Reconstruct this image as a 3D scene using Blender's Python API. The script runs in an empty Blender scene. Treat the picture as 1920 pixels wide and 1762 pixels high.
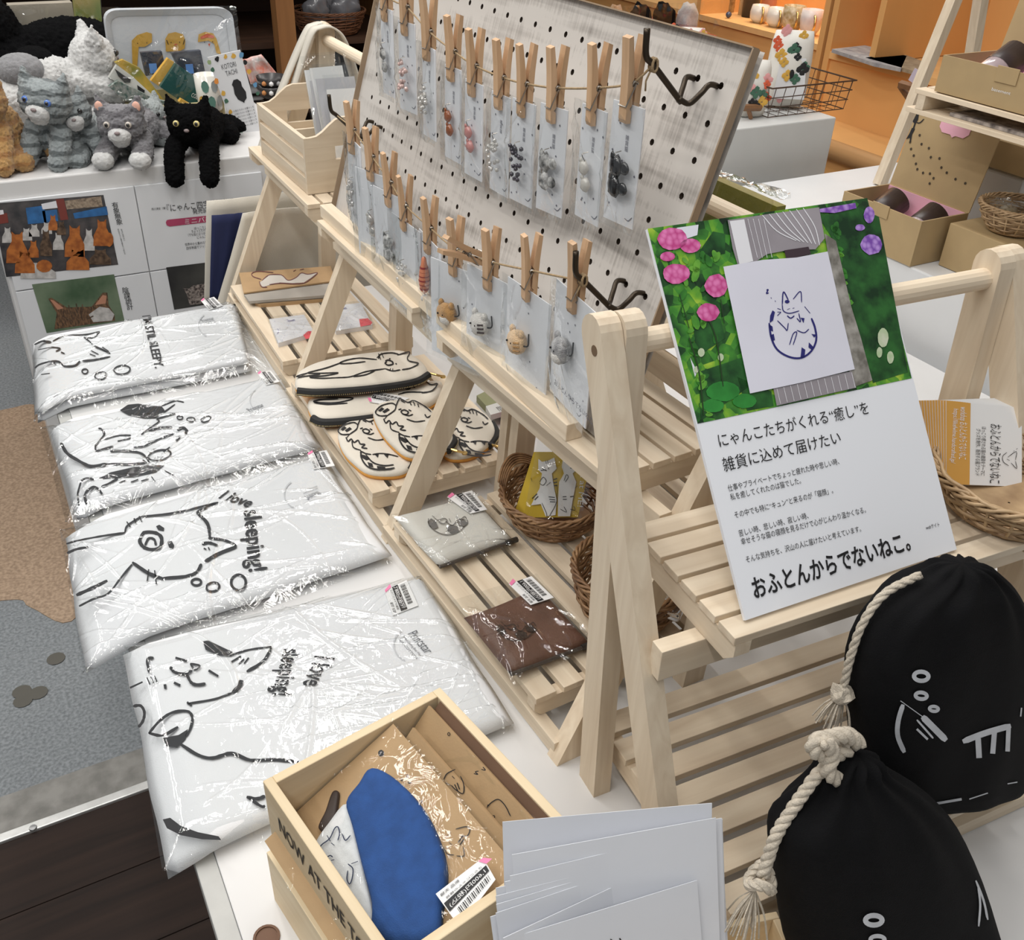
import bpy, bmesh, math, random
from mathutils import Vector, Matrix, noise
random.seed(7)
SC = bpy.context.scene
COL = SC.collection
R = math.radians
# ---------------------------------------------------------------- camera
# World axes follow the shop: X runs along the short side of the table, Y along the row of racks.
FPX, CX, CY = 1808.7, 960.0, 881.2
EYE = Vector((0, 0, 1.49))
RT = Vector((0.87670, -0.47980, 0.03449)); UP = Vector((0.23997, 0.49837, 0.83309)); FW = Vector((0.41690, 0.72210, -0.55206))
cd = bpy.data.cameras.new('camera'); cam = bpy.data.objects.new('camera', cd); COL.objects.link(cam)
cd.sensor_fit = 'HORIZONTAL'; cd.sensor_width = 36; cd.lens = 36 * FPX / 1920; cd.clip_start = .02; cd.clip_end = 60
m3 = Matrix((RT, UP, -FW)).transposed(); cam.matrix_world = Matrix.Translation(EYE) @ m3.to_4x4()
SC.camera = cam
# ---------------------------------------------------------------- light
w = bpy.data.worlds.new('shop_light'); SC.world = w; w.use_nodes = True
w.node_tree.nodes['Background'].inputs[0].default_value = (.95, .98, 1, 1)
w.node_tree.nodes['Background'].inputs[1].default_value = .24
def area(name, loc, sx, sy, power, col=(1, .97, .93), rot=(0, 0, 0)):
    d = bpy.data.lights.new(name, 'AREA'); d.shape = 'RECTANGLE'; d.size = sx; d.size_y = sy; d.energy = power; d.color = col
    o = bpy.data.objects.new(name, d); COL.objects.link(o); o.location = loc; o.rotation_euler = rot
    return o
for (x, y, p) in [(-1.5, .6, 14), (-1.0, 1.6, 16), (-.5, .2, 11), (-.45, 2.7, 13), (.1, 1.3, 10), (.7, 2.4, 11), (.75, .4, 7), (1.4, 1.5, 10), (2.1, 2.4, 11), (2.7, 3.6, 11), (-1.2, 3.5, 10), (-.6, -1.0, 10)]:
    area('ceiling_lamp', (x, y, 2.9), .09, 1.2, p)
area('cabinet_lamp', (2.95, 2.9, 1.88), .25, .9, 9, (1, .8, .55))
SC.view_settings.view_transform = 'Standard'; SC.view_settings.look = 'None'; SC.view_settings.exposure = 0.0; SC.view_settings.gamma = 1
SC.cycles.transparent_max_bounces = 24
# ---------------------------------------------------------------- survey helpers: where a sight line meets a known plane
def ray(u, v): return RT * ((u - CX) / FPX) - UP * ((v - CY) / FPX) + FW
def P(u, v, z): d = ray(u, v); return EYE + d * ((z - EYE.z) / d.z)
def PX(u, v, x): d = ray(u, v); return EYE + d * (x / d.x)
def PY(u, v, y): d = ray(u, v); return EYE + d * (y / d.y)
def PN(u, v, q, n): d = ray(u, v); return EYE + d * (((q - EYE).dot(n)) / d.dot(n))
# ---------------------------------------------------------------- materials
MATS = {}
def nodes(name):
    m = bpy.data.materials.new(name); m.use_nodes = True; nt = m.node_tree
    return m, nt, nt.nodes['Principled BSDF']
def mat(name, col=(.8, .8, .8), rough=.5, metal=0, spec=.5, var=0, vs=20, bump=0, bs=200, col2=None, stretch=(1, 1, 1), emit=0, coat=0, sheen=0, alpha=1):
    """plain procedural surface: two close tones mixed by noise, optional fine relief"""
    if name in MATS: return MATS[name]
    m, nt, b = nodes(name); N = nt.nodes; L = nt.links
    b.inputs['Roughness'].default_value = rough; b.inputs['Metallic'].default_value = metal
    b.inputs['Specular IOR Level'].default_value = spec; b.inputs['Coat Weight'].default_value = coat
    b.inputs['Sheen Weight'].default_value = sheen
    tc = N.new('ShaderNodeTexCoord'); mp = N.new('ShaderNodeMapping'); mp.inputs['Scale'].default_value = stretch
    L.new(tc.outputs['Object'], mp.inputs['Vector'])
    n1 = N.new('ShaderNodeTexNoise'); n1.inputs['Scale'].default_value = vs; n1.inputs['Detail'].default_value = 5; L.new(mp.outputs[0], n1.inputs['Vector'])
    c2 = col2 or tuple(max(0, c * (1 - var)) for c in col)
    cr = N.new('ShaderNodeValToRGB'); e = cr.color_ramp.elements
    e[0].position = .35; e[1].position = .65; e[0].color = (*c2, 1); e[1].color = (*col, 1)
    L.new(n1.outputs['Fac'], cr.inputs['Fac']); L.new(cr.outputs[0], b.inputs['Base Color'])
    if bump:
        n2 = N.new('ShaderNodeTexNoise'); n2.inputs['Scale'].default_value = bs; n2.inputs['Detail'].default_value = 4; L.new(mp.outputs[0], n2.inputs['Vector'])
        bp = N.new('ShaderNodeBump'); bp.inputs['Strength'].default_value = bump; bp.inputs['Distance'].default_value = .002
        L.new(n2.outputs['Fac'], bp.inputs['Height']); L.new(bp.outputs[0], b.inputs['Normal'])
    if emit: b.inputs['Emission Color'].default_value = (*col, 1); b.inputs['Emission Strength'].default_value = emit
    MATS[name] = m; return m
def wood(name, light, dark, axis=0, scale=1.0, rough=.55, contrast=.3, coat=0):
    """grain stretched along one local axis; each board gets its own offset"""
    if name in MATS: return MATS[name]
    m, nt, b = nodes(name); N = nt.nodes; L = nt.links
    b.inputs['Roughness'].default_value = rough; b.inputs['Specular IOR Level'].default_value = .35; b.inputs['Coat Weight'].default_value = coat
    tc = N.new('ShaderNodeTexCoord'); mp = N.new('ShaderNodeMapping'); oi = N.new('ShaderNodeObjectInfo')
    s = [90 * scale] * 3; s[axis] = 5 * scale; mp.inputs['Scale'].default_value = s
    ad = N.new('ShaderNodeVectorMath'); ad.operation = 'ADD'; ml = N.new('ShaderNodeMath'); ml.operation = 'MULTIPLY'; ml.inputs[1].default_value = 7.3
    L.new(oi.outputs['Random'], ml.inputs[0]); L.new(tc.outputs['Object'], ad.inputs[0]); L.new(ml.outputs[0], ad.inputs[1]); L.new(ad.outputs[0], mp.inputs['Vector'])
    n1 = N.new('ShaderNodeTexNoise'); n1.inputs['Scale'].default_value = 1; n1.inputs['Detail'].default_value = 6; n1.inputs['Distortion'].default_value = .6; L.new(mp.outputs[0], n1.inputs['Vector'])
    cr = N.new('ShaderNodeValToRGB'); e = cr.color_ramp.elements; e[0].position = .5 - contrast; e[1].position = .5 + contrast * .7
    e[0].color = (*dark, 1); e[1].color = (*light, 1); L.new(n1.outputs['Fac'], cr.inputs['Fac'])
    hv = N.new('ShaderNodeHueSaturation'); mv = N.new('ShaderNodeMapRange'); mv.inputs['To Min'].default_value = .9; mv.inputs['To Max'].default_value = 1.06
    L.new(oi.outputs['Random'], mv.inputs['Value']); L.new(mv.outputs[0], hv.inputs['Value']); L.new(cr.outputs[0], hv.inputs['Color']); L.new(hv.outputs[0], b.inputs['Base Color'])
    bp = N.new('ShaderNodeBump'); bp.inputs['Strength'].default_value = .12; bp.inputs['Distance'].default_value = .001; L.new(n1.outputs['Fac'], bp.inputs['Height']); L.new(bp.outputs[0], b.inputs['Normal'])
    MATS[name] = m; return m
def film(name='film', tint=(.97, .98, .98), base=.11, rough=.035, bump=.2, bs=60):
    """clear cellophane: lets light through, mirrors the lamps at its wrinkles"""
    if name in MATS: return MATS[name]
    m = bpy.data.materials.new(name); m.use_nodes = True; nt = m.node_tree; N = nt.nodes; L = nt.links; N.clear()
    out = N.new('ShaderNodeOutputMaterial'); mix = N.new('ShaderNodeMixShader'); tr = N.new('ShaderNodeBsdfTransparent'); gl = N.new('ShaderNodeBsdfGlossy')
    tr.inputs[0].default_value = (*tint, 1); gl.inputs['Roughness'].default_value = rough
    fr = N.new('ShaderNodeLayerWeight'); fr.inputs['Blend'].default_value = .5; pw = N.new('ShaderNodeMath'); pw.operation = 'POWER'; pw.inputs[1].default_value = 4; mr = N.new('ShaderNodeMath'); mr.operation = 'MULTIPLY_ADD'; mr.inputs[1].default_value = .85; mr.inputs[2].default_value = base; mr.use_clamp = True
    tc = N.new('ShaderNodeTexCoord'); n = N.new('ShaderNodeTexNoise'); n.inputs['Scale'].default_value = bs; n.inputs['Detail'].default_value = 3; n.inputs['Distortion'].default_value = 1.2
    bp = N.new('ShaderNodeBump'); bp.inputs['Strength'].default_value = bump; bp.inputs['Distance'].default_value = .004
    L.new(tc.outputs['Object'], n.inputs['Vector']); L.new(n.outputs['Fac'], bp.inputs['Height']); L.new(bp.outputs[0], gl.inputs['Normal']); L.new(bp.outputs[0], fr.inputs['Normal'])
    L.new(fr.outputs['Facing'], pw.inputs[0]); L.new(pw.outputs[0], mr.inputs[0]); L.new(mr.outputs[0], mix.inputs[0]); L.new(tr.outputs[0], mix.inputs[1]); L.new(gl.outputs[0], mix.inputs[2]); L.new(mix.outputs[0], out.inputs[0])
    MATS[name] = m; return m
# ---------------------------------------------------------------- objects
MW = {}
def tag(o, label=None, cat=None, group=None, kind=None):
    if label: o['label'] = label
    if cat: o['category'] = cat
    if group: o['group'] = group
    if kind: o['kind'] = kind
    return o
def thing(name, label, cat, loc=(0, 0, 0), rz=0, group=None, rot=None):
    o = bpy.data.objects.new(name, None); COL.objects.link(o); o.empty_display_size = .02
    o.location = loc; o.rotation_euler = rot if rot else (0, 0, rz)
    MW[o] = Matrix.Translation(Vector(loc)) @ o.rotation_euler.to_matrix().to_4x4()
    return tag(o, label, cat, group)
def obj(name, bm, m, parent=None, local=True, smooth=False, sub=0, solid=0):
    """links one mesh; local=False means the shape was made in world coordinates"""
    if isinstance(bm, bmesh.types.BMesh):
        me = bpy.data.meshes.new(name); bmesh.ops.recalc_face_normals(bm, faces=bm.faces)
        bm.to_mesh(me); bm.free()
    else: me = bm
    if m:
        for k in (m if isinstance(m, (list, tuple)) else [m]): me.materials.append(k)
    if smooth: me.polygons.foreach_set('use_smooth', [True] * len(me.polygons))
    o = bpy.data.objects.new(name, me); COL.objects.link(o)
    if parent:
        o.parent = parent
        if not local: me.transform(world(parent).inverted())
        MW[o] = world(parent).copy()
    else:
        MW[o] = Matrix()
    if sub: s = o.modifiers.new('sub', 'SUBSURF'); s.levels = s.render_levels = sub
    if solid: s = o.modifiers.new('thick', 'SOLIDIFY'); s.thickness = solid; s.offset = 0
    return o
def world(o): return MW.get(o, Matrix())
def solo(name, bm, m, label, cat, group=None, base=None, **k):
    """a thing that is one mesh, its origin moved to its base"""
    o = obj(name, bm, m, **k); me = o.data
    if base is None:
        vs = [v.co for v in me.vertices]; base = Vector(((min(v.x for v in vs) + max(v.x for v in vs)) / 2, (min(v.y for v in vs) + max(v.y for v in vs)) / 2, min(v.z for v in vs)))
    base = Vector(base); me.transform(Matrix.Translation(-base)); o.location = base; MW[o] = Matrix.Translation(base)
    return tag(o, label, cat, group)
def struct(name, bm, m, parent=None, **k):
    o = obj(name, bm, m, parent, **k); o['kind'] = 'structure'; return o
def copy_tree(src, loc=None, rz=None, label=None, parent=None, rot=None):
    o = src.copy(); COL.objects.link(o)
    if parent: o.parent = parent
    if loc is not None: o.location = loc
    if rot is not None: o.rotation_euler = rot
    elif rz is not None: o.rotation_euler = (0, 0, rz)
    if label: o['label'] = label
    for ch in [c for c in bpy.data.objects if c.parent == src]: copy_tree(ch, parent=o)
    MW[o] = Matrix.Translation(o.location) @ o.rotation_euler.to_matrix().to_4x4()
    return o
# ---------------------------------------------------------------- shapes
def BM(): return bmesh.new()
def box(bm, c, s, mtx=None, bev=0, mi=0):
    r = bmesh.ops.create_cube(bm, size=1, matrix=Matrix.Translation(Vector(c)) @ Matrix.Diagonal((*s, 1)))
    vs = r['verts']
    if bev:
        es = list({e for v in vs for e in v.link_edges}); n = bmesh.ops.bevel(bm, geom=es, offset=bev, segments=2, affect='EDGES', profile=.5)
        vs = list({v for f in n['faces'] for v in f.verts} | {v for v in vs if v.is_valid})
    if mtx is not None: bmesh.ops.transform(bm, matrix=mtx, verts=vs)
    if mi:
        for v in vs:
            for f in v.link_faces: f.material_index = mi
    return vs
def bx(x0, x1, y0, y1, z0, z1, bev=0, bm=None):
    bm = bm or BM(); box(bm, ((x0 + x1) / 2, (y0 + y1) / 2, (z0 + z1) / 2), (abs(x1 - x0), abs(y1 - y0), abs(z1 - z0)), bev=bev); return bm
def tube(bm, pts, r, seg=8, cap=True, closed=False, flat=1):
    pts = [Vector(p) for p in pts]; n = len(pts); rings = []; up = None
    for i, p in enumerate(pts):
        a = pts[i - 1] if (i > 0 or closed) else p; b = pts[(i + 1) % n] if (i < n - 1 or closed) else p
        t = (b - a).normalized() if (b - a).length > 1e-9 else Vector((0, 0, 1))
        if up is None: up = t.orthogonal().normalized()
        up = (up - t * up.dot(t)).normalized() if (up - t * up.dot(t)).length > 1e-6 else t.orthogonal().normalized()
        si = t.cross(up); rr = r[i] if isinstance(r, (list, tuple)) else r
        rings.append([bm.verts.new(p + up * (math.cos(2 * math.pi * k / seg) * rr) + si * (math.sin(2 * math.pi * k / seg) * rr * flat)) for k in range(seg)])
    for i in range(n if closed else n - 1):
        A, B = rings[i], rings[(i + 1) % n]
        for k in range(seg): bm.faces.new((A[k], A[(k + 1) % seg], B[(k + 1) % seg], B[k]))
    if cap and not closed: bm.faces.new(rings[0][::-1]); bm.faces.new(rings[-1])
    return bm
def lathe(bm, prof, seg=24, c=(0, 0, 0), cap0=True, cap1=False):
    c = Vector(c); rings = [[bm.verts.new(c + Vector((r * math.cos(2 * math.pi * k / seg), r * math.sin(2 * math.pi * k / seg), z))) for k in range(seg)] for r, z in prof]
    for A, B in zip(rings, rings[1:]):
        for k in range(seg): bm.faces.new((A[k], A[(k + 1) % seg], B[(k + 1) % seg], B[k]))
    if cap0: bm.faces.new(rings[0][::-1])
    if cap1: bm.faces.new(rings[-1])
    return bm
def prism(bm, pts, d, mtx=None):
    """outline pts (2-D) in XY, thickness d along +Z, then mtx"""
    f = bm.faces.new([bm.verts.new((p[0], p[1], 0)) for p in pts]); g = bmesh.ops.extrude_face_region(bm, geom=[f])
    nv = [v for v in g['geom'] if isinstance(v, bmesh.types.BMVert)]; bmesh.ops.translate(bm, vec=(0, 0, d), verts=nv)
    vs = list(f.verts) + nv if f.is_valid else nv
    vs = list({v for v in bm.verts if v.is_valid} if mtx is not None and len(bm.verts) == len(pts) * 2 else set(vs))
    if mtx is not None: bmesh.ops.transform(bm, matrix=mtx, verts=vs)
    return vs
def smoothpath(pts, n=6, closed=False):
    """Catmull-Rom through pts"""
    pts = [Vector(p) for p in pts]; out = []; N = len(pts)
    if N < 3 and not closed: return pts
    rng = range(N if closed else N - 1)
    for i in rng:
        p1, p2 = pts[i], pts[(i + 1) % N]
        p0 = pts[i - 1] if (i > 0 or closed) else p1 * 2 - p2; p3 = pts[(i + 2) % N] if (i + 2 < N or closed) else p2 * 2 - p1
        for k in range(n):
            t = k / n; out.append(.5 * ((2 * p1) + (p2 - p0) * t + (2 * p0 - 5 * p1 + 4 * p2 - p3) * t * t + (3 * p1 - p0 - 3 * p2 + p3) * t ** 3))
    if not closed: out.append(pts[-1])
    return out
def frame(o, x, y):
    """matrix with origin o, X axis x, Y axis towards y"""
    x = Vector(x).normalized(); y = Vector(y); y = (y - x * x.dot(y)).normalized(); z = x.cross(y)
    m = Matrix((x, y, z)).transposed().to_4x4(); m.translation = Vector(o); return m
# strokes: flat printed lines as thin ribbons lying on a surface given by S(u,v)->(point, normal)
def strokes(bm, lines, S, wpx=4, smooth=4, fills=(), rings=(), rough=.0):
    rnd = random.Random(3)
    for ln in lines:
        w_ = wpx
        if isinstance(ln[0], (int, float)): w_ = ln[0]; ln = ln[1:]
        pts = smoothpath([(a, b, 0) for a, b in ln], smooth) if smooth and len(ln) > 2 else [Vector((a, b, 0)) for a, b in ln]
        A = []; B = []
        for i, p in enumerate(pts):
            a = pts[max(i - 1, 0)]; b = pts[min(i + 1, len(pts) - 1)]; t = (b - a)
            t = t.normalized() if t.length > 1e-9 else Vector((1, 0, 0)); nn = Vector((-t.y, t.x, 0)) * w_ / 2 * (1 + rough * (rnd.random() - .5)) * (.65 if i in (0, len(pts) - 1) else 1)
            A.append(bm.verts.new(S(*(p + nn)[:2]))); B.append(bm.verts.new(S(*(p - nn)[:2])))
        for i in range(len(pts) - 1): bm.faces.new((A[i], A[i + 1], B[i + 1], B[i]))
    for f in fills: bm.faces.new([bm.verts.new(S(*p)) for p in f])
    for (cx, cy, rx, ry, ang, w_) in rings:
        A = []; B = []
        for k in range(20):
            t = 2 * math.pi * k / 20
            for rr, ls in ((1, A), (-1, B)):
                x = (rx + rr * w_ / 2) * math.cos(t); y = (ry + rr * w_ / 2) * math.sin(t)
                ls.append(bm.verts.new(S(cx + x * math.cos(ang) - y * math.sin(ang), cy + x * math.sin(ang) + y * math.cos(ang))))
        for k in range(20): bm.faces.new((A[k], A[(k + 1) % 20], B[(k + 1) % 20], B[k]))
    return bm
def text_mesh(body, size, mtx, align='LEFT', spacing=1, bold=0, shear=0, line=1):
    cu = bpy.data.curves.new('lettering', 'FONT'); cu.body = body; cu.size = size; cu.align_x = align; cu.space_character = spacing; cu.offset = bold; cu.shear = shear; cu.space_line = line
    cu.resolution_u = 2
    o = bpy.data.objects.new('lettering', cu); COL.objects.link(o); dg = bpy.context.evaluated_depsgraph_get()
    me = bpy.data.meshes.new_from_object(o.evaluated_get(dg)); bpy.data.objects.remove(o); bpy.data.curves.remove(cu); me.transform(mtx); me.materials.clear(); return me
def join_text(items, m, name, parent, local=True):
    """items: (body,size,matrix,kwargs) -> one printed-text part"""
    bm = BM()
    for body, size, mt, kw in items:
        me = text_mesh(body, size, mt, **kw); bm.from_mesh(me); bpy.data.meshes.remove(me)
    me = bpy.data.meshes.new(name); bm.to_mesh(me); bm.free()
    return obj(name, me, m, parent, local)

import numpy as np
def quad(A, B, C, D):
    A, B, C, D = map(Vector, (A, B, C, D)); return lambda s, t: (A * (1 - s) + B * s) * (1 - t) + (D * (1 - s) + C * s) * t
def film_sheet(parent, c4, nx=40, ny=40, n=25, amp=.0016, wid=.004, seed=0, zfun=None, m=None, name='bag', aim=None, lean=.5):
    """clear film over a four-cornered outline; creases are real ridges in the mesh"""
    rs = np.random.RandomState(seed); A, B, C, D = [np.array(p) for p in c4]
    s, t_ = np.meshgrid(np.linspace(0, 1, nx), np.linspace(0, 1, ny)); s = s.ravel(); t_ = t_.ravel()
    p = (A * (1 - s[:, None]) + B * s[:, None]) * (1 - t_[:, None]) + (D * (1 - s[:, None]) + C * s[:, None]) * t_[:, None]
    lx = np.linalg.norm(B - A); ly = np.linalg.norm(D - A); nrm = np.cross(B - A, D - A); nrm = nrm / np.linalg.norm(nrm)
    if nrm[2] < -.2 or (abs(nrm[2]) <= .2 and nrm @ (np.array(EYE) - A) < 0): nrm = -nrm
    X = s * lx; Y = t_ * ly; h = np.zeros_like(X)
    for k in range(n):
        if rs.rand() < lean:   # creases that fan out from a corner or the middle of an edge
            o = np.array([rs.choice([0, 1, .5]) * lx, rs.choice([0, 1, .5]) * ly]); a = rs.rand() * 6.28
        else: o = np.array([rs.rand() * lx, rs.rand() * ly]); a = rs.normal(0, .45) + (0 if lx > ly else 1.57)
        L_ = (.15 + rs.rand() * .55) * max(lx, ly); d = np.array([np.cos(a), np.sin(a)]); bend = rs.normal(0, .8) / max(lx, ly)
        q0 = X - o[0]; q1 = Y - o[1]; al = q0 * d[0] + q1 * d[1]; ac = q1 * d[0] - q0 * d[1] - bend * al ** 2
        fade = np.clip(al / (L_ * .12) + .3, 0, 1) * np.clip((L_ - al) / (L_ * .4), 0, 1)
        h += amp * (.4 + rs.rand()) * fade * np.clip(1 - np.abs(ac) / (wid * (.6 + rs.rand())), 0, 1)
    p = p + nrm[None, :] * h[:, None]
    if zfun: p = p + nrm[None, :] * zfun(s, t_)[:, None]
    i = np.arange(nx * ny).reshape(ny, nx); f = np.stack([i[:-1, :-1], i[:-1, 1:], i[1:, 1:], i[1:, :-1]], -1).reshape(-1, 4)
    me = bpy.data.meshes.new(name); me.from_pydata(p.tolist(), [], f.tolist())
    return obj(name, me, m or film(), parent, False, smooth=True)
def crop(x0, y0, sc): return lambda x, y: (x0 + x / sc, y0 + y / sc)
def on(K, z):
    """drawing coordinates -> points on the level plane z"""
    return lambda x, y: P(*K(x, y), z)
def text_span(body, a, b, up, m, name, parent, h=None, bold=0, lift=None, join=None):
    """lettering that runs from point a to point b, letters standing towards up"""
    me = text_mesh(body, 1, Matrix(), bold=bold); vs = [v.co for v in me.vertices]; x0 = min(v.x for v in vs); x1 = max(v.x for v in vs)
    a, b = Vector(a), Vector(b); k = (b - a).length / (x1 - x0); kh = h / .72 if h else k
    me.transform(frame(a, b - a, up) @ Matrix.Diagonal((k, kh, 1, 1)) @ Matrix.Translation((-x0, 0, 0)))
    if join is not None: join.from_mesh(me); bpy.data.meshes.remove(me); return None
    return obj(name, me, m, parent, False)
ink = mat('black_ink', (.012, .012, .014), .6); tagw = mat('tag_white', (.82, .82, .82), .5); pink = mat('tag_pink', (.85, .22, .42), .5); black = mat('matt_black', (.008, .008, .009), .7)
def plate(pts, th, nn):
    bm = BM(); nn = Vector(nn); A = [bm.verts.new(p) for p in pts]; B = [bm.verts.new(Vector(p) - nn * th) for p in pts]; n = len(A); bm.faces.new(A); bm.faces.new(B[::-1])
    for i in range(n): bm.faces.new((A[i], A[(i + 1) % n], B[(i + 1) % n], B[i]))
    return bm
def price_tag(parent, c4, price='1,600円(税込)', lift=.0004, dirn=0):
    """paper price ticket: white card, pink corner, black price bar, barcode. c4 world corners: A->B runs along the price bar"""
    A, B, C, D = map(Vector, c4); q = quad(A, B, C, D); nn = (B - A).cross(D - A).normalized()
    if nn.dot(EYE - A) < 0: nn = -nn
    t = obj('price_tag', plate((A, B, C, D), .0005, nn), tagw, parent, False)
    L1 = nn * .0007
    bm = BM(); bm.faces.new([bm.verts.new(q(*p) + L1) for p in ((-.13, .3), (0, .02), (0, .3))]); bm.faces.new([bm.verts.new(q(*p) + L1) for p in ((0, .02), (.0, .3), (.1, .02))]); obj('pink_corner', bm, pink, t, False)
    bm = BM(); bm.faces.new([bm.verts.new(q(*p) + L1) for p in ((.02, .33), (.98, .33), (.98, .58), (.02, .58))])
    for k in range(22):
        x = .08 + k * .036; bm.faces.new([bm.verts.new(q(*p) + L1) for p in ((x, .66), (x + .008 + .014 * ((k * 7) % 3) / 2, .66), (x + .008 + .014 * ((k * 7) % 3) / 2, .86), (x, .86))])
    text_span('新品 天猫', q(.55, .15) + L1, q(.95, .15) + L1, A - D, ink, 'print', t, h=(D - A).length * .09, join=bm)
    text_span('さらごにゃんの雑貨', q(.1, .29) + L1, q(.9, .29) + L1, A - D, ink, 'print', t, h=(D - A).length * .07, join=bm)
    me = bpy.data.meshes.new('print'); bm.to_mesh(me); bm.free(); obj('print', me, ink, t, False)
    text_span(price, q(.08, .535) + L1 * 1.5, q(.92, .535) + L1 * 1.5, A - D, tagw, 'price', t, h=(D - A).length * .15)
    return t

from mathutils.bvhtree import BVHTree
def drape(o, lift=.0012):
    """drawing surface: sight lines meet the mesh of object o, lifted a little off it"""
    me = o.data; W = world(o); bv = BVHTree.FromPolygons([W @ v.co for v in me.vertices], [p.vertices[:] for p in me.polygons])
    def S(u, v):
        d = ray(u, v).normalized(); h, n, i, t = bv.ray_cast(EYE, d)
        if h is None: h, n, i, t = bv.find_nearest(EYE + d * 1.0)
        return h - d * lift
    return S
def Kd(K, S): return lambda x, y: S(*K(x, y))
def rope(bm, path, r, twist=260):
    path = smoothpath(path, 10); L_ = [0]
    for a, b in zip(path, path[1:]): L_.append(L_[-1] + (b - a).length)
    for k in range(3):
        pts = []; up = None
        for i, p in enumerate(path):
            t = (path[min(i + 1, len(path) - 1)] - path[max(i - 1, 0)]).normalized(); up = t.orthogonal().normalized() if up is None else (up - t * up.dot(t)).normalized(); si = t.cross(up); a = L_[i] * twist + k * 2.094
            pts.append(p + (up * math.cos(a) + si * math.sin(a)) * r * .5)
        tube(bm, pts, r * .62, 6)
    return bm
def loft(bm, rings):
    V = [[bm.verts.new(p) for p in r] for r in rings]; n = len(V[0])
    for A, B in zip(V, V[1:]):
        for k in range(n): bm.faces.new((A[k], A[(k + 1) % n], B[(k + 1) % n], B[k]))
    bm.faces.new(V[0][::-1]); bm.faces.new(V[-1]); return bm
# ================================================================ THE SETTING
TZ = .72
white = mat('white_laminate', (.70, .695, .69), .42, var=.03, vs=6)
greyed = mat('grey_edging', (.50, .50, .48), .45, var=.12, vs=30)
grey_floor = mat('blue_grey_speckle', (.27, .29, .305), .6, col2=(.15, .165, .175), vs=160)
tan_floor = mat('tan_speckle', (.45, .325, .225), .6, col2=(.28, .195, .13), vs=140)
conc = mat('concrete', (.30, .29, .27), .75, col2=(.19, .185, .17), vs=25, bump=.3)
plank_m = wood('dark_floor_wood', (.030, .016, .011), (.011, .006, .0045), 0, .5, .75, .3)
alu = mat('threshold_metal', (.72, .72, .70), .35, .6, var=.15, vs=40)
fl = struct('floor', bx(-4, 6, 1.41, 7, -.05, 0), grey_floor)
bm = BM(); f0 = [(-.45, 2.9), (-.1, 2.89), (.0, 2.88), (.053, 2.72), (.1, 2.35), (.05, 2.0), (-.046, 1.84), (-.12, 1.93), (-.17, 1.98), (-.5, 2.05), (-.75, 2.4)]
prism(bm, [p[:2] for p in smoothpath([(a, b, 0) for a, b in f0], 5, True)], .002); obj('tan_inlay', bm, tan_floor, fl)
obj('concrete_strip', bx(-4, 6, 1.325, 1.41, -.05, .001), conc, fl)
for k in range(10):
    y1 = 1.306 - k * .15
    obj('plank', bx(-3, 3, y1 - .1485, y1, -.05, .0, .001), plank_m, fl)
spotm = mat('floor_spot', (.10, .095, .08), .7)
for (u, v) in [(105, 1235), (41, 1297), (72, 1299), (43, 1314)]:
    q = P(u, v, .001); bm = lathe(BM(), [(.018, 0), (.0185, .001), (0.0001, .0015)], 12, q); obj('floor_spot', bm, spotm, fl)
tr = struct('trim_1', bx(-4, 3, 1.306, 1.325, -.02, .006, .002), alu)
q = P(62, 1552, .006); obj('screw', lathe(BM(), [(.007, 0), (.006, .002), (.0001, .0022)], 12, q), mat('steel', (.35, .35, .35), .3, 1), tr)
wallm = mat('warm_wall', (.55, .42, .28), .8, var=.1, vs=3)
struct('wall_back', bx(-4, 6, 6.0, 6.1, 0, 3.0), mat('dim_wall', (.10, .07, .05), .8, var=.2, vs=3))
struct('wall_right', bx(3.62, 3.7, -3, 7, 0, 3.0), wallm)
# ---------------------------------------------------------------- the table
t = thing('display_table', 'low white display table with grey edging that carries racks and folded shirts', 'table', (.7, .85, 0))
obj('body', bx(.06, 1.40, -.6, 1.69, 0, TZ - .02), white, t, False)
obj('table_top', bx(.044, 1.42, -.7, 1.72, TZ - .02, TZ, .001), white, t, False)
obj('edging', bx(.026, .0438, -.7, 1.72, TZ - .035, TZ - .0015, .001), greyed, t, False)
q = P(500, 1758, TZ); b_ = obj('cable_hole', lathe(BM(), [(.011, 0), (.011, .0015), (.009, .0015), (.009, .0003), (.0001, .0003)], 20, q), mat('brown_hole', (.16, .08, .045), .6), t, False); b_['label'] = 'round brown cable hole'
# ================================================================ WOODEN RACKS
wL, wD = (.80, .69, .535), (.63, .505, .365)
woodX = wood('pale_wood_x', wL, wD, 0); woodY = wood('pale_wood_y', wL, wD, 1); woodZ = wood('pale_wood_z', wL, wD, 2)
woodE = wood('brown_wood_z', (.72, .56, .38), (.50, .35, .21), 2)
HL = .1935; YF, YA, ZA = -.176, .03, .459
def leg_mesh(y0, y1, z1, w=.0145, ext=.026):
    d = Vector((y1 - y0, z1)); L_ = d.length; d /= L_; n = Vector((-d.y, d.x)); top = Vector((y0, 0)) + d * (L_ + ext - w)
    # foot cut level with the table
    k = d.x / d.y
    def foot(s): p = Vector((y0, 0)) + n * w * s; return (p.x - k * p.y, 0)
    pts = [foot(1)]; pts += [tuple(top + n * w * math.cos(a) + d * w * math.sin(a)) for a in [math.pi * i / 8 for i in range(9)]]; pts.append(foot(-1))
    bm = BM(); prism(bm, pts, .018); bmesh.ops.transform(bm, matrix=Matrix(((0, 0, 1, 0), (1, 0, 0, 0), (0, 1, 0, 0), (0, 0, 0, 1))), verts=bm.verts)
    me = bpy.data.meshes.new('leg'); bmesh.ops.recalc_face_normals(bm, faces=bm.faces); bm.to_mesh(me); bm.free(); me.materials.append(woodZ); return me
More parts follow.
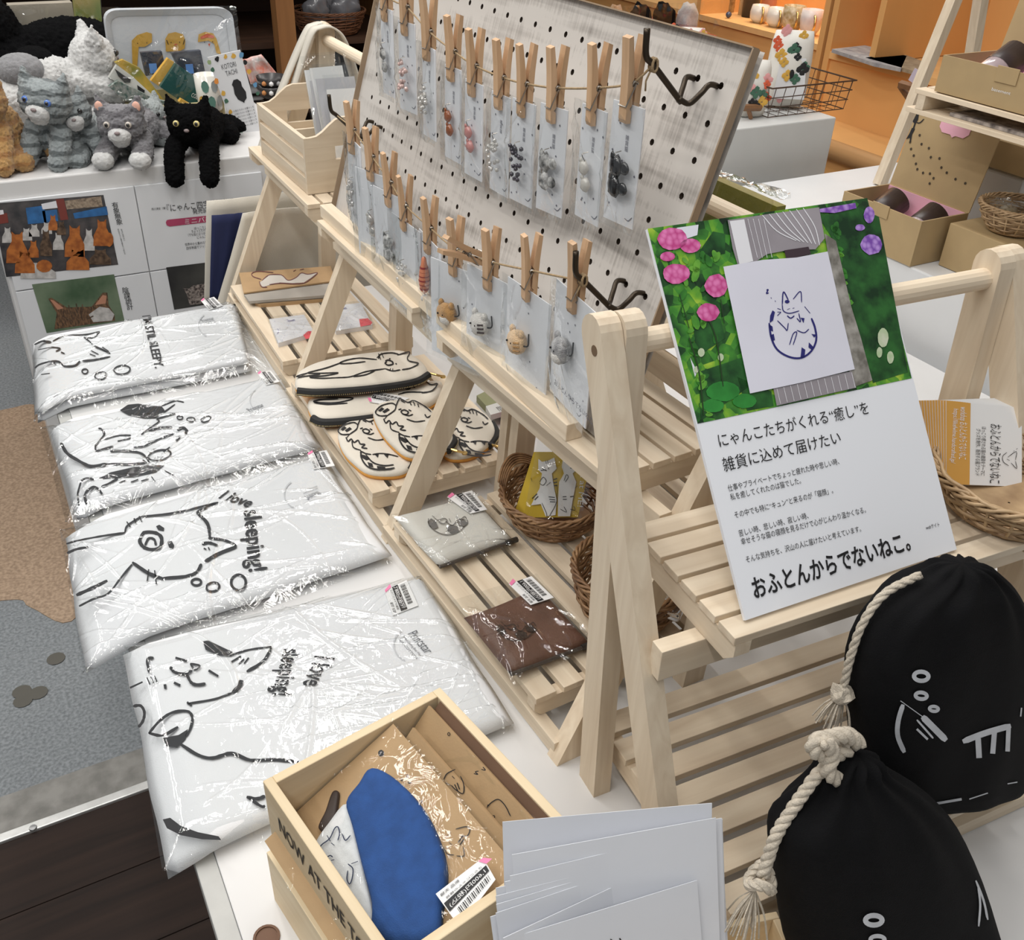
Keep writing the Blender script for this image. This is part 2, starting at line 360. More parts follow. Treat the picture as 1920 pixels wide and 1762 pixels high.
LEG_F, LEG_B = leg_mesh(YF, YA, ZA), leg_mesh(0, YA, ZA)
def mesh_of(bm, m, name):
    me = bpy.data.meshes.new(name); bmesh.ops.recalc_face_normals(bm, faces=bm.faces); bm.to_mesh(me); bm.free(); me.materials.append(m); return me
SL = .1675
SLAT_U = mesh_of(bx(-SL, SL, 0, .0205, 0, .007, .0006), woodX, 'slat'); SLAT_L = mesh_of(bx(-SL, SL, 0, .0245, 0, .008, .0006), woodX, 'slat')
def rail_mesh(y0, y1, h):
    bm = BM(); pts = [(y0, 0), (y0, -h * .55), (y0 + h * .45, -h), (y1 - h * .45, -h), (y1, -h * .55), (y1, 0)]
    prism(bm, pts, .014); bmesh.ops.transform(bm, matrix=Matrix(((0, 0, 1, 0), (1, 0, 0, 0), (0, 1, 0, 0), (0, 0, 0, 1))), verts=bm.verts); return mesh_of(bm, woodY, 'rail')
RAIL_U, RAIL_L = rail_mesh(-.127, .022, .022), rail_mesh(-.189, .037, .020)
BAR = mesh_of(bx(-HL - .010, HL + .010, 0, .014, 0, .030, .0006), woodX, 'crossbar')
BAR_B = mesh_of(bx(-HL + .0185, HL - .0185, 0, .014, 0, .030, .0006), woodX, 'crossbar')
ZU, ZL = .296, .0485
def ob(name, me, parent, loc=(0, 0, 0)):
    o = bpy.data.objects.new(name, me); COL.objects.link(o); o.parent = parent; o.location = loc; MW[o] = world(parent) @ Matrix.Translation(loc); return o
def rack(loc, rz, label, far_leg=True, near_out=0):
    t = thing('folding_rack', label, 'rack', loc, rz, 'folding slatted racks on the table')
    for s in (-1, 1):
        
        if s > 0 or far_leg: ob('leg', LEG_F, t, (s * (HL + .0095) - .009 + (near_out if s > 0 else 0), 0, 0))
        ob('leg', LEG_B, t, (s * (HL - .009) - .009, 0, 0))
        ob('rail', RAIL_U, t, (s * (SL - .009) - .007, 0, ZU - .007)); ob('rail', RAIL_L, t, (s * (SL - .009) - .007, 0, ZL - .008))
    for s in (-1, 1):
        bm = lathe(BM(), [(.0042, 0), (.0042, .0006)], 12, (0, 0, 0), True, True); bmesh.ops.rotate(bm, verts=bm.verts, matrix=Matrix.Rotation(R(90), 3, 'Y')); obj('dowel_hole', bm, mat('hole_brown', (.16, .10, .055), .8), t).location = (s * (HL + .0188), YA - .002, ZA)
    bm = tube(BM(), [(-HL - .012, 0, 0), (HL + .012, 0, 0)], .0095, 16); obj('dowel', bm, woodX, t, smooth=False).location = (0, YA, ZA)
    for i in range(6): ob('slat', SLAT_U, t, (0, -.127 + i * .0249, ZU - .007))
    for i in range(7): ob('slat', SLAT_L, t, (0, -.189 + i * .0335, ZL - .008))
    ob('crossbar', BAR, t, (0, YF + (ZU - .045) * (YA - YF) / ZA - .0305, ZU - .060)); ob('crossbar', BAR_B, t, (0, .0165, ZU - .060))
    b2 = ob('crossbar', BAR, t, (0, YF - .0125, .001)); b2.scale.z = .62
    return t
rack1 = rack((.556, 1.543, TZ), R(-91.1), 'pale wood folding rack carrying the slatted crate and card packs', True, 0)
rack2 = rack((.544, 1.142, TZ), R(-89.9), 'pale wood folding rack whose low shelf holds the cat-shaped pouches', False, .004)
rack3 = rack((.550, .744, TZ), R(-87.8), 'pale wood folding rack whose low shelf holds the leather pouches and two baskets', False, .003)
rackR = rack((.573, .475, TZ), R(-4), 'pale wood folding rack with the upright poster and black drawstring bags')
rack4 = rack((.684, .812, TZ), R(90), 'pale wood folding rack standing back to back behind the pegboard')
# ================================================================ PEGBOARD
Q0 = Vector((.454, .606, TZ + .298)); EY = Vector((0, 1, 0)); ET = Vector((.0985, 0, .334)).normalized(); EN = Vector((-ET.z, 0, ET.x))  # along, up, outward
def brd(s, tt, w_=0): return Q0 + EY * s + ET * tt + EN * w_
pegm, nt, b = nodes('grey_oak_print'); N = nt.nodes; L = nt.links; b.inputs['Roughness'].default_value = .55
tc = N.new('ShaderNodeTexCoord'); mp = N.new('ShaderNodeMapping'); mp.inputs['Scale'].default_value = (7, 160, 7); L.new(tc.outputs['Object'], mp.inputs[0])
mp2 = N.new('ShaderNodeMapping'); mp2.inputs['Scale'].default_value = (30, 5, 60); L.new(tc.outputs['Object'], mp2.inputs[0])
n1 = N.new('ShaderNodeTexNoise'); n1.inputs['Scale'].default_value = 1; n1.inputs['Detail'].default_value = 7; L.new(mp2.outputs[0], n1.inputs['Vector'])
n2 = N.new('ShaderNodeTexNoise'); n2.inputs['Scale'].default_value = 2.5; n2.inputs['Detail'].default_value = 4; L.new(mp.outputs[0], n2.inputs['Vector'])
n3 = N.new('ShaderNodeTexNoise'); n3.inputs['Scale'].default_value = 7; L.new(tc.outputs['Object'], n3.inputs['Vector'])
cr = N.new('ShaderNodeValToRGB'); e = cr.color_ramp.elements; e[0].position = .25; e[0].color = (.17, .145, .125, 1); e[1].position = .53; e[1].color = (.60, .565, .525, 1)
mx = N.new('ShaderNodeMix'); mx.data_type = 'FLOAT'; mx.inputs[0].default_value = .32; L.new(n1.outputs['Fac'], mx.inputs[2]); L.new(n2.outputs['Fac'], mx.inputs[3])
ad = N.new('ShaderNodeMath'); ad.operation = 'MULTIPLY_ADD'; ad.inputs[1].default_value = .35; L.new(n3.outputs['Fac'], ad.inputs[0]); ad.inputs[2].default_value = -.15
a2 = N.new('ShaderNodeMath'); L.new(mx.outputs[0], a2.inputs[0]); L.new(ad.outputs[0], a2.inputs[1]); L.new(a2.outputs[0], cr.inputs['Fac']); L.new(cr.outputs[0], b.inputs['Base Color'])
pb = thing('pegboard', 'grey wood-print pegboard leaning on the racks behind rows of clipped cards', 'pegboard', tuple(Q0), 0)
bm = BM(); W_, H_, TH = .73, .352, .007; xs = [0] + [.012 + .03 * k for k in range(0, 24)] + [W_]; ys = [0] + [.005 + .03 * k for k in range(0, 12)] + [H_]
def pv(s, tt, back): return bm.verts.new(ET * tt + EY * s + EN * (0 if not back else -TH))
for i in range(len(xs) - 1):
    for j in range(len(ys) - 1):
        x0, x1, y0, y1 = xs[i], xs[i + 1], ys[j], ys[j + 1]
        if 0 < i < len(xs) - 2 and 0 < j < len(ys) - 2:
            cx_, cy_ = (x0 + x1) / 2, (y0 + y1) / 2; sq = [(x1, cy_), (x1, y1), (cx_, y1), (x0, y1), (x0, cy_), (x0, y0), (cx_, y0), (x1, y0)]
            rng = [(cx_ + .003 * math.cos(a * math.pi / 4), cy_ + .003 * math.sin(a * math.pi / 4)) for a in range(8)]
            F_ = [[pv(*p, bk) for p in sq] for bk in (0, 1)]; G_ = [[pv(*p, bk) for p in rng] for bk in (0, 1)]
            for k in range(8):
                k2 = (k + 1) % 8; bm.faces.new((F_[0][k], F_[0][k2], G_[0][k2], G_[0][k])); bm.faces.new((F_[1][k2], F_[1][k], G_[1][k], G_[1][k2])); bm.faces.new((G_[0][k], G_[0][k2], G_[1][k2], G_[1][k])).material_index = 1
        else:
            for bk in (0, 1): bm.faces.new([pv(*p, bk) for p in ((x0, y0), (x1, y0), (x1, y1), (x0, y1))])
bmesh.ops.remove_doubles(bm, verts=bm.verts, dist=1e-5)
obj('panel', bm, [pegm, mat('hole_wall_shade', (.05, .035, .025), .9)], pb)  # hole walls: hardboard brown, with the dimness behind the board painted in
bm = BM()
for (a, c, s_) in (((-.0008, H_ / 2), (.0016, H_ + .001), 0), ((W_ + .0008, H_ / 2), (.0016, H_ + .001), 0), ((W_ / 2, H_ + .0006), (W_, .0012), 0)):
    box(bm, (a[0], a[1], -TH / 2), (c[0], c[1], TH + .0004), frame((0, 0, 0), EY, ET) if True else None)
obj('edge_band', bm, mat('hardboard_edge', (.36, .26, .17), .7, var=.15), pb)
lb = thing('stop_bar', 'long square wooden bar on the rack shelves in front of the pegboard foot', 'bar', (.435, .98, TZ + ZU))
obj('bar', bx(-.009, .009, -.34, .34, 0, .018, .0008), woodY, lb)
# ================================================================ FOLDED SHIRTS IN CLEAR BAGS
shirt_m = mat('white_cotton', (.78, .79, .81), .9, var=.03, vs=8, bump=.25, bs=900, sheen=.2)
KA, KB, KC = crop(30, 540, 3.6226), crop(100, 830, 2.909), crop(220, 1050, 2.526)
def slab(c4, z0, z1, nx=36, ny=26, seed=1, wav=.0012, droop=True):
    """folded cloth: rounded edges, gentle waves, left end drooping over the table edge"""
    q = quad(*[Vector((p.x, p.y, 0)) for p in c4]); bm = BM(); top = []; bot = []
    for j in range(ny + 1):
        ra = []; rb = []
        for i in range(nx + 1):
            s, t_ = i / nx, j / ny; p = q(s, t_); e = min(s * nx, (1 - s) * nx, t_ * ny, (1 - t_) * ny) ; k = min(1, e / 2.0); k = math.sqrt(max(0, 1 - (1 - k) ** 2))
            wob = noise.noise((p.x * 18 + seed, p.y * 18, 0)) * wav + noise.noise((p.x * 60, p.y * 60, seed)) * wav * .3
            p.x += .003 * noise.noise((p.y * 14, seed, 0)) * (1 - min(1, e / 3)); p.y += .003 * noise.noise((p.x * 14, seed, 5)) * (1 - min(1, e / 3))
            dr = -max(0, .045 - p.x) * .35 if droop else 0
            mid = (z0 + z1) / 2
            ra.append(bm.verts.new((p.x, p.y, mid + (z1 - mid) * k + wob * k + dr))); rb.append(bm.verts.new((p.x, p.y, mid - (mid - z0) * k + dr)) if e > 0 else ra[-1])
        top.append(ra); bot.append(rb)
    for j in range(ny):
        for i in range(nx):
            bm.faces.new((top[j][i], top[j][i + 1], top[j + 1][i + 1], top[j + 1][i]))
            g = (bot[j][i], bot[j + 1][i], bot[j + 1][i + 1], bot[j][i + 1])
            if len(set(g)) == 4 and not all(a in top[j] + top[j + 1] for a in g): bm.faces.new(g)
    return bm
def shirt(label, px4, zt, K, lines, fills, rings, texts, tag4, price, seed, bagpx, layers=1, neck=None, wpx=9):
    c4 = [P(u, v, TZ + zt) for u, v in px4]; ctr = sum(c4, Vector()) / 4; c4 = [ctr + (p - ctr) * 1.035 for p in c4]
    t = thing('folded_shirt', label, 'shirt', (ctr.x, ctr.y, TZ), 0, 'bagged white shirts along the table edge')
    h = zt / layers
    for k in range(layers): obj('shirt' if k == layers - 1 else 'folded_layer', slab(c4, TZ + h * k + .001, TZ + h * (k + 1), seed=seed + k), shirt_m, t, False, smooth=True)
    zi = TZ + zt + .0016; S = on(K, zi); bm = strokes(BM(), lines, S, wpx, 5, fills, rings, .35); obj('print', bm, mat('shirt_ink', (.022, .023, .026), .8), t, False)
    bm = BM()
    for body, a, b, up, hh in texts: text_span(body, S(*a), S(*b), S(*up) - S(*a), ink, 'lettering', t, h=hh, bold=.022, join=bm)
    me = bpy.data.meshes.new('lettering'); bm.to_mesh(me); bm.free(); obj('lettering', me, MATS['shirt_ink'], t, False)
    if neck:
        c, a, b, up = neck; bm = BM(); Sn = on(K, zi); pts = [Sn(c[0] + r_ * math.cos(th) * 1.0, c[1] + r_ * math.sin(th) * .9) for r_ in (95, 88) for th in [2.0 + i * .19 for i in range(12)]]
        vs = [bm.verts.new(p) for p in pts]
        for i in range(11): bm.faces.new((vs[i], vs[i + 1], vs[i + 13], vs[i + 12]))
        obj('collar_seam', bm, mat('seam_grey', (.60, .61, .63), .9), t, False)
        bm = BM(); text_span('Printstar', Sn(*a), Sn(*b), Sn(*up) - Sn(*a), ink, 'x', t, h=.012, join=bm)
        d = (Sn(*up) - Sn(*a)).normalized()
        text_span('Printed Clothing Basic Wear', Sn(*a) - d * .007, Sn(*b) - d * .007, d, ink, 'x', t, h=.003, join=bm); text_span('100% COTTON', Sn(*a) - d * .013, Sn(*b) - d * .013, d, ink, 'x', t, h=.003, join=bm)
        me = bpy.data.meshes.new('neck_print'); bm.to_mesh(me); bm.free(); obj('neck_print', me, mat('faded_ink', (.12, .13, .15), .7), t, False)
    if tag4: price_tag(t, [P(*K(*p), zi + .0006) for p in tag4], price)
    b4 = [P(u, v, TZ + zt + .003) for u, v in bagpx]
    def drop(s, t_):
        e = np.minimum(np.minimum(s * 14, (1 - s) * 14), np.minimum(t_ * 10, (1 - t_) * 10)); return -(zt - .004) * (1 - np.clip(e, 0, 1)) ** 1.5 * .8
    film_sheet(t, b4, 250, 190, 105, .0030, .0024, seed, drop, lean=.5)
    return t
shirt('folded white shirt reading SLEEPY with thought bubbles, beside the cat photo panels', [(63, 630), (436, 566), (462, 672), (66, 748)], .030, KA,
    [[(250, 360), (330, 325), (480, 315), (570, 295)], [(570, 295), (530, 335), (465, 337)], [(460, 335), (490, 355), (520, 385)], [12, (530, 395), (580, 415), (640, 445)], [(510, 425), (560, 450)], [(500, 447), (540, 462)], [(585, 400), (630, 430)],
     [10, (450, 495), (540, 485), (640, 465)], [12, (435, 495), (400, 525), (330, 530), (290, 500), (240, 495)], [14, (125, 385), (180, 362), (240, 368)], [12, (128, 545), (160, 520), (240, 500), (275, 525)], [(240, 400), (300, 410), (270, 430)], [14, (305, 435), (330, 445)], [12, (170, 588), (230, 580)], [(150, 420), (250, 400)]],
    [], [(468, 565, 20, 16, 0, 9), (575, 595, 40, 25, -.2, 10), (720, 555, 55, 30, -.1, 10)],
    [("I'M STIL SLEEPY.", (858, 190), (945, 545), (920, 180), .014)], [(1255, 85), (1310, 150), (1405, 120), (1345, 60)], '2,800円(税込)', 11,
    [(55, 630), (440, 552), (505, 672), (58, 772)], 2, ((1330, 250), (1270, 230), (1350, 210), (1262, 170)))
shirt('folded white shirt with the dark-eared cat washing its paw', [(97, 786), (515, 703), (592, 826), (147, 946)], .021, KA,
    [[(990, 800), (1080, 767), (1140, 775)], [(1085, 850), (1000, 875), (955, 888), (972, 905), (910, 950), (850, 995)], [(890, 850), (930, 862), (990, 850), (1080, 790)], [14, (570, 950), (600, 990), (575, 1030), (540, 1075), (545, 1108)], [14, (540, 1108), (600, 1092), (660, 1075)],
     [12, (600, 1030), (690, 1003), (780, 1000)], [12, (690, 1040), (780, 1020)], [14, (640, 1110), (720, 1105), (830, 1115), (885, 1150), (905, 1190)], [15, (800, 1082), (870, 1075)], [12, (870, 1075), (960, 1030), (1070, 990)], [15, (900, 970), (990, 947), (1060, 945)], [20, (1095, 965), (1130, 948), (1160, 968), (1150, 990)], [15, (1120, 1010), (1085, 1040)],
     [14, (1000, 1112), (1045, 1080)], [22, (305, 1050), (345, 1120), (420, 1170), (510, 1210), (620, 1195)], [14, (620, 1195), (800, 1195), (880, 1185)], [18, (580, 1350), (640, 1325), (690, 1292)], [14, (440, 1310), (480, 1292), (530, 1300)], [14, (440, 1320), (420, 1400), (428, 1478)], [18, (478, 1470), (470, 1400), (520, 1352), (560, 1368), (585, 1400)],
     [16, (860, 1165), (890, 1190)], [11, (1010, 1240), (1070, 1272)], [12, (700, 1320), (750, 1305)], [12, (780, 1318), (830, 1300)], [12, (850, 1310), (900, 1295)], [10, (920, 1280), (945, 1315)], [16, (560, 950), (590, 970)]],
    [[(705, 830), (760, 792), (830, 785), (920, 800), (990, 803), (1010, 830), (950, 883), (870, 885), (760, 860)], [(550, 1300), (640, 1252), (800, 1215), (900, 1203), (1010, 1203), (950, 1250), (800, 1282), (640, 1292)]],
    [(1113, 880, 20, 12, 0, 8), (1188, 893, 28, 15, 0, 8), (1290, 890, 34, 18, -.35, 9), (975, 1135, 78, 34, -.2, 12)], [],
    [(1640, 580), (1700, 660), (1790, 635), (1730, 560)], '2,800円(税込)', 12, [(72, 790), (530, 690), (608, 842), (120, 968)], 1, ((1680, 760), (1590, 840), (1690, 800), (1575, 780)))
shirt('folded white shirt with the big cat face and words I love sleeping, bubbles rising', [(122, 978), (598, 853), (722, 1030), (158, 1214)], .021, KB,
    [[11, (70, 552), (130, 535), (250, 512), (390, 490)], [14, (75, 602), (130, 580), (190, 570)], [(390, 490), (405, 450), (480, 402)], [12, (400, 430), (420, 460)], [12, (440, 412), (452, 440)], [12, (468, 400), (482, 430)], [10, (480, 402), (620, 388), (720, 370), (820, 345), (900, 325)], [14, (780, 380), (840, 350), (890, 327)],
     [17, (780, 380), (840, 440), (855, 520)], [14, (845, 520), (930, 530), (1000, 562)], [17, (1000, 566), (900, 605), (825, 648)], [16, (808, 660), (780, 705), (720, 728), (600, 738)], [19, (600, 742), (520, 712), (430, 652)], [11, (520, 690), (512, 755)], [11, (552, 695), (562, 772)], [12, (430, 662), (370, 735), (300, 822), (220, 852), (140, 892)], [20, (295, 752), (220, 790), (125, 832)],
     [18, (478, 510), (500, 488), (560, 492), (590, 520), (582, 570), (540, 582), (495, 570), (472, 540), (478, 510)], [13, (500, 560), (520, 522), (550, 528), (560, 560)], [15, (810, 552), (850, 545), (895, 560)], [11, (845, 570), (852, 585)], [11, (820, 575), (835, 582)]],
    [[(560, 455), (578, 447), (605, 465), (602, 482), (572, 476)], [(620, 542), (645, 535), (660, 560), (655, 580), (632, 572)]], [(780, 760, 26, 18, 0, 13), (870, 787, 36, 24, -.2, 13), (1010, 762, 40, 42, 0, 15)],
    [('I love', (900, 300), (1062, 352), (955, 240), .02), ('sleeping!', (1040, 372), (1068, 705), (1140, 365), .022)], [(1385, 60), (1420, 145), (1535, 125), (1490, 40)], '2,800円(税込)', 13, [(108, 980), (606, 838), (735, 1040), (152, 1248)], 1, ((1350, 280), (1368, 290), (1448, 262), (1395, 360)))
shirt('folded white shirt with the stretched cat, lying beside the wooden box', [(236, 1205), (788, 1078), (952, 1342), (318, 1602)], .021, KC,
    [[(540, 450), (620, 425), (730, 410)], [14, (730, 415), (690, 480), (612, 528)], [12, (585, 455), (540, 482)], [12, (600, 468), (572, 495)], [10, (622, 462), (600, 490)], [22, (588, 568), (578, 600), (545, 628)], [10, (545, 628), (460, 658), (330, 680)], [14, (330, 672), (352, 690)], [14, (275, 462), (330, 478)], [17, (432, 522), (478, 550)], [9, (345, 490), (390, 500), (368, 520), (345, 490)],
     [14, (250, 505), (270, 530), (318, 540), (355, 522)], [14, (328, 540), (350, 580), (380, 590), (418, 585)], [18, (225, 588), (228, 610)], [18, (268, 580), (298, 594)], [14, (172, 462), (142, 472), (152, 535)], [9, (140, 555), (155, 590)], [9, (158, 552), (172, 585)], [9, (175, 548), (188, 578)], [14, (60, 605), (120, 577)], [14, (75, 692), (110, 690), (128, 720), (122, 760), (100, 792)],
     [13, (148, 822), (200, 762), (260, 722), (330, 715), (355, 745), (345, 800), (318, 842)], [14, (150, 820), (215, 830), (288, 790)], [16, (300, 872), (380, 922), (450, 937), (540, 915), (630, 947), (740, 945), (860, 955)], [16, (612, 1122), (660, 1130), (700, 1118)], [14, (620, 1125), (680, 1165), (700, 1165)]],
    [[(405, 385), (430, 380), (550, 437), (540, 456), (480, 452), (418, 425)], [(335, 800), (290, 828), (215, 842), (232, 882), (282, 887), (322, 850)], [(215, 1228), (250, 1220), (300, 1258), (380, 1288), (480, 1308), (492, 1326), (400, 1322), (300, 1303), (235, 1270)]], [],
    [('I love', (938, 452), (878, 592), (1000, 475), .022), ('sleeping!', (790, 420), (735, 640), (850, 440), .02)], [(1265, 145), (1305, 262), (1425, 215), (1370, 95)], '2,800円(税込)', 14, [(228, 1195), (800, 1060), (965, 1350), (300, 1618)], 1, ((1400, 400), (1375, 350), (1460, 445), (1440, 320)))
# ================================================================ GOODS ON THE ROW OF RACKS
kraft = mat('kraft_card', (.46, .30, .155), .75, var=.08, vs=40, bump=.1, bs=500)
cream = mat('cream_canvas', (.76, .71, .62), .9, var=.04, vs=30, bump=.35, bs=1400)
orange = mat('orange_lining', (.72, .34, .07), .8, var=.08)
gold = mat('brass', (.75, .52, .2), .3, 1); zipb = mat('zip_black', (.012, .012, .012), .7)
SHZ = TZ + ZL
KD, KE, KF = crop(430, 440, 3.525), crop(430, 280, 4.005), crop(700, 780, 3.0)
def puff(pts, z0, z1, rings=((1, .35), (.985, .7), (.94, .9), (.82, .98), (.5, 1), (.15, 1))):
    """soft flat cushion over an outline: low rim, nearly level top"""
    pts = [Vector((p.x, p.y, 0)) for p in smoothpath(pts, 4, True)]; c = sum(pts, Vector()) / len(pts); n = len(pts); bm = BM(); prev = None
    lo = [bm.verts.new((c + (p - c) * .97) + Vector((0, 0, z0))) for p in pts]; bm.faces.new(lo[::-1]); prev = lo
    for sc_, hz in rings:
        cur = [bm.verts.new(c + (p - c) * sc_ + Vector((0, 0, z0 + (z1 - z0) * hz))) for p in pts]
        for i in range(n): bm.faces.new((prev[i], prev[(i + 1) % n], cur[(i + 1) % n], cur[i]))
        prev = cur
    bm.faces.new(prev); return bm
def pouch(label, K, out, z0, h, lines, fills=(), zip_seg=None, tag4=None, price='', wpx=8, rings=()):
    S1 = on(K, z0 + h); w_ = [S1(*p) for p in out]; c = sum(w_, Vector()) / len(w_)
    t = thing('cat_pouch', label, 'pouch', (c.x, c.y, z0), 0, 'cat-print zip pouches')
    obj('body', puff(w_, z0 + .004, z0 + h), cream, t, False, smooth=True)
    obj('lining', puff([c + (p - c) * 1.0 for p in w_], z0, z0 + .006, ((1.0, .5), (.99, 1), (.9, 1))), orange, t, False, smooth=True)
    bm = strokes(BM(), lines, on(K, z0 + h + .0008), wpx, 5, fills, rings, .3); obj('print', bm, ink, t, False)
    if zip_seg:
        z_ = smoothpath([on(K, z0 + h)(*p) for p in zip_seg], 8); z_ = [Vector((p.x, p.y, z0 + h * .52)) + Vector((p.x - c.x, p.y - c.y, 0)).normalized() * .0015 for p in z_]; zp = obj('zipper', tube(BM(), z_, h * .36, 8), zipb, t, False)
        bm = BM()
        for i in range(len(z_) - 1):
            for k in range(3):
                p = z_[i].lerp(z_[i + 1], k / 3); d = (z_[i + 1] - z_[i]).normalized(); o = d.cross(Vector((0, 0, 1))); o = o if o.dot(EYE - p) > 0 else -o
                box(bm, (0, 0, 0), (.0011, .0022, .0016), frame(p + o * (h * .35) + Vector((0, 0, -.001)), d, o))
        obj('zipper_teeth', bm, mat('zip_teeth', (.45, .36, .2), .35, .8), zp, False)
        e = z_[-1]; bm = tube(BM(), [e + Vector((.004, 0, .002)), e + Vector((.01, -.008, .002)), e + Vector((.018, -.013, .0))], .0018, 6); lathe(bm, [(.004, 0), (.004, .002)], 10, e + Vector((.018, -.014, -.001)), True, True); obj('zipper_pull', bm, gold, t, False)
    if tag4: price_tag(t, [P(*K(*p), z0 + h + .002) for p in tag4], price)
    return t
long1 = [(432, 935), (480, 872), (640, 815), (900, 772), (1130, 752), (1230, 790), (1300, 850), (1308, 900), (1200, 945), (900, 985), (600, 1005), (455, 1000)]
catlong = [[(975, 825), (860, 815), (770, 830), (730, 850), (800, 850), (900, 838)], [(740, 845), (640, 880), (520, 912), (600, 915), (720, 912), (640, 930), (530, 940), (600, 948), (700, 945)], [(520, 912), (440, 938), (540, 930), (600, 920)], [(700, 945), (800, 938), (900, 905), (1030, 885)], [(820, 938), (900, 925), (960, 900)],
    [(985, 820), (1000, 790), (1070, 780), (1120, 790)], [(1110, 795), (1190, 775), (1175, 815)], [(1175, 815), (1190, 835), (1250, 850), (1200, 880), (1140, 892)], [(1030, 885), (1080, 900), (1130, 892)], [(975, 815), (995, 790)], [(1000, 825), (985, 785)], [(1020, 815), (1005, 780)], [10, (1030, 835), (1050, 828), (1075, 838), (1080, 855), (1050, 862), (1030, 850), (1040, 838)], [10, (1055, 820), (1065, 818)], [12, (1098, 850), (1106, 856)], [(1065, 882), (1060, 900)], [(1080, 884), (1080, 900)]]
pouch('long cream pouch with a stretched-out cat, uppermost of the zip pair', KD, long1, SHZ + .0195, .018, catlong, zip_seg=[(455, 1000), (600, 1008), (900, 988), (1200, 947), (1308, 895)])
long2 = [(515, 1085), (600, 1050), (900, 1010), (1200, 985), (1390, 950), (1405, 990), (1385, 1050), (1250, 1120), (900, 1180), (640, 1205), (550, 1175)]
pouch('long cream pouch lying under the other stretched-cat pouch, tag on top', KD, long2, SHZ, .019, [[(640, 1075), (820, 1080), (700, 1110), (560, 1105), (600, 1090), (720, 1085)], [(560, 1108), (650, 1120), (780, 1112)], [(1115, 1055), (1180, 1040), (1280, 1040)], [(1290, 960), (1330, 990), (1375, 985), (1340, 1030), (1270, 1045)], [10, (1155, 1000), (1190, 995), (1195, 1015), (1165, 1018), (1155, 1000)], [12, (1215, 1005), (1228, 1010)]],
    zip_seg=[(555, 1180), (640, 1206), (900, 1182), (1250, 1122)], tag4=[(925, 1105), (1080, 1130), (1190, 1080), (960, 1030)], price='1,800円(税込)')
def curl(dx, dy, s=1):
    """sleeping striped cat: lines and filled stripes"""
    f = lambda *p: [(dx + a * s, dy + b * s) for a, b in p]
    return [f((150, 65), (120, 50), (60, 65), (25, 95), (22, 115), (50, 130), (95, 128)), f((95, 128), (140, 95), (150, 65), (165, 30), (180, 25), (225, 45), (262, 35), (330, 70), (370, 105)), [10] + f((235, 42), (246, 64)), [10] + f((258, 40), (268, 66)), [10] + f((285, 52), (292, 76)), [9] + f((180, 35), (205, 48)), [11] + f((164, 92), (182, 86)), [11] + f((228, 92), (244, 100)), [9] + f((178, 102), (200, 93), (226, 106), (215, 122), (192, 118), (178, 102)), f((200, 122), (230, 129), (256, 120)), f((215, 150), (270, 167), (332, 160)), [9] + f((70, 148), (85, 175), (105, 160), (125, 182), (150, 168), (165, 192), (196, 196), (176, 216), (212, 222)), f((95, 128), (76, 150)), f((110, 172), (120, 215), (170, 235)), [10] + f((168, 240), (175, 290), (212, 340), (272, 360), (350, 358), (392, 350)), [9] + f((200, 262), (250, 315), (320, 335), (386, 330)), f((168, 240), (200, 255), (238, 262)), f((245, 262), (300, 255), (360, 262), (415, 276)), f((330, 120), (345, 140), (370, 128))], \
        [f((35, 98), (60, 76), (75, 86), (50, 103)), f((62, 103), (95, 81), (110, 93), (75, 113)), f((172, 262), (194, 266), (228, 292), (205, 300), (180, 285)), f((212, 312), (245, 322), (252, 346), (222, 340)), f((275, 337), (330, 345), (332, 357), (278, 354)), f((258, 260), (288, 257), (282, 284)), f((318, 258), (352, 261), (346, 288))]
o1 = [(718, 1285), (800, 1215), (960, 1195), (1090, 1285), (1205, 1450), (1185, 1535), (1080, 1568), (920, 1556), (820, 1490), (742, 1400)]
L1, F1 = curl(700, 1190, 1.0); pouch('curled-cat oval pouch at the rack front, overlapped by its neighbour', KD, o1, SHZ, .014, L1, F1, zip_seg=[(1150, 1380), (1200, 1460), (1180, 1530)])
o3 = [(1420, 1190), (1500, 1135), (1610, 1130), (1700, 1175), (1755, 1260), (1740, 1345), (1650, 1420), (1540, 1455), (1430, 1440), (1360, 1330)]
L3, F3 = curl(1360, 1120, .95); pouch('curled-cat oval pouch deeper on the shelf behind the rack leg', KD, o3, SHZ, .014, L3, F3, zip_seg=[(1735, 1225), (1760, 1290), (1710, 1370)])
o2 = [(948, 1155), (1000, 1098), (1150, 1078), (1320, 1132), (1470, 1265), (1475, 1360), (1400, 1420), (1200, 1448), (1085, 1380), (992, 1270)]
L2, F2 = curl(945, 1060, 1.05); pouch('curled-cat oval pouch resting on top of two others', KD, o2, SHZ + .0145, .014, L2, F2, zip_seg=[(1420, 1280), (1480, 1330), (1440, 1400)])
# ---------------------------------------------------------------- card packs on the far rack
def flat_pack(name, label, cat, K, c4, z0, h, m, parts=(), bag=True, group=None, seed=0, edge=None, mar=.006):
    c = [P(*K(*p), z0 + h) for p in c4]; ctr = sum(c, Vector()) / 4; t = thing(name, label, cat, (ctr.x, ctr.y, z0), 0, group)
    lo = [Vector((p.x, p.y, z0)) for p in c]; bm = BM(); A = [bm.verts.new(p) for p in lo]; B = [bm.verts.new(p) for p in c]; bm.faces.new(A[::-1]); bm.faces.new(B)
    for i in range(4): bm.faces.new((A[i], A[(i + 1) % 4], B[(i + 1) % 4], B[i]))
    obj('stack' if h > .006 else 'card', bm, m, t, False)
    if edge: obj('cover', BMquad([p + Vector((0, 0, .0004)) for p in c]), edge, t, False)
    if bag:
        c2 = [ctr + (p - ctr) * 1.12 + Vector((0, 0, .0015)) for p in c]; film_sheet(t, c2, 36, 36, 16, .0016, .004, seed)
    return t, c
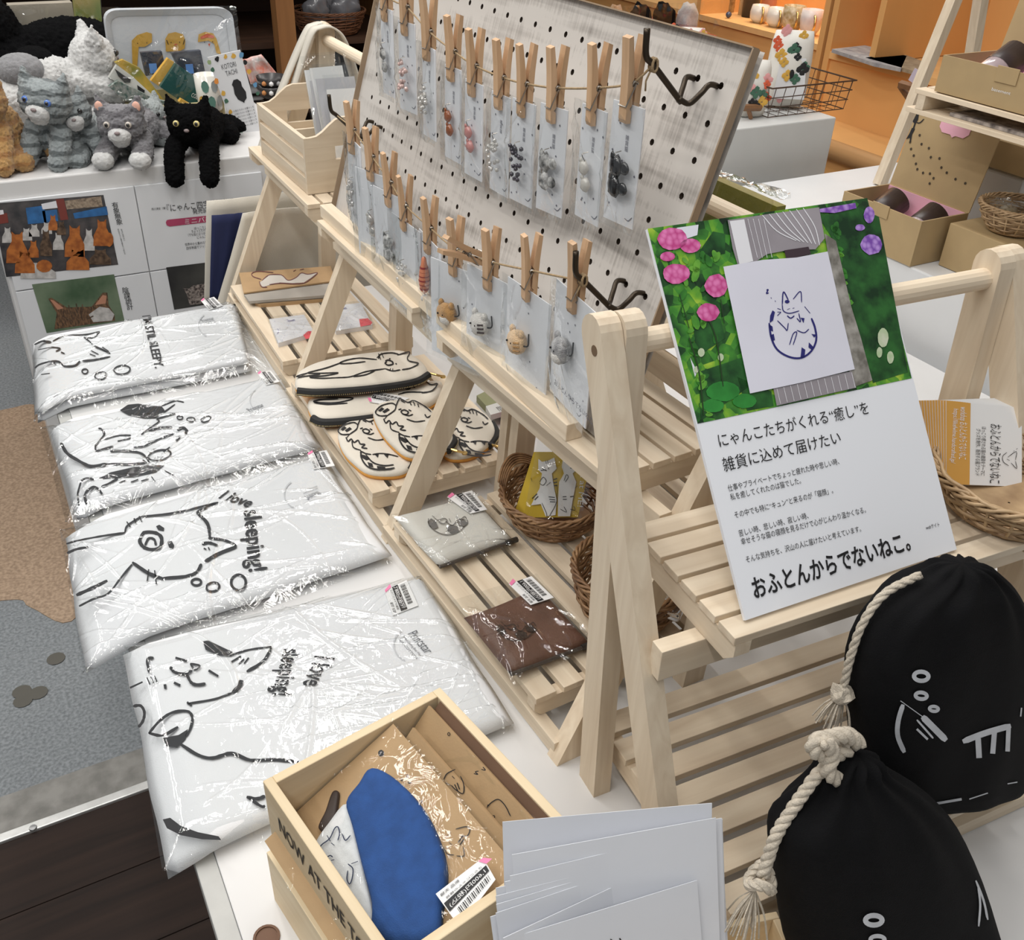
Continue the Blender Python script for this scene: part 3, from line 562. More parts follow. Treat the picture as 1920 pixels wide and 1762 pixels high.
def BMquad(c):
    bm = BM(); bm.faces.new([bm.verts.new(p) for p in c]); return bm
t, c = flat_pack('card_pack', 'bagged brown cards at the bottom of the kraft card pile', 'card', KE, [(190, 1150), (840, 1090), (870, 1110), (235, 1165)], SHZ, .006, kraft, seed=4)
t, c = flat_pack('kraft_card', 'kraft card with a white lounging cat, on top of its pile', 'card', KE, [(72, 927), (760, 877), (800, 985), (108, 1078)], SHZ + .0135, .0025, kraft, bag=False)
S = on(KE, SHZ + .0166); cw = mat('chalk_white', (.62, .58, .53), .8, var=.1); tl = mat('line_brown', (.16, .06, .06), .7)
obj('print', strokes(BM(), [], S, fills=[[(250, 985), (300, 945), (390, 945), (440, 985), (500, 965), (540, 930), (590, 940), (660, 928), (620, 960), (560, 1000), (480, 1005), (380, 1000), (300, 1020), (250, 1035), (225, 1000)]]), cw, t, False)
obj('outline', strokes(BM(), [[(245, 985), (300, 943), (390, 943), (440, 983), (500, 963), (540, 928), (590, 938), (662, 926), (625, 962), (562, 1003), (480, 1010), (380, 1005), (300, 1015)], [(225, 990), (240, 1030), (285, 1035)], [(240, 975), (180, 955), (170, 930), (220, 915), (330, 925)], [(480, 915), (500, 905)], [(530, 905), (560, 898)]], on(KE, SHZ + .0169), 6, 4), tl, t, False)
t, c = flat_pack('card_pack', 'grey backing card between the kraft cards', 'card', KE, [(108, 1085), (800, 1000), (850, 1085), (150, 1140)], SHZ + .0075, .005, mat('grey_card', (.40, .37, .33), .8, var=.1), bag=False)
red = mat('label_red', (.75, .11, .13), .5)
for i, (c4, lab, l4) in enumerate([([(300, 1275), (560, 1240), (640, 1375), (368, 1455)], 'bagged white note pack with a red label, at the shelf front', [(555, 1395), (590, 1365), (650, 1365), (640, 1410), (575, 1425)]), ([(690, 1185), (985, 1152), (1075, 1318), (800, 1362)], 'bagged white note pack with a red label, half hidden by the rack leg', [(975, 1275), (1040, 1268), (1075, 1300), (1060, 1318), (985, 1332)])]):
    t, c = flat_pack('note_pack', lab, 'notepad', KE, c4, SHZ, .008, mat('paper_white', (.8, .8, .83), .7, var=.03), seed=20 + i, group='note packs on the far rack')
    S = on(KE, SHZ + .0086); obj('red_label', strokes(BM(), [], S, fills=[l4]), red, t, False)
    ax, ay = c4[0]; obj('print', strokes(BM(), [[5, (ax + 60, ay + 70), (ax + 70, ay + 90), (ax + 60, ay + 110)], [4, (ax + 130, ay + 0), (ax + 150, ay + 12), (ax + 190, ay + 2)], [4, (ax + 135, ay + 18), (ax + 195, ay + 10)]] + [[5, (ax + 40 + 37 * k % 230, ay + 15 + (k * 53) % 150), (ax + 44 + 37 * k % 230, ay + 18 + (k * 53) % 150)] for k in range(16)], S, 4), mat('lilac_ink', (.35, .33, .5), .7), t, False)
    obj('kraft_edge', BMquad([P(*K_, SHZ + .003) + Vector((0, 0, 0)) for K_ in [KE(*c4[3]), KE(*c4[2]), KE(c4[2][0], c4[2][1] + 18), KE(c4[3][0], c4[3][1] + 14)]]), kraft, t, False)
# ---------------------------------------------------------------- leather pouches on the near rack
wl = mat('white_leather', (.68, .66, .61), .6, var=.05, vs=25, bump=.25, bs=500); bl = mat('brown_leather', (.155, .075, .052), .5, var=.25, vs=25, bump=.3, bs=450)
def leather(label, c4, m, inkm, dx, dy, tag4, seed, price, bag4):
    h = .016; c = [P(*KF(*p), SHZ + h) for p in c4]; ctr = sum(c, Vector()) / 4; t = thing('leather_pouch', label, 'pouch', (ctr.x, ctr.y, SHZ))
    bm = slab(c, SHZ, SHZ + h, 16, 14, seed, .0008, False); obj('body', bm, m, t, False, smooth=True)
    S = on(KF, SHZ + h + .0014); f = lambda *p: [(dx + a, dy + b) for a, b in p]
    obj('print', strokes(BM(), [f((5, 20), (10, 60), (60, 100), (120, 112), (180, 90), (215, 55)), f((40, 20), (60, 30), (95, 20), (110, 35), (90, 50), (60, 40)), f((100, 35), (140, 60), (170, 30), (215, 28)), f((120, 20), (130, 40)), f((25, 5), (40, 15)), f((160, 10), (185, 25), (210, 10), (225, 45), (200, 70))], S, 5, 5, [f((0, 40), (20, 20), (45, 35), (60, 70), (40, 80), (15, 70)), f((105, 75), (130, 55), (170, 65), (175, 90), (140, 105), (115, 95)), f((165, 40), (200, 25), (225, 45), (205, 65), (175, 60))]), inkm, t, False)
    a, b = c[3], c[2]; zz = SHZ + h * .55; zp = obj('zipper', tube(BM(), [Vector((a.x, a.y, zz)), Vector((b.x, b.y, zz))], .0022, 6), mat('zip_dark', (.05, .04, .035), .5), t, False)
    obj('zipper_pull', tube(BM(), [Vector((b.x, b.y, zz)) + (a - b).normalized() * .012, Vector((b.x, b.y, zz)) + (b - a).normalized() * .004], .0035, 6), zipb, t, False)
    price_tag(t, [P(*KF(*p), SHZ + h + .003) for p in tag4], price)
    film_sheet(t, [P(*KF(*p), SHZ + h + .002) for p in bag4], 70, 60, 34, .0022, .0035, seed)
leather('white leather pouch with two curled grey cats, in a clear bag', [(112, 542), (560, 428), (795, 672), (372, 822)], wl, mat('grey_print', (.16, .155, .15), .7), 305, 555, [(415, 455), (545, 548), (640, 525), (555, 418)], 31, '1,600円(税込)', [(90, 560), (560, 410), (900, 740), (365, 850)])
leather('brown leather pouch with two curled tabby cats, in a clear bag', [(508, 1105), (935, 938), (1230, 1255), (775, 1425)], bl, mat('dark_brown_print', (.03, .016, .012), .7), 690, 1150, [(762, 945), (885, 1062), (1015, 1020), (890, 900)], 32, '1,600円(税込)', [(430, 1040), (920, 890), (1260, 1280), (800, 1530)])
# ---------------------------------------------------------------- wicker baskets
wick = mat('wicker', (.40, .235, .115), .5, col2=(.17, .085, .04), vs=30, stretch=(1, 1, 3)); wick2 = mat('light_wicker', (.52, .36, .2), .5, col2=(.3, .19, .1), vs=30)
def basket(label, loc, r0, r1, h, n=8, m=wick, stakes=18, loops=True, group=None, rz=0, hole=()):
    t = thing('wicker_basket', label, 'basket', loc, rz, group)
    obj('base', lathe(BM(), [(.001, .002), (r0, .002), (r0 + .002, .006), (r0, .008), (.001, .006)], 28), m, t)
    bm = BM()
    for k in range(n):
        f = k / max(1, n - 1); rr = r0 + (r1 - r0) * (f ** .7); z = .006 + h * .86 * f
        for d in (0, 1):
            tube(bm, [((rr + .0022 * math.cos(stakes / 2 * a + math.pi * (k + d))) * math.cos(a), (rr + .0022 * math.cos(stakes / 2 * a + math.pi * (k + d))) * math.sin(a), z + d * .0028 + .0012 * math.sin(3 * a + k)) for a in [2 * math.pi * i / 54 for i in range(54)]], .0017, 5, closed=True)
    w_ = obj('weave', bm, m, t, smooth=True); w_['kind'] = 'stuff'
    for i in range(stakes):
        a = 2 * math.pi * i / stakes; pts = [((r0 + (r1 - r0) * (f ** .7)) * math.cos(a), (r0 + (r1 - r0) * (f ** .7)) * math.sin(a), .004 + h * .9 * f) for f in (0, .25, .5, .75, 1)]
        if i == 0: me0 = mesh_of(tube(BM(), pts, .0016, 5), m, 'stake'); ob('stake', me0, t)
        else: ob('stake', me0, t).rotation_euler = (0, 0, a)
    bm = BM()
    for d in range(4):
        tube(bm, [((r1 + .003 * math.cos(9 * a + d * 1.57)) * math.cos(a), (r1 + .003 * math.cos(9 * a + d * 1.57)) * math.sin(a), h + .0035 * math.sin(9 * a + d * 1.57)) for a in [2 * math.pi * i / 72 for i in range(72)]], .0017, 5, closed=True)
    obj('rim', bm, m, t, smooth=True)
    if loops:
        for a0 in (loops if isinstance(loops, tuple) else (2.4,)):
            bm = BM()
            for d in range(5):
                tube(bm, [((r1 + .002 * d - .004) * math.cos(a0 + b), (r1 + .002 * d - .004) * math.sin(a0 + b), h + .016 * math.sin((b + .55) / 1.1 * math.pi) + d * .0022) for b in [-.55 + 1.1 * i / 12 for i in range(13)]], .0016, 5)
            obj('handle', bm, m, t, smooth=True)
    return t
qb = P(1035, 985, SHZ); bA = basket('brown wicker basket holding the yellow LOOK AT ME cat card', (qb.x + .006, qb.y + .008, SHZ), .048, .066, .043, 7, loops=(2.0, 5.6))
qb = P(1185, 1150, SHZ); bB = basket('brown wicker basket behind the legs of the rack, foil packs inside', (qb.x, qb.y + .01, SHZ), .050, .064, .058, 8, loops=False)
# yellow card pack standing in the basket
KG = crop(900, 640, 4.364)
def upright(name, label, cat, c4w, m, th=.002, group=None):
    c = [Vector(p) for p in c4w]; ctr = sum(c, Vector()) / 4; nn = (c[1] - c[0]).cross(c[3] - c[0]).normalized(); nn = nn if nn.dot(EYE - ctr) > 0 else -nn
    t = thing(name, label, cat, (ctr.x, ctr.y, min(p.z for p in c)), 0, group); obj('card', plate(c, th, nn), m, t, False); return t, ctr, nn
base = P(*KG(640, 1430), SHZ + .02); nY = Vector((-.62, -.62, .46)).normalized()
def onY(x, y, w_=0): return PN(*KG(x, y), base, nY) + nY * w_
yel = mat('mustard_yellow', (.66, .46, .035), .55, var=.04)
t, ctr, nn = upright('look_at_me_card', 'mustard card with two white striped cats and LOOK AT ME in the wicker basket', 'card', [onY(270, 1440), onY(440, 905), onY(925, 905), onY(800, 1440)], yel)
catp = lambda dx, f=1: [[(dx + a * f, b) for a, b in q] for q in ([(0, 960), (30, 985), (80, 975), (130, 950), (140, 1000), (150, 1040), (110, 1080), (120, 1150), (150, 1300), (140, 1420), (60, 1430), (20, 1330), (-60, 1340), (10, 1200), (30, 1080), (0, 1050)],)][0]
obj('white_cats', strokes(BM(), [], lambda x, y: onY(x, y, .002), fills=[catp(480), [(680, 960), (720, 985), (760, 960), (810, 970), (800, 1040), (760, 1080), (790, 1150), (760, 1300), (740, 1430), (640, 1430), (640, 1300), (650, 1150), (690, 1080), (672, 1030)]]), tagw, t, False)
obj('print', strokes(BM(), [[(540, 975), (545, 1000)], [(555, 972), (560, 995)], [(760, 975), (765, 995)], [(775, 978), (782, 995)], [8, (515, 1035), (522, 1045)], [8, (560, 1035), (568, 1045)], [8, (500, 1055), (530, 1050), (550, 1058)], [8, (735, 1010), (742, 1018)], [8, (770, 1015), (778, 1022)], [8, (740, 1035), (765, 1040)], [(490, 1150), (520, 1110), (545, 1140), (520, 1175), (490, 1160)], [(545, 1180), (580, 1150)], [(690, 1140), (710, 1090), (725, 1110), (700, 1150)], [14, (605, 1130), (635, 1120)], [14, (605, 1155), (635, 1150)], [14, (608, 1180), (638, 1178)], [10, (565, 1270), (615, 1275)], [10, (570, 1290), (618, 1295)], [10, (575, 1310), (620, 1312)], [10, (680, 1270), (710, 1268)], [10, (680, 1290), (712, 1290)], [10, (740, 1270), (770, 1265)], [12, (430, 1285), (470, 1245)], [12, (450, 1295), (480, 1265)], [(510, 1320), (545, 1400), (550, 1430)], [(635, 1170), (630, 1310), (570, 1430)], [(660, 1370), (710, 1395), (690, 1350)], [(740, 1370), (780, 1380), (770, 1345)], [(420, 1115), (430, 1145)], [(800, 1180), (780, 1200)]], lambda x, y: onY(x, y, .0026), 5, 4), ink, t, False)
text_span('look at ME!', onY(838, 965, .0024), onY(800, 1350, .0024), onY(905, 965) - onY(838, 965), tagw, 'lettering', t, h=.007)
film_sheet(t, [onY(360, 1450, .004), onY(480, 790, .004), onY(985, 900, .004), onY(830, 1450, .004)], 60, 60, 22, .002, .003, 41)
pk = mat('dusty_rose', (.52, .12, .15), .6)
nY2 = nY; b2 = base + Vector((.022, .022, 0))
def onY2(x, y, w_=0): return PN(*KG(x, y), b2, nY) + nY * w_
t, ctr, nn = upright('chu_card', 'dusty rose card reading Chu behind the yellow cat card', 'card', [onY2(590, 1300), onY2(590, 770), onY2(790, 800), onY2(800, 1300)], pk)
text_span('chu~', onY2(610, 830, .002), onY2(760, 860, .002), onY2(610, 790) - onY2(610, 830), tagw, 'lettering', t, h=.006)
# books and packs on the table behind the middle rack
for i, (c4, z, m, lab) in enumerate([([(545, 1090), (820, 960), (1080, 1130), (700, 1260)], .012, mat('olive_book', (.33, .34, .17), .5, var=.2, vs=12), 'olive covered book on the table behind the racks'), ([(640, 1200), (1000, 1090), (1080, 1180), (690, 1290)], .022, mat('white_book', (.7, .7, .68), .5), 'white booklet with a row of characters on the olive book'), ([(690, 1330), (1000, 1240), (1080, 1450), (800, 1560)], .008, mat('hot_pink', (.85, .09, .3), .45), 'hot pink pack with white lettering behind the racks')]):
    K2 = crop(840, 540, 5.506); z0 = TZ + (0, .0125, 0)[i]; t, c = flat_pack('book' if i < 2 else 'pink_pack', lab, 'book' if i < 2 else 'pack', K2, [(a - 250, b + 20) for a, b in c4] if i < 2 else [(a - 130, b) for a, b in c4], z0, z - (.0125 if i == 1 else 0), m, bag=(i == 2), seed=50 + i)
    if i == 1: text_span('間 取 り', c[3].lerp(c[0], .15).lerp(c[2], .25), c[3].lerp(c[0], .15).lerp(c[2], .85), c[0] - c[3], ink, 'lettering', t, h=.012)
    if i == 2: text_span('なでる', c[3].lerp(c[0], .3).lerp(c[2], .1), c[3].lerp(c[0], .3).lerp(c[2], .8), c[0] - c[3], tagw, 'lettering', t, h=.02)
# foil packs in the near wicker basket and on the rack behind
foil = mat('silver_foil', (.8, .8, .82), .15, .9, bump=.8, bs=60)
for i, (u, v, z) in enumerate([(1200, 1075, .03), (1262, 1105, .03), (1150, 1085, .03)]):
    q = P(u, v, SHZ + z + .02); bm = BM(); box(bm, (0, 0, 0), (.05, .035, .012), bev=.004); bmesh.ops.transform(bm, matrix=Matrix.Translation((q.x, q.y, SHZ + .022 + .011 * i)) @ Matrix.Rotation(.6 * i, 4, 'Z'), verts=bm.verts)
    solo('foil_pack', bm, foil if i != 2 else mat('sage_pack', (.25, .32, .27), .4), ('silver foil pack at the bottom of the hidden basket', 'silver foil pack peeking out beside the rack leg', 'sage green pack in the basket behind the rack legs')[i], 'pack', smooth=True)
# ================================================================ HOOKS, TWINE, CLOTHESPINS AND CLIPPED CARDS
iron = mat('dark_bronze', (.055, .042, .03), .35, .8); twine = mat('jute', (.45, .32, .18), .9, var=.3, vs=300, bump=.5, bs=800)
pinw = wood('pin_wood', (.66, .44, .27), (.50, .31, .17), 2, 1.4, .5); wire = mat('pin_wire', (.42, .39, .35), .28, 1)
def hook(u, v, label):
    """two-pronged peg hook: prongs in neighbouring holes, one arm reaching out and up"""
    q = PN(u, v, Q0, EN) - Q0; s, tt = q.dot(EY), q.dot(ET); t = thing('peg_hook', label, 'hook', tuple(brd(s, tt)), 0)
    for d in (0, .03):
        pth = smoothpath([brd(s + d, tt, -.006), brd(s + d, tt, .008), brd(s + d * .8, tt - .008, .014), brd(s + d * .45 + .004, tt - .018, .019), brd(s + .008, tt - .017, .028)], 5)
        obj('prong', tube(BM(), pth, .0024, 8), iron, t, False, smooth=True)
    pth = smoothpath([brd(s + .008, tt - .019, .024), brd(s + .010, tt - .010, .04), brd(s + .012, tt + .001, .060), brd(s + .013, tt + .006, .069), brd(s + .013, tt + .024, .076)], 5)
    obj('arm', tube(BM(), pth, .0026, 10), iron, t, False, smooth=True)
    return brd(s + .012, tt + .001, .060)
h1 = hook(1345, 163, 'bronze peg hook where the upper twine is tied beside the bare board')
h2 = hook(1207, 551, 'bronze peg hook where the lower twine is tied above the near rack post')
h3 = hook(716, 240, 'bronze peg hook beside the slatted crate, end of the lower twine')
def pin_parts():
    """one clothespin, jaws down, opening along local X; the twine runs through the spring at the origin"""
    o = []
    for s in (-1, 1):
        prof = [(.0008, -.030), (.0050, -.030), (.0062, -.027), (.0068, -.004), (.0076, .012), (.0096, .034), (.0056, .0355), (.0020, .012), (.0012, .004), (.0030, .001), (.0012, -.002), (.0010, -.016), (.0030, -.0185), (.0010, -.021)]
        bm = BM(); prism(bm, [(s * a, b) for a, b in prof], .0095); bmesh.ops.transform(bm, matrix=Matrix(((1, 0, 0, 0), (0, 0, 1, -.00475), (0, 1, 0, 0), (0, 0, 0, 1))), verts=bm.verts); o.append(('jaw', mesh_of(bm, pinw, 'jaw')))
    bm = tube(BM(), [(.0022 * math.cos(a), -.006 + .012 * a / 31.4, .0022 * math.sin(a)) for a in [i * .6 for i in range(53)]], .0006, 5)
    for s in (-1, 1):
        tube(bm, [(0, s * .006, 0), (s * .0035, s * .0058, -.008), (s * .0072, s * .0052, -.0165), (s * .0072, -s * .0050, -.0165)], .0007, 5)
    o.append(('spring', mesh_of(bm, wire, 'spring'))); return o
PIN = pin_parts()
def pin(p, label, rz=0, tilt=0):
    t = thing('clothespin', label, 'clothespin', tuple(p), 0, 'wooden clothespins on the twine', rot=(0, tilt, rz))
    for n_, me in PIN: ob(n_, me, t)
    return t
rowT = [(1184, 156), (1119, 165), (1042, 165), (985, 157), (941, 145), (890, 123), (850, 96), (804, 59), (762, 13), (724, -12)]
rowB = [(1082, 525), (994, 507), (920, 491), (854, 467), (806, 427), (760, 385), (731, 341), (697, 293), (662, 243)]
XT, XB = .476, .436
pT = [PX(u, v, XT) for u, v in rowT]; pB = [PX(u, v, XB) for u, v in rowB]
def knot(bm, c, r=.005):
    for k in range(3): tube(bm, [(c.x + r * math.cos(a) * .5, c.y + (k - 1) * .0022, c.z + r * math.sin(a)) for a in [i * .7 for i in range(9)]], .0012, 5, closed=True)
for (pts, a, b, lab) in ((pT, h1, pT[-1] + Vector((.01, .12, .05)), 'jute twine holding the upper row of clothespins'), (pB, h2, h3, 'jute twine holding the lower row of clothespins')):
    bm = tube(BM(), smoothpath([a] + pts + [b], 4), .0010, 6); knot(bm, a); tube(bm, [a, a + Vector((-.004, .002, -.012)), a + Vector((-.002, .004, -.02))], .0008, 5)
    solo('twine', bm, twine, lab, 'twine', smooth=True)
def ec(p, w_, h_, dz=-.012, dy=0): return [p + Vector((0, w_ / 2 + dy, dz)), p + Vector((0, -w_ / 2 + dy, dz)), p + Vector((0, -w_ / 2 + dy, dz - h_)), p + Vector((0, w_ / 2 + dy, dz - h_))]
cardm = mat('hang_card', (.80, .81, .84), .6, var=.02)
rnd = random.Random(5)
def blob(bm, c, r, seed, sx=1, sy=1, sz=1, rough=.12, sub=2):
    g = bmesh.ops.create_icosphere(bm, subdivisions=sub, radius=1)
    for v in g['verts']:
        k = 1 + rough * noise.noise(v.co * 1.8 + Vector((seed, seed * 2, 0))) * 1.6; v.co = Vector((c[0] + v.co.x * r * sx * k, c[1] + v.co.y * r * sy * k, c[2] + v.co.z * r * sz * k))
    return g['verts']
def clip_card(p, w_, h_, label, charm, seed, yaw=0, marks=True, dz=-.012, big=False):
    t = thing('charm_card', label, 'card', (p.x, p.y, p.z + dz - h_), yaw, 'charms on clipped cards'); T = world(t)
    q = lambda y, z, x=0: Vector((x, y, z))           # local: -X faces the camera side
    obj('card', bx(-.0005, .0005, -w_ / 2, w_ / 2, 0, h_), cardm, t)
    bm = BM(); X = -.0009
    for k in range(7):
        y = (rnd.random() - .5) * w_ * .85; z = rnd.random() * h_ * .85 + .005; s_ = .0012
        bm.faces.new([bm.verts.new((X, y, z + s_)), bm.verts.new((X, y + s_, z)), bm.verts.new((X, y, z - s_)), bm.verts.new((X, y - s_, z))])
    strokes(bm, [[.0008, (y0 - .006, .010 * 1), (y0 - .002, .006), (y0 + .003, .007)] for y0 in (-w_ * .3,)], lambda a, b: Vector((X, a, b)), .0008, 3)
    if marks:
        me = text_mesh('おふとんからでないねこ', .0075 if big else .0042, Matrix(((0, 0, 1, X), (-1, 0, 0, w_ * .38), (0, 1, 0, .012 if big else .02), (0, 0, 0, 1)))) if big else text_mesh('雑\n貨\n猫', .0045, Matrix(((0, 0, 1, X), (-1, 0, 0, 0), (0, 1, 0, h_ * .72), (0, 0, 0, 1))))
        bm.from_mesh(me); bpy.data.meshes.remove(me)
    me = bpy.data.meshes.new('print'); bm.to_mesh(me); bm.free(); obj('print', me, mat('soft_ink', (.16, .16, .2), .7), t)
    charm(t, w_, h_)
    m_ = .005; A = [T @ Vector((-.004, (w_ / 2 + m_), h_ + .004)), T @ Vector((-.004, -(w_ / 2 + m_), h_ + .004)), T @ Vector((-.004, -(w_ / 2 + m_), -.004)), T @ Vector((-.004, (w_ / 2 + m_), -.004))]
    film_sheet(t, A, 34, 44, 16, .0022, .0030, seed, lambda s, u: .006 * np.sin(np.pi * s) * np.sin(np.pi * u), lean=.6)
    return t
def felt(col, patch=None, stripe=None, ears=True):
    def f(t, w_, h_):
        c = (-.008, w_ * .08, h_ * .52); bm = BM(); blob(bm, c, .0125, 3, .65, 1.1, 1, .1, 3)
        if ears:
            for s in (-1, 1): blob(bm, (c[0], c[1] + s * .008, c[2] + .011), .0042, 1, .7, 1, 1.2, .1, 2)
        h = obj('cat_head', bm, col, t, smooth=True)
        if patch: bm = BM(); blob(bm, (c[0] - .003, c[1] - .002, c[2] - .005), .0085, 5, .8, 1, .8, .15, 2); obj('muzzle', bm, patch, h, smooth=True)
        if stripe:
            bm = BM()
            for k in (-1, 0, 1): tube(bm, [(c[0] - .004, c[1] - .012 + k * .001, c[2] + k * .004), (c[0] - .0075, c[1] - .006, c[2] + k * .0042 - .001)], .0011, 5)
            obj('stripe', bm, stripe, h)
        bm = BM()
        for s in (-1, 1): blob(bm, (c[0] - .0075, c[1] + .002 + s * .004, c[2] + .001), .0012, 1, 1, 1, 1, 0, 1)
        obj('eye', bm, black, h); obj('cord', tube(BM(), smoothpath([(c[0], c[1] - .010, c[2]), (c[0] + .002, c[1] - .018, c[2] + .003), (-.002, c[1] - .012, c[2] + .012)], 4), .0008, 5), black, h)
    return f
def earring(col, kind=0):
    def f(t, w_, h_):
        c = Vector((-.006, 0, h_ * .42)); bm = BM()
        if kind == 0:      # two little bear-like drops
            for dz in (.007, -.007): blob(bm, c + Vector((0, dz * .3, dz)), .0065, dz, .5, 1, 1, .15, 2); blob(bm, c + Vector((0, dz * .3 + .005, dz + .005)), .0028, 1, .5, 1, 1, .1, 1)
        elif kind == 1:    # bow / cat silhouettes
            for dz in (.008, -.009):
                blob(bm, c + Vector((0, .003, dz)), .0085, dz, .35, .9, 1.05, .25, 2); blob(bm, c + Vector((0, -.008, dz)), .0055, 2, .4, 1, 1, .1, 2); blob(bm, c + Vector((0, .008, dz + .007)), .003, 2, .4, 1, 1.4, .1, 1)
        else:              # cluster of small beads
            for k in range(22): blob(bm, c + Vector((rnd.random() * -.004, (rnd.random() - .5) * .02, (rnd.random() - .5) * .032)), .0025, k, 1, 1, 1, .2, 1)
        obj('charm', bm, col, t, smooth=True); obj('ear_wire', tube(BM(), smoothpath([c + Vector((0, 0, .012)), c + Vector((-.002, .003, .018)), c + Vector((.003, .001, .020))], 3), .0005, 5), wire, t)
    return f
amber = mat('amber_resin', (.34, .09, .02), .15, spec=.8, coat=.5); rose = mat('rose_resin', (.62, .27, .25), .2, coat=.5); clearr = mat('pearl_clear', (.62, .60, .57), .12, .3, coat=.6); jet = mat('jet_black', (.012, .012, .014), .18, coat=.6); bw = mat('cow_black_white', (.75, .74, .72), .3, col2=(.02, .02, .02), vs=120); cloud = mat('cloudy', (.66, .63, .58), .2, coat=.4)
fO = mat('felt_ginger', (.55, .30, .10), 1, var=.3, vs=200, bump=1, bs=900, sheen=.4); fW = mat('felt_white', (.72, .70, .66), 1, var=.15, vs=200, bump=1, bs=900, sheen=.4); fC = mat('felt_cream', (.80, .56, .33), 1, var=.12, vs=200, bump=1, bs=900, sheen=.4); fG = mat('felt_grey', (.22, .22, .23), 1, col2=(.5, .5, .5), vs=150, bump=1, bs=900, sheen=.4); fS = mat('felt_stripe', (.06, .05, .05), 1)
tops = [('card of black cat-shaped earrings', earring(jet, 1)), ('card of cloudy drop earrings beside the black pair', earring(cloud, 0)), ('card of black and white earrings', earring(bw, 1)), ('card of dark beaded earrings', earring(mat('dark_bead', (.05, .045, .06), .2, coat=.5), 2)), ('card of clear glass earrings beside the dark beads', earring(clearr, 2)), ('card of rose resin earrings', earring(rose, 0)), ('card of amber resin earrings', earring(amber, 0)),
    ('card of silvery lace earrings', earring(clearr, 2)), ('card of pale rose beaded earrings', earring(mat('blush_bead', (.7, .5, .46), .2, coat=.4), 2)), ('card of grey earrings near the bare dowel', earring(bw, 0))]
nm = ['black cat earrings', 'cloudy drop earrings', 'black and white earrings', 'dark beaded earrings', 'clear glass earrings', 'rose resin earrings', 'amber resin earrings', 'silvery lace earrings', 'pale rose beaded earrings', 'grey earrings']
for i, p in enumerate(pT):
    pin(p, 'wooden clothespin gripping the card of ' + nm[i] + ' on the upper twine', rz=(rnd.random() - .5) * .25)
    clip_card(p, .038, .098, tops[i][0] + ' on the upper twine', tops[i][1], 60 + i, R(rnd.uniform(-2, 10)), dz=-.016)
bots = [('grey felt cat brooch on a card beside the near rack post', felt(fG, fW)), ('cream felt cat brooch with brown stripes on a card', felt(fC, None, fO)), ('white felt cat brooch with dark stripes on a card', felt(fW, None, fS)), ('ginger and white felt cat brooch on a card', felt(fO, fW)), ('red striped fish-like charm on a card', None), ('plain folded card of small charms in a clear bag', earring(clearr, 2)), ('card with two black and white cat drops', earring(bw, 1)), ('card with clear drops beside the black and white pair', earring(clearr, 0)), ('card of small clear charms clipped beside the slatted crate', earring(clearr, 2))]
def fish(t, w_, h_):
    c = Vector((-.007, .002, h_ * .60)); bm = BM(); lathe(bm, [(.0005, -.020), (.005, -.015), (.0066, -.004), (.0056, .008), (.0034, .018), (.0026, .024), (.0005, .026)], 14, c, False); b_ = obj('charm', bm, mat('coral_red', (.6, .22, .12), .3), t, smooth=True)
    bm = BM()
    for k in range(6): lathe(bm, [((.0062 - abs(k - 2) * .0005), -.014 + k * .005), (.0069 - abs(k - 2) * .0006, -.0125 + k * .005), ((.0062 - abs(k - 2) * .0005), -.011 + k * .005)], 14, c, False)
    obj('stripe', bm, mat('fish_stripe', (.28, .04, .04), .4), b_, smooth=True); bm = BM(); blob(bm, c + Vector((0, 0, -.025)), .0045, 1, 1, 1, 1, .05, 2); obj('pompom', bm, fW, b_, smooth=True)
for i, p in enumerate(pB):
    pin(p, 'wooden clothespin gripping the ' + ['grey felt cat card', 'cream felt cat card', 'white felt cat card', 'ginger felt cat card', 'red fish charm card', 'plain folded charm card', 'two cat drops card', 'clear drops card', 'small charm card beside the crate'][i] + ' on the lower twine', rz=(rnd.random() - .5) * .3)
    clip_card(p, .078 if i < 7 else .068, .114, bots[i][0], bots[i][1] or fish, 80 + i, R(-6 + 24 * ((i * 5) % 4) / 3), dz=-.014 - .006 * (i % 2), big=True)
p = PX(876, 475, XB - .012); pin(p, 'empty wooden clothespin lying slantwise on the lower twine', rz=.2, tilt=R(-62))
# ================================================================ POSTER ON THE NEAR RACK
ZUP = TZ + ZU
bl, br = P(1393, 1163, ZUP + .001), P(1783, 1032, ZUP + .001)
ex_ = (br - bl).normalized(); th_ = R(-4); fr_ = Vector((math.sin(th_), -math.cos(th_), 0))
contact = Vector((.590, .474, TZ)) - fr_ * YA + Vector((0, 0, ZA)) + fr_ * .0095 * .77 + Vector((0, 0, .0095 * .64)) + fr_ * .003   # front of the dowel
up_ = contact - bl; up_ = (up_ - ex_ * up_.dot(ex_)).normalized(); pn = ex_.cross(up_).normalized(); pn = pn if pn.dot(EYE - bl) > 0 else -pn
bl = bl + pn * .003; br = bl + ex_ * .211; tl_ = bl + up_ * .294; tr_ = br + up_ * .294
KP = crop(1200, 380, 2.203)
def SP(x, y, w_=.0): return PN(*KP(x, y), bl, pn) + pn * w_
po = thing('poster', 'A4 poster board with a hydrangea photo and Japanese text on the rack shelf', 'poster', tuple(bl))
gl_w = mat('poster_white', (.86, .88, .93), .22, coat=.4)
obj('board', plate((bl, br, tr_, tl_), .003, pn), gl_w, po, False)
pm, nt, b = nodes('foliage_photo'); N = nt.nodes; L = nt.links; b.inputs['Roughness'].default_value = .25; b.inputs['Coat Weight'].default_value = .4
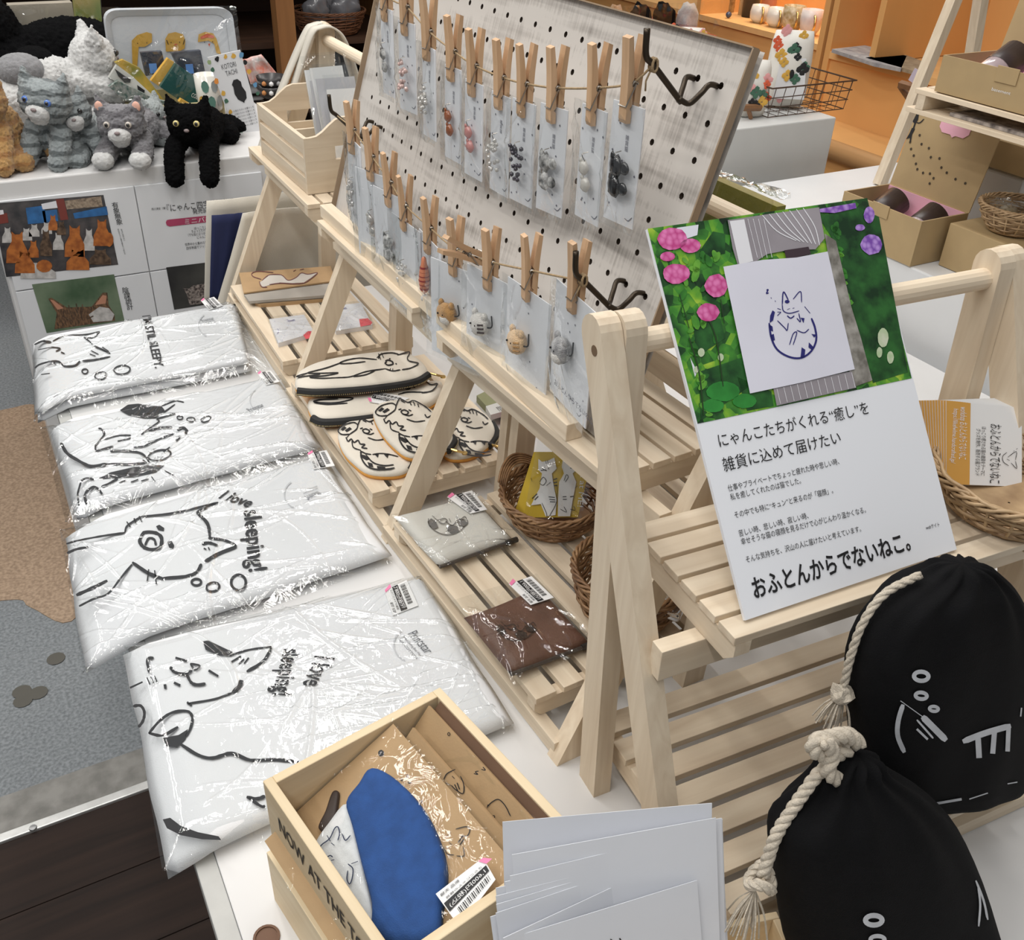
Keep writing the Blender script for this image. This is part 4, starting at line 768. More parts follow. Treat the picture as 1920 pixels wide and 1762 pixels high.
tc = N.new('ShaderNodeTexCoord'); v1 = N.new('ShaderNodeTexVoronoi'); v1.inputs['Scale'].default_value = 130; n1 = N.new('ShaderNodeTexNoise'); n1.inputs['Scale'].default_value = 28; n1.inputs['Detail'].default_value = 6
L.new(tc.outputs['Object'], v1.inputs['Vector']); L.new(tc.outputs['Object'], n1.inputs['Vector'])
mx = N.new('ShaderNodeMath'); mx.operation = 'MULTIPLY_ADD'; mx.inputs[1].default_value = .35; L.new(v1.outputs['Color'], mx.inputs[0]); sb = N.new('ShaderNodeMath'); sb.operation = 'SUBTRACT'; sb.inputs[1].default_value = .17; L.new(n1.outputs['Fac'], sb.inputs[0]); L.new(sb.outputs[0], mx.inputs[2])
cr = N.new('ShaderNodeValToRGB'); e = cr.color_ramp; e.elements[0].position = .3; e.elements[0].color = (.004, .018, .006, 1); e.elements[1].position = .75; e.elements[1].color = (.45, .62, .06, 1)
for p_, c_ in ((.42, (.015, .08, .015, 1)), (.55, (.06, .27, .03, 1)), (.65, (.18, .42, .03, 1))): k = e.elements.new(p_); k.color = c_
L.new(mx.outputs[0], cr.inputs['Fac']); L.new(cr.outputs[0], b.inputs['Base Color'])
def petal(name, c1, c2):
    m, nt, b = nodes(name); N = nt.nodes; v = N.new('ShaderNodeTexVoronoi'); v.inputs['Scale'].default_value = 210; tc = N.new('ShaderNodeTexCoord'); nt.links.new(tc.outputs['Object'], v.inputs['Vector']); r = N.new('ShaderNodeValToRGB'); r.color_ramp.elements[0].color = (*c1, 1); r.color_ramp.elements[1].color = (*c2, 1); r.color_ramp.elements[0].position = .2; r.color_ramp.elements[1].position = .75
    nt.links.new(v.outputs['Distance'], r.inputs['Fac']); nt.links.new(r.outputs[0], b.inputs['Base Color']); b.inputs['Roughness'].default_value = .25; b.inputs['Coat Weight'].default_value = .4; return m
q = lambda f: (bl + up_ * .297 * f, br + up_ * .297 * f)
def hgt(p): return (p - bl).dot(up_)
ph = obj('photo', BMquad([tl_ + pn * .0003, tr_ + pn * .0003, SP(1110, 728, .0003) + ex_ * .003, SP(242, 912, .0003) - ex_ * .001]), pm, po, False)
def art(name, fills=(), lines=(), m=None, w_=.0006, wpx=4, rings=()):
    if lines: o = obj(name, strokes(BM(), lines, lambda x, y: SP(x, y, w_), wpx, 5, fills, rings), m, ph, False); o['kind'] = 'stuff'; return o
    for fl_ in fills: obj(name, strokes(BM(), [], lambda x, y: SP(x, y, w_), wpx, 5, [fl_]), m, ph, False)
def circ(x, y, rx, ry, n=14, j=.12, sd=0):
    r = random.Random(sd + int(x)); return [(x + rx * math.cos(6.283 * k / n) * (1 + j * (r.random() - .5)), y + ry * math.sin(6.283 * k / n) * (1 + j * (r.random() - .5))) for k in range(n)]
art('sky_patch', [[(150, 105), (240, 92), (235, 135), (190, 150), (150, 130)], [(205, 640), (235, 700), (225, 720)]], m=mat('photo_sky', (.75, .78, .85), .3))
art('dark_foliage', [[(245, 200), (300, 120), (350, 130), (350, 210), (270, 230)], [(735, 60), (900, 20), (985, 60), (1105, 700), (960, 745), (800, 160)], [(215, 470), (330, 480), (350, 560), (230, 640)], [(240, 700), (420, 640), (450, 760), (250, 900)], [(400, 720), (540, 780), (550, 840), (440, 860)]], m=mat('photo_dark_green', (.008, .035, .012), .3, col2=(.03, .14, .03), vs=60))
lf = []; rl = random.Random(9)
for k in range(70):
    x, y = (rl.uniform(70, 340), rl.uniform(180, 880)) if k < 48 else (rl.uniform(800, 1080), rl.uniform(80, 700)); x = min(x, 95 + y * .28 + 220) ; a = rl.random() * 3.1; s_ = rl.uniform(14, 32)
    if x < 60 + y * .22 + 12: x = 60 + y * .22 + 30
    if k >= 48: x = min(x, 985 + (y - 60) * .18); x = max(x, 790 + y * .15)
    lf.append([(x + math.cos(a) * s_ * math.cos(th) - math.sin(a) * s_ * .5 * math.sin(th), y + math.sin(a) * s_ * math.cos(th) + math.cos(a) * s_ * .5 * math.sin(th)) for th in [.6 * i for i in range(10)]])
art('leaf_print', lf[::2], m=mat('photo_leaf', (.05, .25, .03), .3, col2=(.02, .10, .02), vs=70), w_=.0008); art('leaf_print', lf[1::2], m=mat('photo_leaf_light', (.16, .42, .05), .3, col2=(.06, .25, .03), vs=70), w_=.0009)
art('leaf_print', [circ(340, 780, 70, 42), circ(430, 820, 50, 30), circ(300, 840, 44, 28)], m=mat('photo_leaf_mid', (.04, .30, .05), .3, var=.4, vs=50), w_=.0010)
art('stalk_print', [], [(6, (200, 560), (240, 700), (260, 880)), (6, (250, 420), (310, 560), (340, 760)), (5, (160, 380), (200, 520)), (5, (330, 400), (345, 500))], m=mat('photo_stalk', (.02, .05, .015), .4), w_=.0011)
art('pink_hydrangea', [circ(130, 152, 62, 46), circ(205, 180, 42, 30), circ(145, 295, 56, 42), circ(312, 345, 48, 48), circ(278, 455, 46, 38), circ(110, 225, 30, 20)], m=petal('photo_pink', (.80, .22, .50), (.55, .06, .25)), w_=.0012)
art('bokeh_spot', [circ(250, 620, 14, 18), circ(330, 640, 12, 16), circ(235, 180, 14, 10), circ(230, 690, 10, 14), circ(1000, 560, 22, 40), circ(1030, 640, 14, 26), circ(985, 620, 12, 22)], m=mat('photo_bokeh', (.62, .66, .5), .3, col2=(.4, .55, .3), vs=90), w_=.0011)
art('purple_hydrangea', [circ(952, 175, 46, 42), [(738, 28), (885, 3), (890, 25), (800, 45), (740, 42)], circ(942, 52, 22, 34), circ(905, 105, 20, 14)], m=petal('photo_purple', (.50, .30, .75), (.20, .07, .42)), w_=.0012)
art('trunk', [[(758, 130), (805, 160), (868, 430), (908, 560), (955, 735), (872, 765), (845, 600), (795, 350)]], m=mat('photo_bark', (.40, .38, .35), .4, col2=(.16, .15, .13), vs=90), w_=.0013)
sk = mat('photo_skirt', (.36, .33, .36), .4, var=.2, vs=20)
art('skirt', [[(358, 75), (540, 48), (735, 22), (758, 150), (720, 195), (600, 200), (520, 215), (470, 248), (400, 262), (378, 190)], [(545, 760), (870, 698), (888, 765), (560, 840)]], m=sk, w_=.0014)
art('skirt_stripe', [], [(4, (500 + 28 * k, 55 - 5 * k), (560 + 26 * k, 120 - 3 * k), (640 + 16 * k, 160 + 3 * k)) for k in range(7)] + [(3, (440 + 22 * k, 70), (480 + 20 * k, 230)) for k in range(4)] + [(3, (560 + 28 * k, 770 - 6 * k), (575 + 28 * k, 832 - 6 * k)) for k in range(12)], m=mat('photo_white', (.8, .8, .84), .4), w_=.0017)
art('strap', [[(365, 80), (425, 72), (462, 245), (405, 258)]], m=MATS['photo_white'], w_=.0018); art('hand_shadow', [[(590, 200), (690, 185), (700, 215), (600, 240)]], m=mat('photo_shadow', (.05, .03, .04), .5), w_=.0018)
art('tote', [[(338, 268), (500, 240), (640, 230), (768, 205), (830, 480), (880, 690), (660, 745), (448, 790), (400, 560)]], m=mat('photo_tote', (.76, .76, .86), .35, var=.06, vs=12), w_=.0020)
art('tote_cat', [circ(600, 412, 10, 7), [(530, 470), (540, 448), (550, 455), (542, 490), (528, 500)], [(526, 505), (540, 515), (542, 535), (530, 530)], [(530, 550), (545, 545), (550, 570), (540, 575)], [(660, 600), (675, 610), (672, 640), (655, 645)], [(690, 580), (710, 600), (700, 610), (688, 600)], [(700, 545), (720, 548), (712, 560)], [(655, 478), (672, 480), (668, 500)]],
    [(8, (526, 500), (535, 560), (560, 610), (610, 640), (660, 643), (700, 615), (720, 570), (715, 520), (700, 480)), (5, (580, 425), (585, 372), (605, 405)), (4, (625, 402), (655, 370), (660, 415)), (4, (580, 425), (585, 450), (610, 460), (650, 450)), (4, (560, 490), (590, 520), (600, 530), (605, 500)), (4, (610, 590), (625, 545), (640, 540), (625, 590)), (4, (640, 530), (670, 540), (690, 525)), (3, (600, 445), (612, 440)), (3, (622, 440), (630, 438)), (4, (640, 480), (655, 495), (648, 460)), (4, (672, 432), (695, 460)), (5, (560, 470), (575, 455)), (5, (600, 470), (615, 480), (630, 470)), (4, (560, 440), (575, 445)), (4, (560, 455), (575, 455)), (5, (515, 365), (522, 363), (515, 378), (524, 376)), (4, (533, 395), (536, 399)), (4, (550, 408), (553, 412))], m=mat('photo_navy', (.02, .02, .16), .5), w_=.0023)
bm = BM(); W0 = .0006
def pt(body, a, b, hpx, bold=0, up=None):
    A_, B_ = SP(*a, W0), SP(*b, W0); text_span(body, A_, B_, up_, ink, 'x', po, h=(SP(a[0], a[1] - hpx) - SP(*a)).length, bold=bold, join=bm)
pt('にゃんこたちがくれる“癒し”を', (328, 1008), (945, 868), 46); pt('雑貨に込めて届けたい', (346, 1108), (830, 990), 46)
pt('仕事やプライベートでちょっと疲れた時や悲しい時、', (364, 1192), (822, 1078), 22); pt('私を癒してくれたのは猫でした。', (374, 1228), (664, 1158), 22)
pt('その中でも特に“キュン”と来るのが「寝顔」。', (391, 1302), (797, 1198), 22); pt('苦しい時、悲しい時、寂しい時、', (409, 1378), (695, 1302), 22)
pt('幸せそうな猫の寝顔を見るだけで心がじんわり温かくなる。', (418, 1412), (932, 1278), 22); pt('そんな気持ちを、沢山の人に届けたいと考えています。', (438, 1486), (912, 1356), 22); pt('webサイト', (1180, 1350), (1236, 1336), 15)
me = bpy.data.meshes.new('lettering'); bm.to_mesh(me); bm.free(); obj('lettering', me, ink, po, False)
bm = BM(); pt('おふとんからでないねこ。', (472, 1632), (1118, 1428), 72, .02); me = bpy.data.meshes.new('title_lettering'); bm.to_mesh(me); bm.free(); obj('title_lettering', me, ink, po, False)
# ---------------------------------------------------------------- basket of shop cards on the rack shelf
KQ = crop(1640, 430, 2.797)
qb = P(1893, 962, ZUP); basket('light wicker basket holding the fan of shop cards', (qb.x + .004, qb.y + .006, ZUP), .052, .068, .034, 7, wick2, 20, False)
cb = P(*KQ(560, 1330), ZUP + .012); nC = Vector((-.15, -.78, .6)).normalized(); och = mat('ochre', (.68, .36, .08), .55, var=.05)
def SC_(x, y, w_=0, base=None): return PN(*KQ(x, y), base or cb, nC) + nC * w_
for i in range(14):
    f = i / 13; k = 13 - i; off = -nC * .0013 * k; dx, dy = -9.4 * k, -2.2 * k + .17 * k * k * .5
    c4 = [SC_(375 + dx, 900 + dy) + off, SC_(772 - 4 * k, 935 - 5 * k) + off, SC_(772 - 4 * k, 1350) + off, SC_(375 + dx * .55, 1335) + off]
    lab = 'front shop card of the fan, with a sleeping cat drawing' if i == 13 else 'ochre and white shop card fanned out in the light wicker basket'
    t = thing('shop_card', lab, 'card', tuple((c4[2] + c4[3]) / 2), 0, 'fanned shop cards')
    obj('card', plate(c4, .0006, nC), tagw, t, False); o2 = nC * .0003
    obj('ochre_band', BMquad([c4[0] + o2, c4[0].lerp(c4[1], .315) + o2, c4[3].lerp(c4[2], .30) + o2, c4[3] + o2]), och, t, False)
    if i == 13:
        bm = BM(); text_span('おふとんからでないねこ', SC_(607, 1020, .0008), SC_(602, 1330, .0008), SC_(650, 1020) - SC_(607, 1020), ink, 'x', t, h=.010, join=bm); text_span('ほっこり癒される猫の雑貨をテーマに', SC_(560, 1035, .0008), SC_(553, 1290, .0008), SC_(590, 1035) - SC_(560, 1035), ink, 'x', t, h=.004, join=bm); text_span('グッズを制作、販売する猫ブランド', SC_(532, 1045, .0008), SC_(525, 1290, .0008), SC_(560, 1045) - SC_(532, 1045), ink, 'x', t, h=.004, join=bm)
        strokes(bm, [[(700, 1240), (672, 1220), (668, 1190), (690, 1170)], [(695, 1195), (740, 1165), (735, 1210)], [(735, 1215), (742, 1255), (712, 1225)], [(690, 1205), (705, 1212)], [(740, 1155), (745, 1148)], [(725, 1165), (730, 1160)]], lambda x, y: SC_(x, y, .0008), 3, 3)
        me = bpy.data.meshes.new('print'); bm.to_mesh(me); bm.free(); obj('print', me, ink, t, False)
        bm = BM(); text_span('workshop おふとんからでないねこ', SC_(447, 930, .0008), SC_(440, 1205, .0008), SC_(470, 930) - SC_(447, 930), tagw, 'x', t, h=.007, join=bm); text_span('https://likefwlme.handcrafted.jp/', SC_(412, 940, .0008), SC_(396, 1225, .0008), SC_(440, 940) - SC_(412, 940), tagw, 'x', t, h=.005, join=bm)
        me = bpy.data.meshes.new('band_print'); bm.to_mesh(me); bm.free(); obj('band_print', me, tagw, t, False)
# ================================================================ BLACK DRAWSTRING BAGS
KB8 = crop(1340, 1040, 2.44); blk = mat('black_cotton', (.0042, .0042, .005), .95, var=.3, vs=60, bump=.4, bs=1200, spec=.2); cord = mat('cotton_cord', (.62, .55, .45), .95, var=.2, vs=200, bump=.6, bs=700)
fR = Vector((math.cos(R(-4)), math.sin(R(-4)), 0)); nR = Vector((fR.y, -fR.x, 0))     # along the near rack, and out of its front
def sack(label, base, Ls, Rs, dep, lean=0, seed=0, gather=.0):
    """soft bag: left and right outline, belly depth per level; front face on the plane through base"""
    n = (nR * math.cos(lean) + Vector((0, 0, math.sin(lean)))).normalized(); rings = []
    for lv, (l, r, d) in enumerate(zip(Ls, Rs, dep)):
        g_ = max(0, (lv - 3) / 7) ** 1.3 * gather
        a, b_ = PN(*KB8(*l), base, n), PN(*KB8(*r), base, n); c = (a + b_) / 2; u = (b_ - a) / 2; ring = []
        for k in range(80):
            th = 6.2832 * k / 80; x = math.copysign(abs(math.cos(th)) ** .8, math.cos(th)); y = math.copysign(abs(math.sin(th)) ** .8, math.sin(th))
            p = c + u * x + n * d * y; p += n * .006 * noise.noise((p.x * 22 + seed, p.y * 22, p.z * 9)) + u.normalized() * .002 * noise.noise((p.x * 30, p.z * 30, seed)); p += (n * math.sin(th) + u.normalized() * math.cos(th)) * g_ * math.sin(11 * th + .6 * math.sin(3 * th + seed)); p.z = max(p.z, TZ + .002); ring.append(p)
        rings.append(ring)
    lowest = min(p.z for p in rings[0]); t = thing('drawstring_bag', label, 'bag', tuple(sum(rings[0], Vector()) / 80), 0, 'black drawstring bags')
    return t, obj('body', loft(BM(), rings), blk, t, False, smooth=True, sub=1), n
whp = mat('white_print', (.62, .64, .68), .7, var=.15, vs=90)
b1 = P(1840, 1500, SHZ) + nR * .012
bag1, body1, n1_ = sack('black drawstring bag with white bubbles, standing on the rack behind the other bag', b1,
    [(1040, 1165), (760, 1120), (660, 1000), (640, 850), (636, 640), (650, 500), (700, 350), (790, 225), (900, 160), (1030, 105), (1060, 60)],
    [(1390, 1080), (1398, 1030), (1400, 900), (1402, 700), (1404, 500), (1404, 300), (1385, 220), (1340, 150), (1290, 95), (1240, 62), (1200, 12)], [.012, .028, .034, .036, .037, .036, .034, .03, .026, .018, .016], R(7), 3, .0035)
S1 = Kd(KB8, drape(body1, .002))
obj('print', strokes(BM(), [(22, (862, 685), (840, 760), (838, 830), (868, 905)), (30, (1060, 850), (1000, 790), (950, 740)), (6, (950, 740), (850, 668)), (16, (925, 797), (975, 845)), (9, (925, 755), (965, 800), (1000, 840)), (28, (1135, 855), (1240, 815), (1355, 782)), (40, (1205, 840), (1210, 930)), (36, (1280, 810), (1272, 910)), (32, (1345, 785), (1340, 900)), (18, (1015, 1138), (1130, 1118)), (8, (1165, 1118), (1250, 1090)), (8, (1340, 1048), (1385, 1040)), (10, (1400, 740), (1404, 700))], S1, 10, 5, [], [(945, 556, 33, 21, .05, 20), (945, 645, 26, 15, .1, 18), (1003, 705, 20, 11, .1, 16)]), whp, bag1, False)
bm = rope(BM(), [PN(*KB8(*p), b1, n1_) - n1_ * .004 for p in ((960, 105), (800, 190), (700, 320), (640, 480), (607, 620))], .0030); obj('cord', bm, cord, bag1, False, smooth=True)
def tassel(bm, c, d, L_=.03, sd=0):
    r = random.Random(sd); d = Vector(d).normalized()
    for k in range(26):
        v = (d + Vector((r.uniform(-.6, .6), r.uniform(-.6, .6), r.uniform(-.4, .3)))).normalized(); tube(bm, smoothpath([c, c + v * L_ * .5, c + v * L_ * .8 + Vector((0, 0, -L_ * .25))], 3), .0006, 4)
e1 = PN(*KB8(600, 650), b1, n1_) - n1_ * .004; bm = BM(); blob(bm, e1, .008, 2, 1, 1, 1, .3, 2); tassel(bm, e1, (-.2, -.2, -1), .03, 1); obj('knot', bm, cord, bag1, False)
b2_ = P(1650, 1762, TZ + .06) + nR * .0
bag2, body2, n2_ = sack('black drawstring bag in front with the thick knotted cord', b2_,
    [(480, 1985), (400, 1930), (345, 1800), (318, 1560), (300, 1400), (290, 1300), (310, 1210), (400, 1140), (470, 1070), (490, 1010), (560, 905)],
    [(1130, 1985), (1230, 1930), (1262, 1800), (1190, 1500), (1130, 1330), (1060, 1200), (980, 1110), (880, 1020), (780, 975), (720, 940), (735, 890)], [.02, .036, .042, .043, .042, .04, .036, .03, .024, .017, .018], R(14), 8, .0045)
S2 = Kd(KB8, drape(body2, .002))
obj('print', strokes(BM(), [(10, (1205, 1510), (1215, 1600), (1208, 1700)), (8, (1215, 1540), (1235, 1600), (1245, 1660)), (10, (1195, 1490), (1230, 1580), (1250, 1670))], S2, 10, 4, [], [(728, 1672, 38, 22, 0, 24), (745, 1760, 32, 16, 0, 20)]), whp, bag2, False)
pp = lambda *p: [PN(*KB8(*a), b2_, n2_) + n2_ * .002 for a in p]
bm = rope(BM(), pp((520, 950), (460, 1000), (400, 1080), (330, 1180), (270, 1280), (235, 1380), (210, 1460)), .0043, 300); rope(bm, pp((650, 860), (600, 820), (520, 830), (455, 850), (450, 890), (520, 910), (600, 880)), .0056, 260); rope(bm, [p + n2_ * .006 for p in pp((470, 820), (500, 880), (480, 960), (530, 1000))], .0052, 260); obj('cord', bm, cord, bag2, False, smooth=True)
e2 = pp((205, 1480))[0]; bm = BM(); rope(bm, [e2 + Vector((.008 * math.cos(a), .008 * math.sin(a), .006 * math.sin(2 * a))) for a in [i * .9 for i in range(8)]], .0038, 300); tassel(bm, e2 + Vector((-.004, 0, -.008)), (-.4, -.2, -1), .04, 4); obj('knot', bm, cord, bag2, False)
# ================================================================ WOODEN BOXES AT THE FRONT
wbx = wood('box_wood_x', (.80, .66, .45), (.66, .50, .30), 0, .8); wby = wood('box_wood_y', (.80, .66, .45), (.66, .50, .30), 1, .8)
ZR = TZ + .145; cB, cL, cR_ = P(825, 1288, ZR), P(493, 1465, ZR), P(1055, 1530, ZR)
e1_ = (cR_ - cB).normalized(); e2_ = (cL - cB); e2_ = (e2_ - e1_ * e2_.dot(e1_)); wB = e2_.length; e2_.normalize(); lB = .19
def open_box(name, label, o, ex, ey, lx, ly, z0, z1, th=.008, m=(wbx, wby), cat='box', bottom=True):
    rz = math.atan2(ex.y, ex.x); t = thing(name, label, cat, (o.x, o.y, z0), rz); s = 1 if (Matrix.Rotation(-rz, 3, 'Z') @ ey).y > 0 else -1; h = z1 - z0
    obj('side_panel', bx(0, lx, 0, s * th, 0, h, .0008), m[0], t); obj('side_panel', bx(0, lx, s * (ly - th), s * ly, 0, h, .0008), m[0], t)
    obj('end_panel', bx(0, th, s * th, s * (ly - th), 0, h, .0008), m[1], t); obj('end_panel', bx(lx - th, lx, s * th, s * (ly - th), 0, h, .0008), m[1], t)
    if bottom: obj('bottom', bx(th, lx - th, s * th, s * (ly - th), .002, .008), m[0], t)
    return t
bxl = open_box('wooden_box', 'lower pale wooden box under the lettered box', cB + e2_ * .004 + e1_ * .004, e1_, e2_, lB, wB + .004, TZ, TZ + .066)
bxu = open_box('wooden_box', 'pale wooden box lettered NOW AT THE TOP OF, kraft packs inside', cB, e1_, e2_, lB, wB, TZ + .0665, ZR)
fo = cL - Vector((0, 0, .036)) + e2_ * .0006
text_span('NOW AT THE TOP OF', fo + e1_ * .022, fo + e1_ * .186, Vector((0, 0, 1)), ink, 'lettering', bxu, h=.017, bold=.012)
# kraft packs leaning in the box
K6 = crop(480, 1280, 3.2)
def pack_plane(c, ang=48): dn = (e2_ * math.cos(R(ang)) - Vector((0, 0, 1)) * math.sin(R(ang))).normalized(); n = e1_.cross(dn).normalized(); n = n if n.z > 0 else -n; return P(*K6(*c), ZR - .002), n, dn
kd = mat('kraft_dark', (.40, .255, .13), .75, var=.08, vs=40)
KP_ = []
for i, (c, lab, L_) in enumerate([((1090, 92), 'brown pack against the far wall of the lettered box', .165), ((1020, 120), 'kraft pack with a ring-eyed cat drawing, behind the others', .168), ((925, 250), 'kraft pack with a sleepy striped cat in the lettered box', .168), ((808, 228), 'kraft pack holding the blue and white cap pouch', .172)]):
    o, n, dn = pack_plane(c, 50 if i < 3 else 24); o = o + e1_ * .004; ln = .086 if i < 3 else .135; c4 = [o, o + e1_ * L_, o + e1_ * L_ + dn * ln, o + dn * ln]
    t = thing('kraft_pack', lab, 'package', tuple((c4[2] + c4[3]) / 2), 0, 'kraft packs in the lettered box'); obj('card', plate(c4, .0025, n), bl if False else (mat('brown_pack', (.17, .09, .05), .6, var=.15) if i == 0 else kraft), t, False)
    cc_ = sum(c4, Vector()) / 4; film_sheet(t, [cc_ + (p - cc_) * 1.04 + n * .004 for p in c4], 70, 50, 14, .0026, .003, 90 + i, lambda s, u: .004 * np.sin(np.pi * s), m=film('smooth_film', base=.018, bump=.2, bs=45, rough=.04))
    KP_.append((t, o, n))
def SK(i, w_): t, o, n = KP_[i]; return lambda x, y: PN(*K6(x, y), o, n) + n * w_
sl = [[(1130, 580), (1150, 545), (1200, 520)], [(1140, 600), (1170, 615)], [(1180, 560), (1195, 575)], [(1230, 560), (1250, 610), (1245, 665), (1200, 640), (1175, 615)], [9, (1210, 600), (1225, 640)], [9, (1195, 610), (1215, 650)], [(1310, 545), (1335, 550), (1320, 535), (1340, 530)], [(1355, 520), (1380, 525), (1365, 505)]]
obj('print', strokes(BM(), sl, SK(2, .0008), 6, 4), ink, KP_[2][0], False)
obj('print', strokes(BM(), [[(1390, 745), (1420, 715), (1460, 700), (1500, 740), (1530, 800)], [(1395, 730), (1390, 750)]], SK(1, .0008), 6, 4, [], [(1160, 308, 7, 9, 0, 4), (1430, 803, 6, 7, 0, 4)]), ink, KP_[1][0], False)
obj('print', strokes(BM(), [[(870, 580), (880, 575), (872, 590), (885, 588)], [(900, 555), (920, 560), (905, 568), (920, 572)], [(910, 600), (935, 600), (915, 608)], [9, (815, 590), (850, 605)], [9, (760, 545), (780, 570)], [(980, 715), (1000, 710), (990, 730)], [(1130, 990), (1150, 1030), (1190, 1035)], [(1200, 880), (1260, 865), (1285, 880), (1270, 920), (1230, 920)], [12, (1215, 960), (1245, 920)], [12, (1225, 975), (1250, 940)], [(1205, 1040), (1250, 1040), (1245, 985)], [(1160, 960), (1180, 975)], [(1145, 985), (1160, 1000)], [(1140, 930), (1170, 900)]] + [[6, (1145 + 14 * math.cos(a), 1495 + 14 * math.sin(a)), (1145 + 36 * math.cos(a + .2), 1495 + 36 * math.sin(a + .2)), (1145 + 14 * math.cos(a + .78), 1495 + 14 * math.sin(a + .78))] for a in [k * .785 for k in range(8)]], SK(3, .0008), 6, 3, [circ(752, 425, 18, 20)]), ink, KP_[3][0], False)
def puffN(pts, S_, n, th):
    w = [S_(*p) for p in pts]; w = smoothpath(w, 4, True); c = sum(w, Vector()) / len(w); bm = BM(); prev = None; N_ = len(w)
    for sc_, hz in ((1, 0), (1, .4), (.97, .75), (.88, .93), (.6, 1), (.2, 1)):
        cur = [bm.verts.new(c + (p - c) * sc_ + n * th * hz) for p in w]
        if prev:
            for i in range(N_): bm.faces.new((prev[i], prev[(i + 1) % N_], cur[(i + 1) % N_], cur[i]))
        else: bm.faces.new(cur[::-1])
        prev = cur
    bm.faces.new(prev); return bm
t3, o3_, n3_ = KP_[3]
lin = obj('linen_panel', puffN([(560, 735), (450, 850), (375, 960), (365, 1040), (420, 1150), (560, 1360), (720, 1560), (760, 1560), (690, 1260), (620, 960)], SK(3, .001), n3_, .006), mat('linen', (.66, .67, .68), .9, var=.08, vs=200, bump=.3, bs=1200), t3, False, smooth=True)
blu = obj('blue_panel', puffN([(715, 528), (640, 620), (563, 735), (600, 880), (660, 1120), (720, 1350), (750, 1560), (1080, 1560), (1130, 1380), (1158, 1150), (1110, 950), (1010, 760), (860, 600)], SK(3, .001), n3_, .011), mat('navy_blue_cloth', (.018, .075, .26), .85, var=.2, vs=80, bump=.3, bs=1200), t3, False, smooth=True)
obj('print', strokes(BM(), [[(400, 1050), (420, 1000), (470, 960), (500, 900), (520, 890), (530, 930), (520, 970)], [(545, 930), (565, 970), (595, 940)], [(480, 985), (500, 1000)], [(455, 940), (475, 975)], [(400, 1060), (440, 1090), (430, 1110), (470, 1160)], [(455, 1070), (475, 1060), (490, 1070)], [(480, 1090), (500, 1085)], [(580, 1110), (610, 1140), (605, 1200), (590, 1230), (575, 1200), (580, 1150)], [(600, 1110), (640, 1095)]], SK(3, .009), 7, 4), mat('navy_ink', (.02, .03, .07), .7), lin, False)
st_ = obj('brown_strap', puffN([(470, 665), (505, 665), (500, 740), (490, 800), (470, 860), (420, 900), (390, 890), (390, 860), (430, 780)], SK(3, .001), n3_, .004), mat('strap_brown', (.035, .02, .015), .6), t3, False, smooth=True)
price_tag(t3, [SK(3, .013)(1395, 1085), SK(3, .013)(1115, 1300), SK(3, .013)(1255, 1495), SK(3, .013)(1470, 1215)], '1,600円(税込)')
# ---------------------------------------------------------------- sheaf of white leaflets in a small box
K7 = crop(900, 1480, 3.2); shm = mat('leaflet_white', (.72, .74, .79), .6, var=.02)
zS = TZ + .205
TL_ = [(135, 195), (192, 392), (203, 405), (205, 412), (180, 520), (150, 555), (95, 592), (95, 640), (98, 690), (95, 742), (62, 765), (140, 892), (150, 902)]; TR_ = [(1392, 82), (1415, 170), (1450, 172), (1455, 178), (1470, 212), (1474, 220), (1450, 282), (1440, 300), (1415, 300), (1370, 318), (1325, 345), (1315, 345), (1302, 545)]
for i, (a, b_) in enumerate(zip(TL_, TR_)):
    z = zS - i * .0034; A, B = P(*K7(*a), z), P(*K7(*b_), z); ex = (B - A).normalized(); B = A + ex * min((B - A).length, .155); dn = (Vector((ex.y, -ex.x, 0)) * .42 + Vector((0, 0, -.9))); dn = dn if dn.y < 0 else Vector((-dn.x, -dn.y, dn.z)); ln = (z - TZ - .004) / .9; nn = ex.cross(dn).normalized(); nn = nn if nn.dot(EYE - A) > 0 else -nn
    t = thing('leaflet', 'front white leaflet of the sheaf beside the lettered box' if i == 12 else 'white leaflet in the sheaf beside the lettered box', 'leaflet', tuple(A + dn * ln), 0, 'sheaf of leaflets'); obj('sheet', plate((A, B, B + dn * ln, A + dn * ln), .0005, nn), shm, t, False)
    if i == 12: obj('print', strokes(BM(), [[10, (780, 895), (795, 905)], [14, (835, 890), (845, 905)]], lambda x, y: PN(*K7(x, y), A, nn) + nn * .0005, 8, 0), ink, t, False)
    if i == 11: obj('photo_strip', strokes(BM(), [], lambda x, y: PN(*K7(x, y), A, nn) + nn * .0005, fills=[[(380, 850), (640, 750), (690, 745), (520, 800)]]), mat('photo_mix', (.35, .33, .33), .5, col2=(.05, .04, .04), vs=150), t, False)
q = P(1456, 1708, TZ + .06); open_box('wooden_box', 'small pale wooden box that holds the sheaf of leaflets', Vector((q.x, q.y, 0)), Vector((-1, .30, 0)).normalized(), Vector((-.30, -1, 0)).normalized(), .245, .17, TZ, TZ + .06, .006)
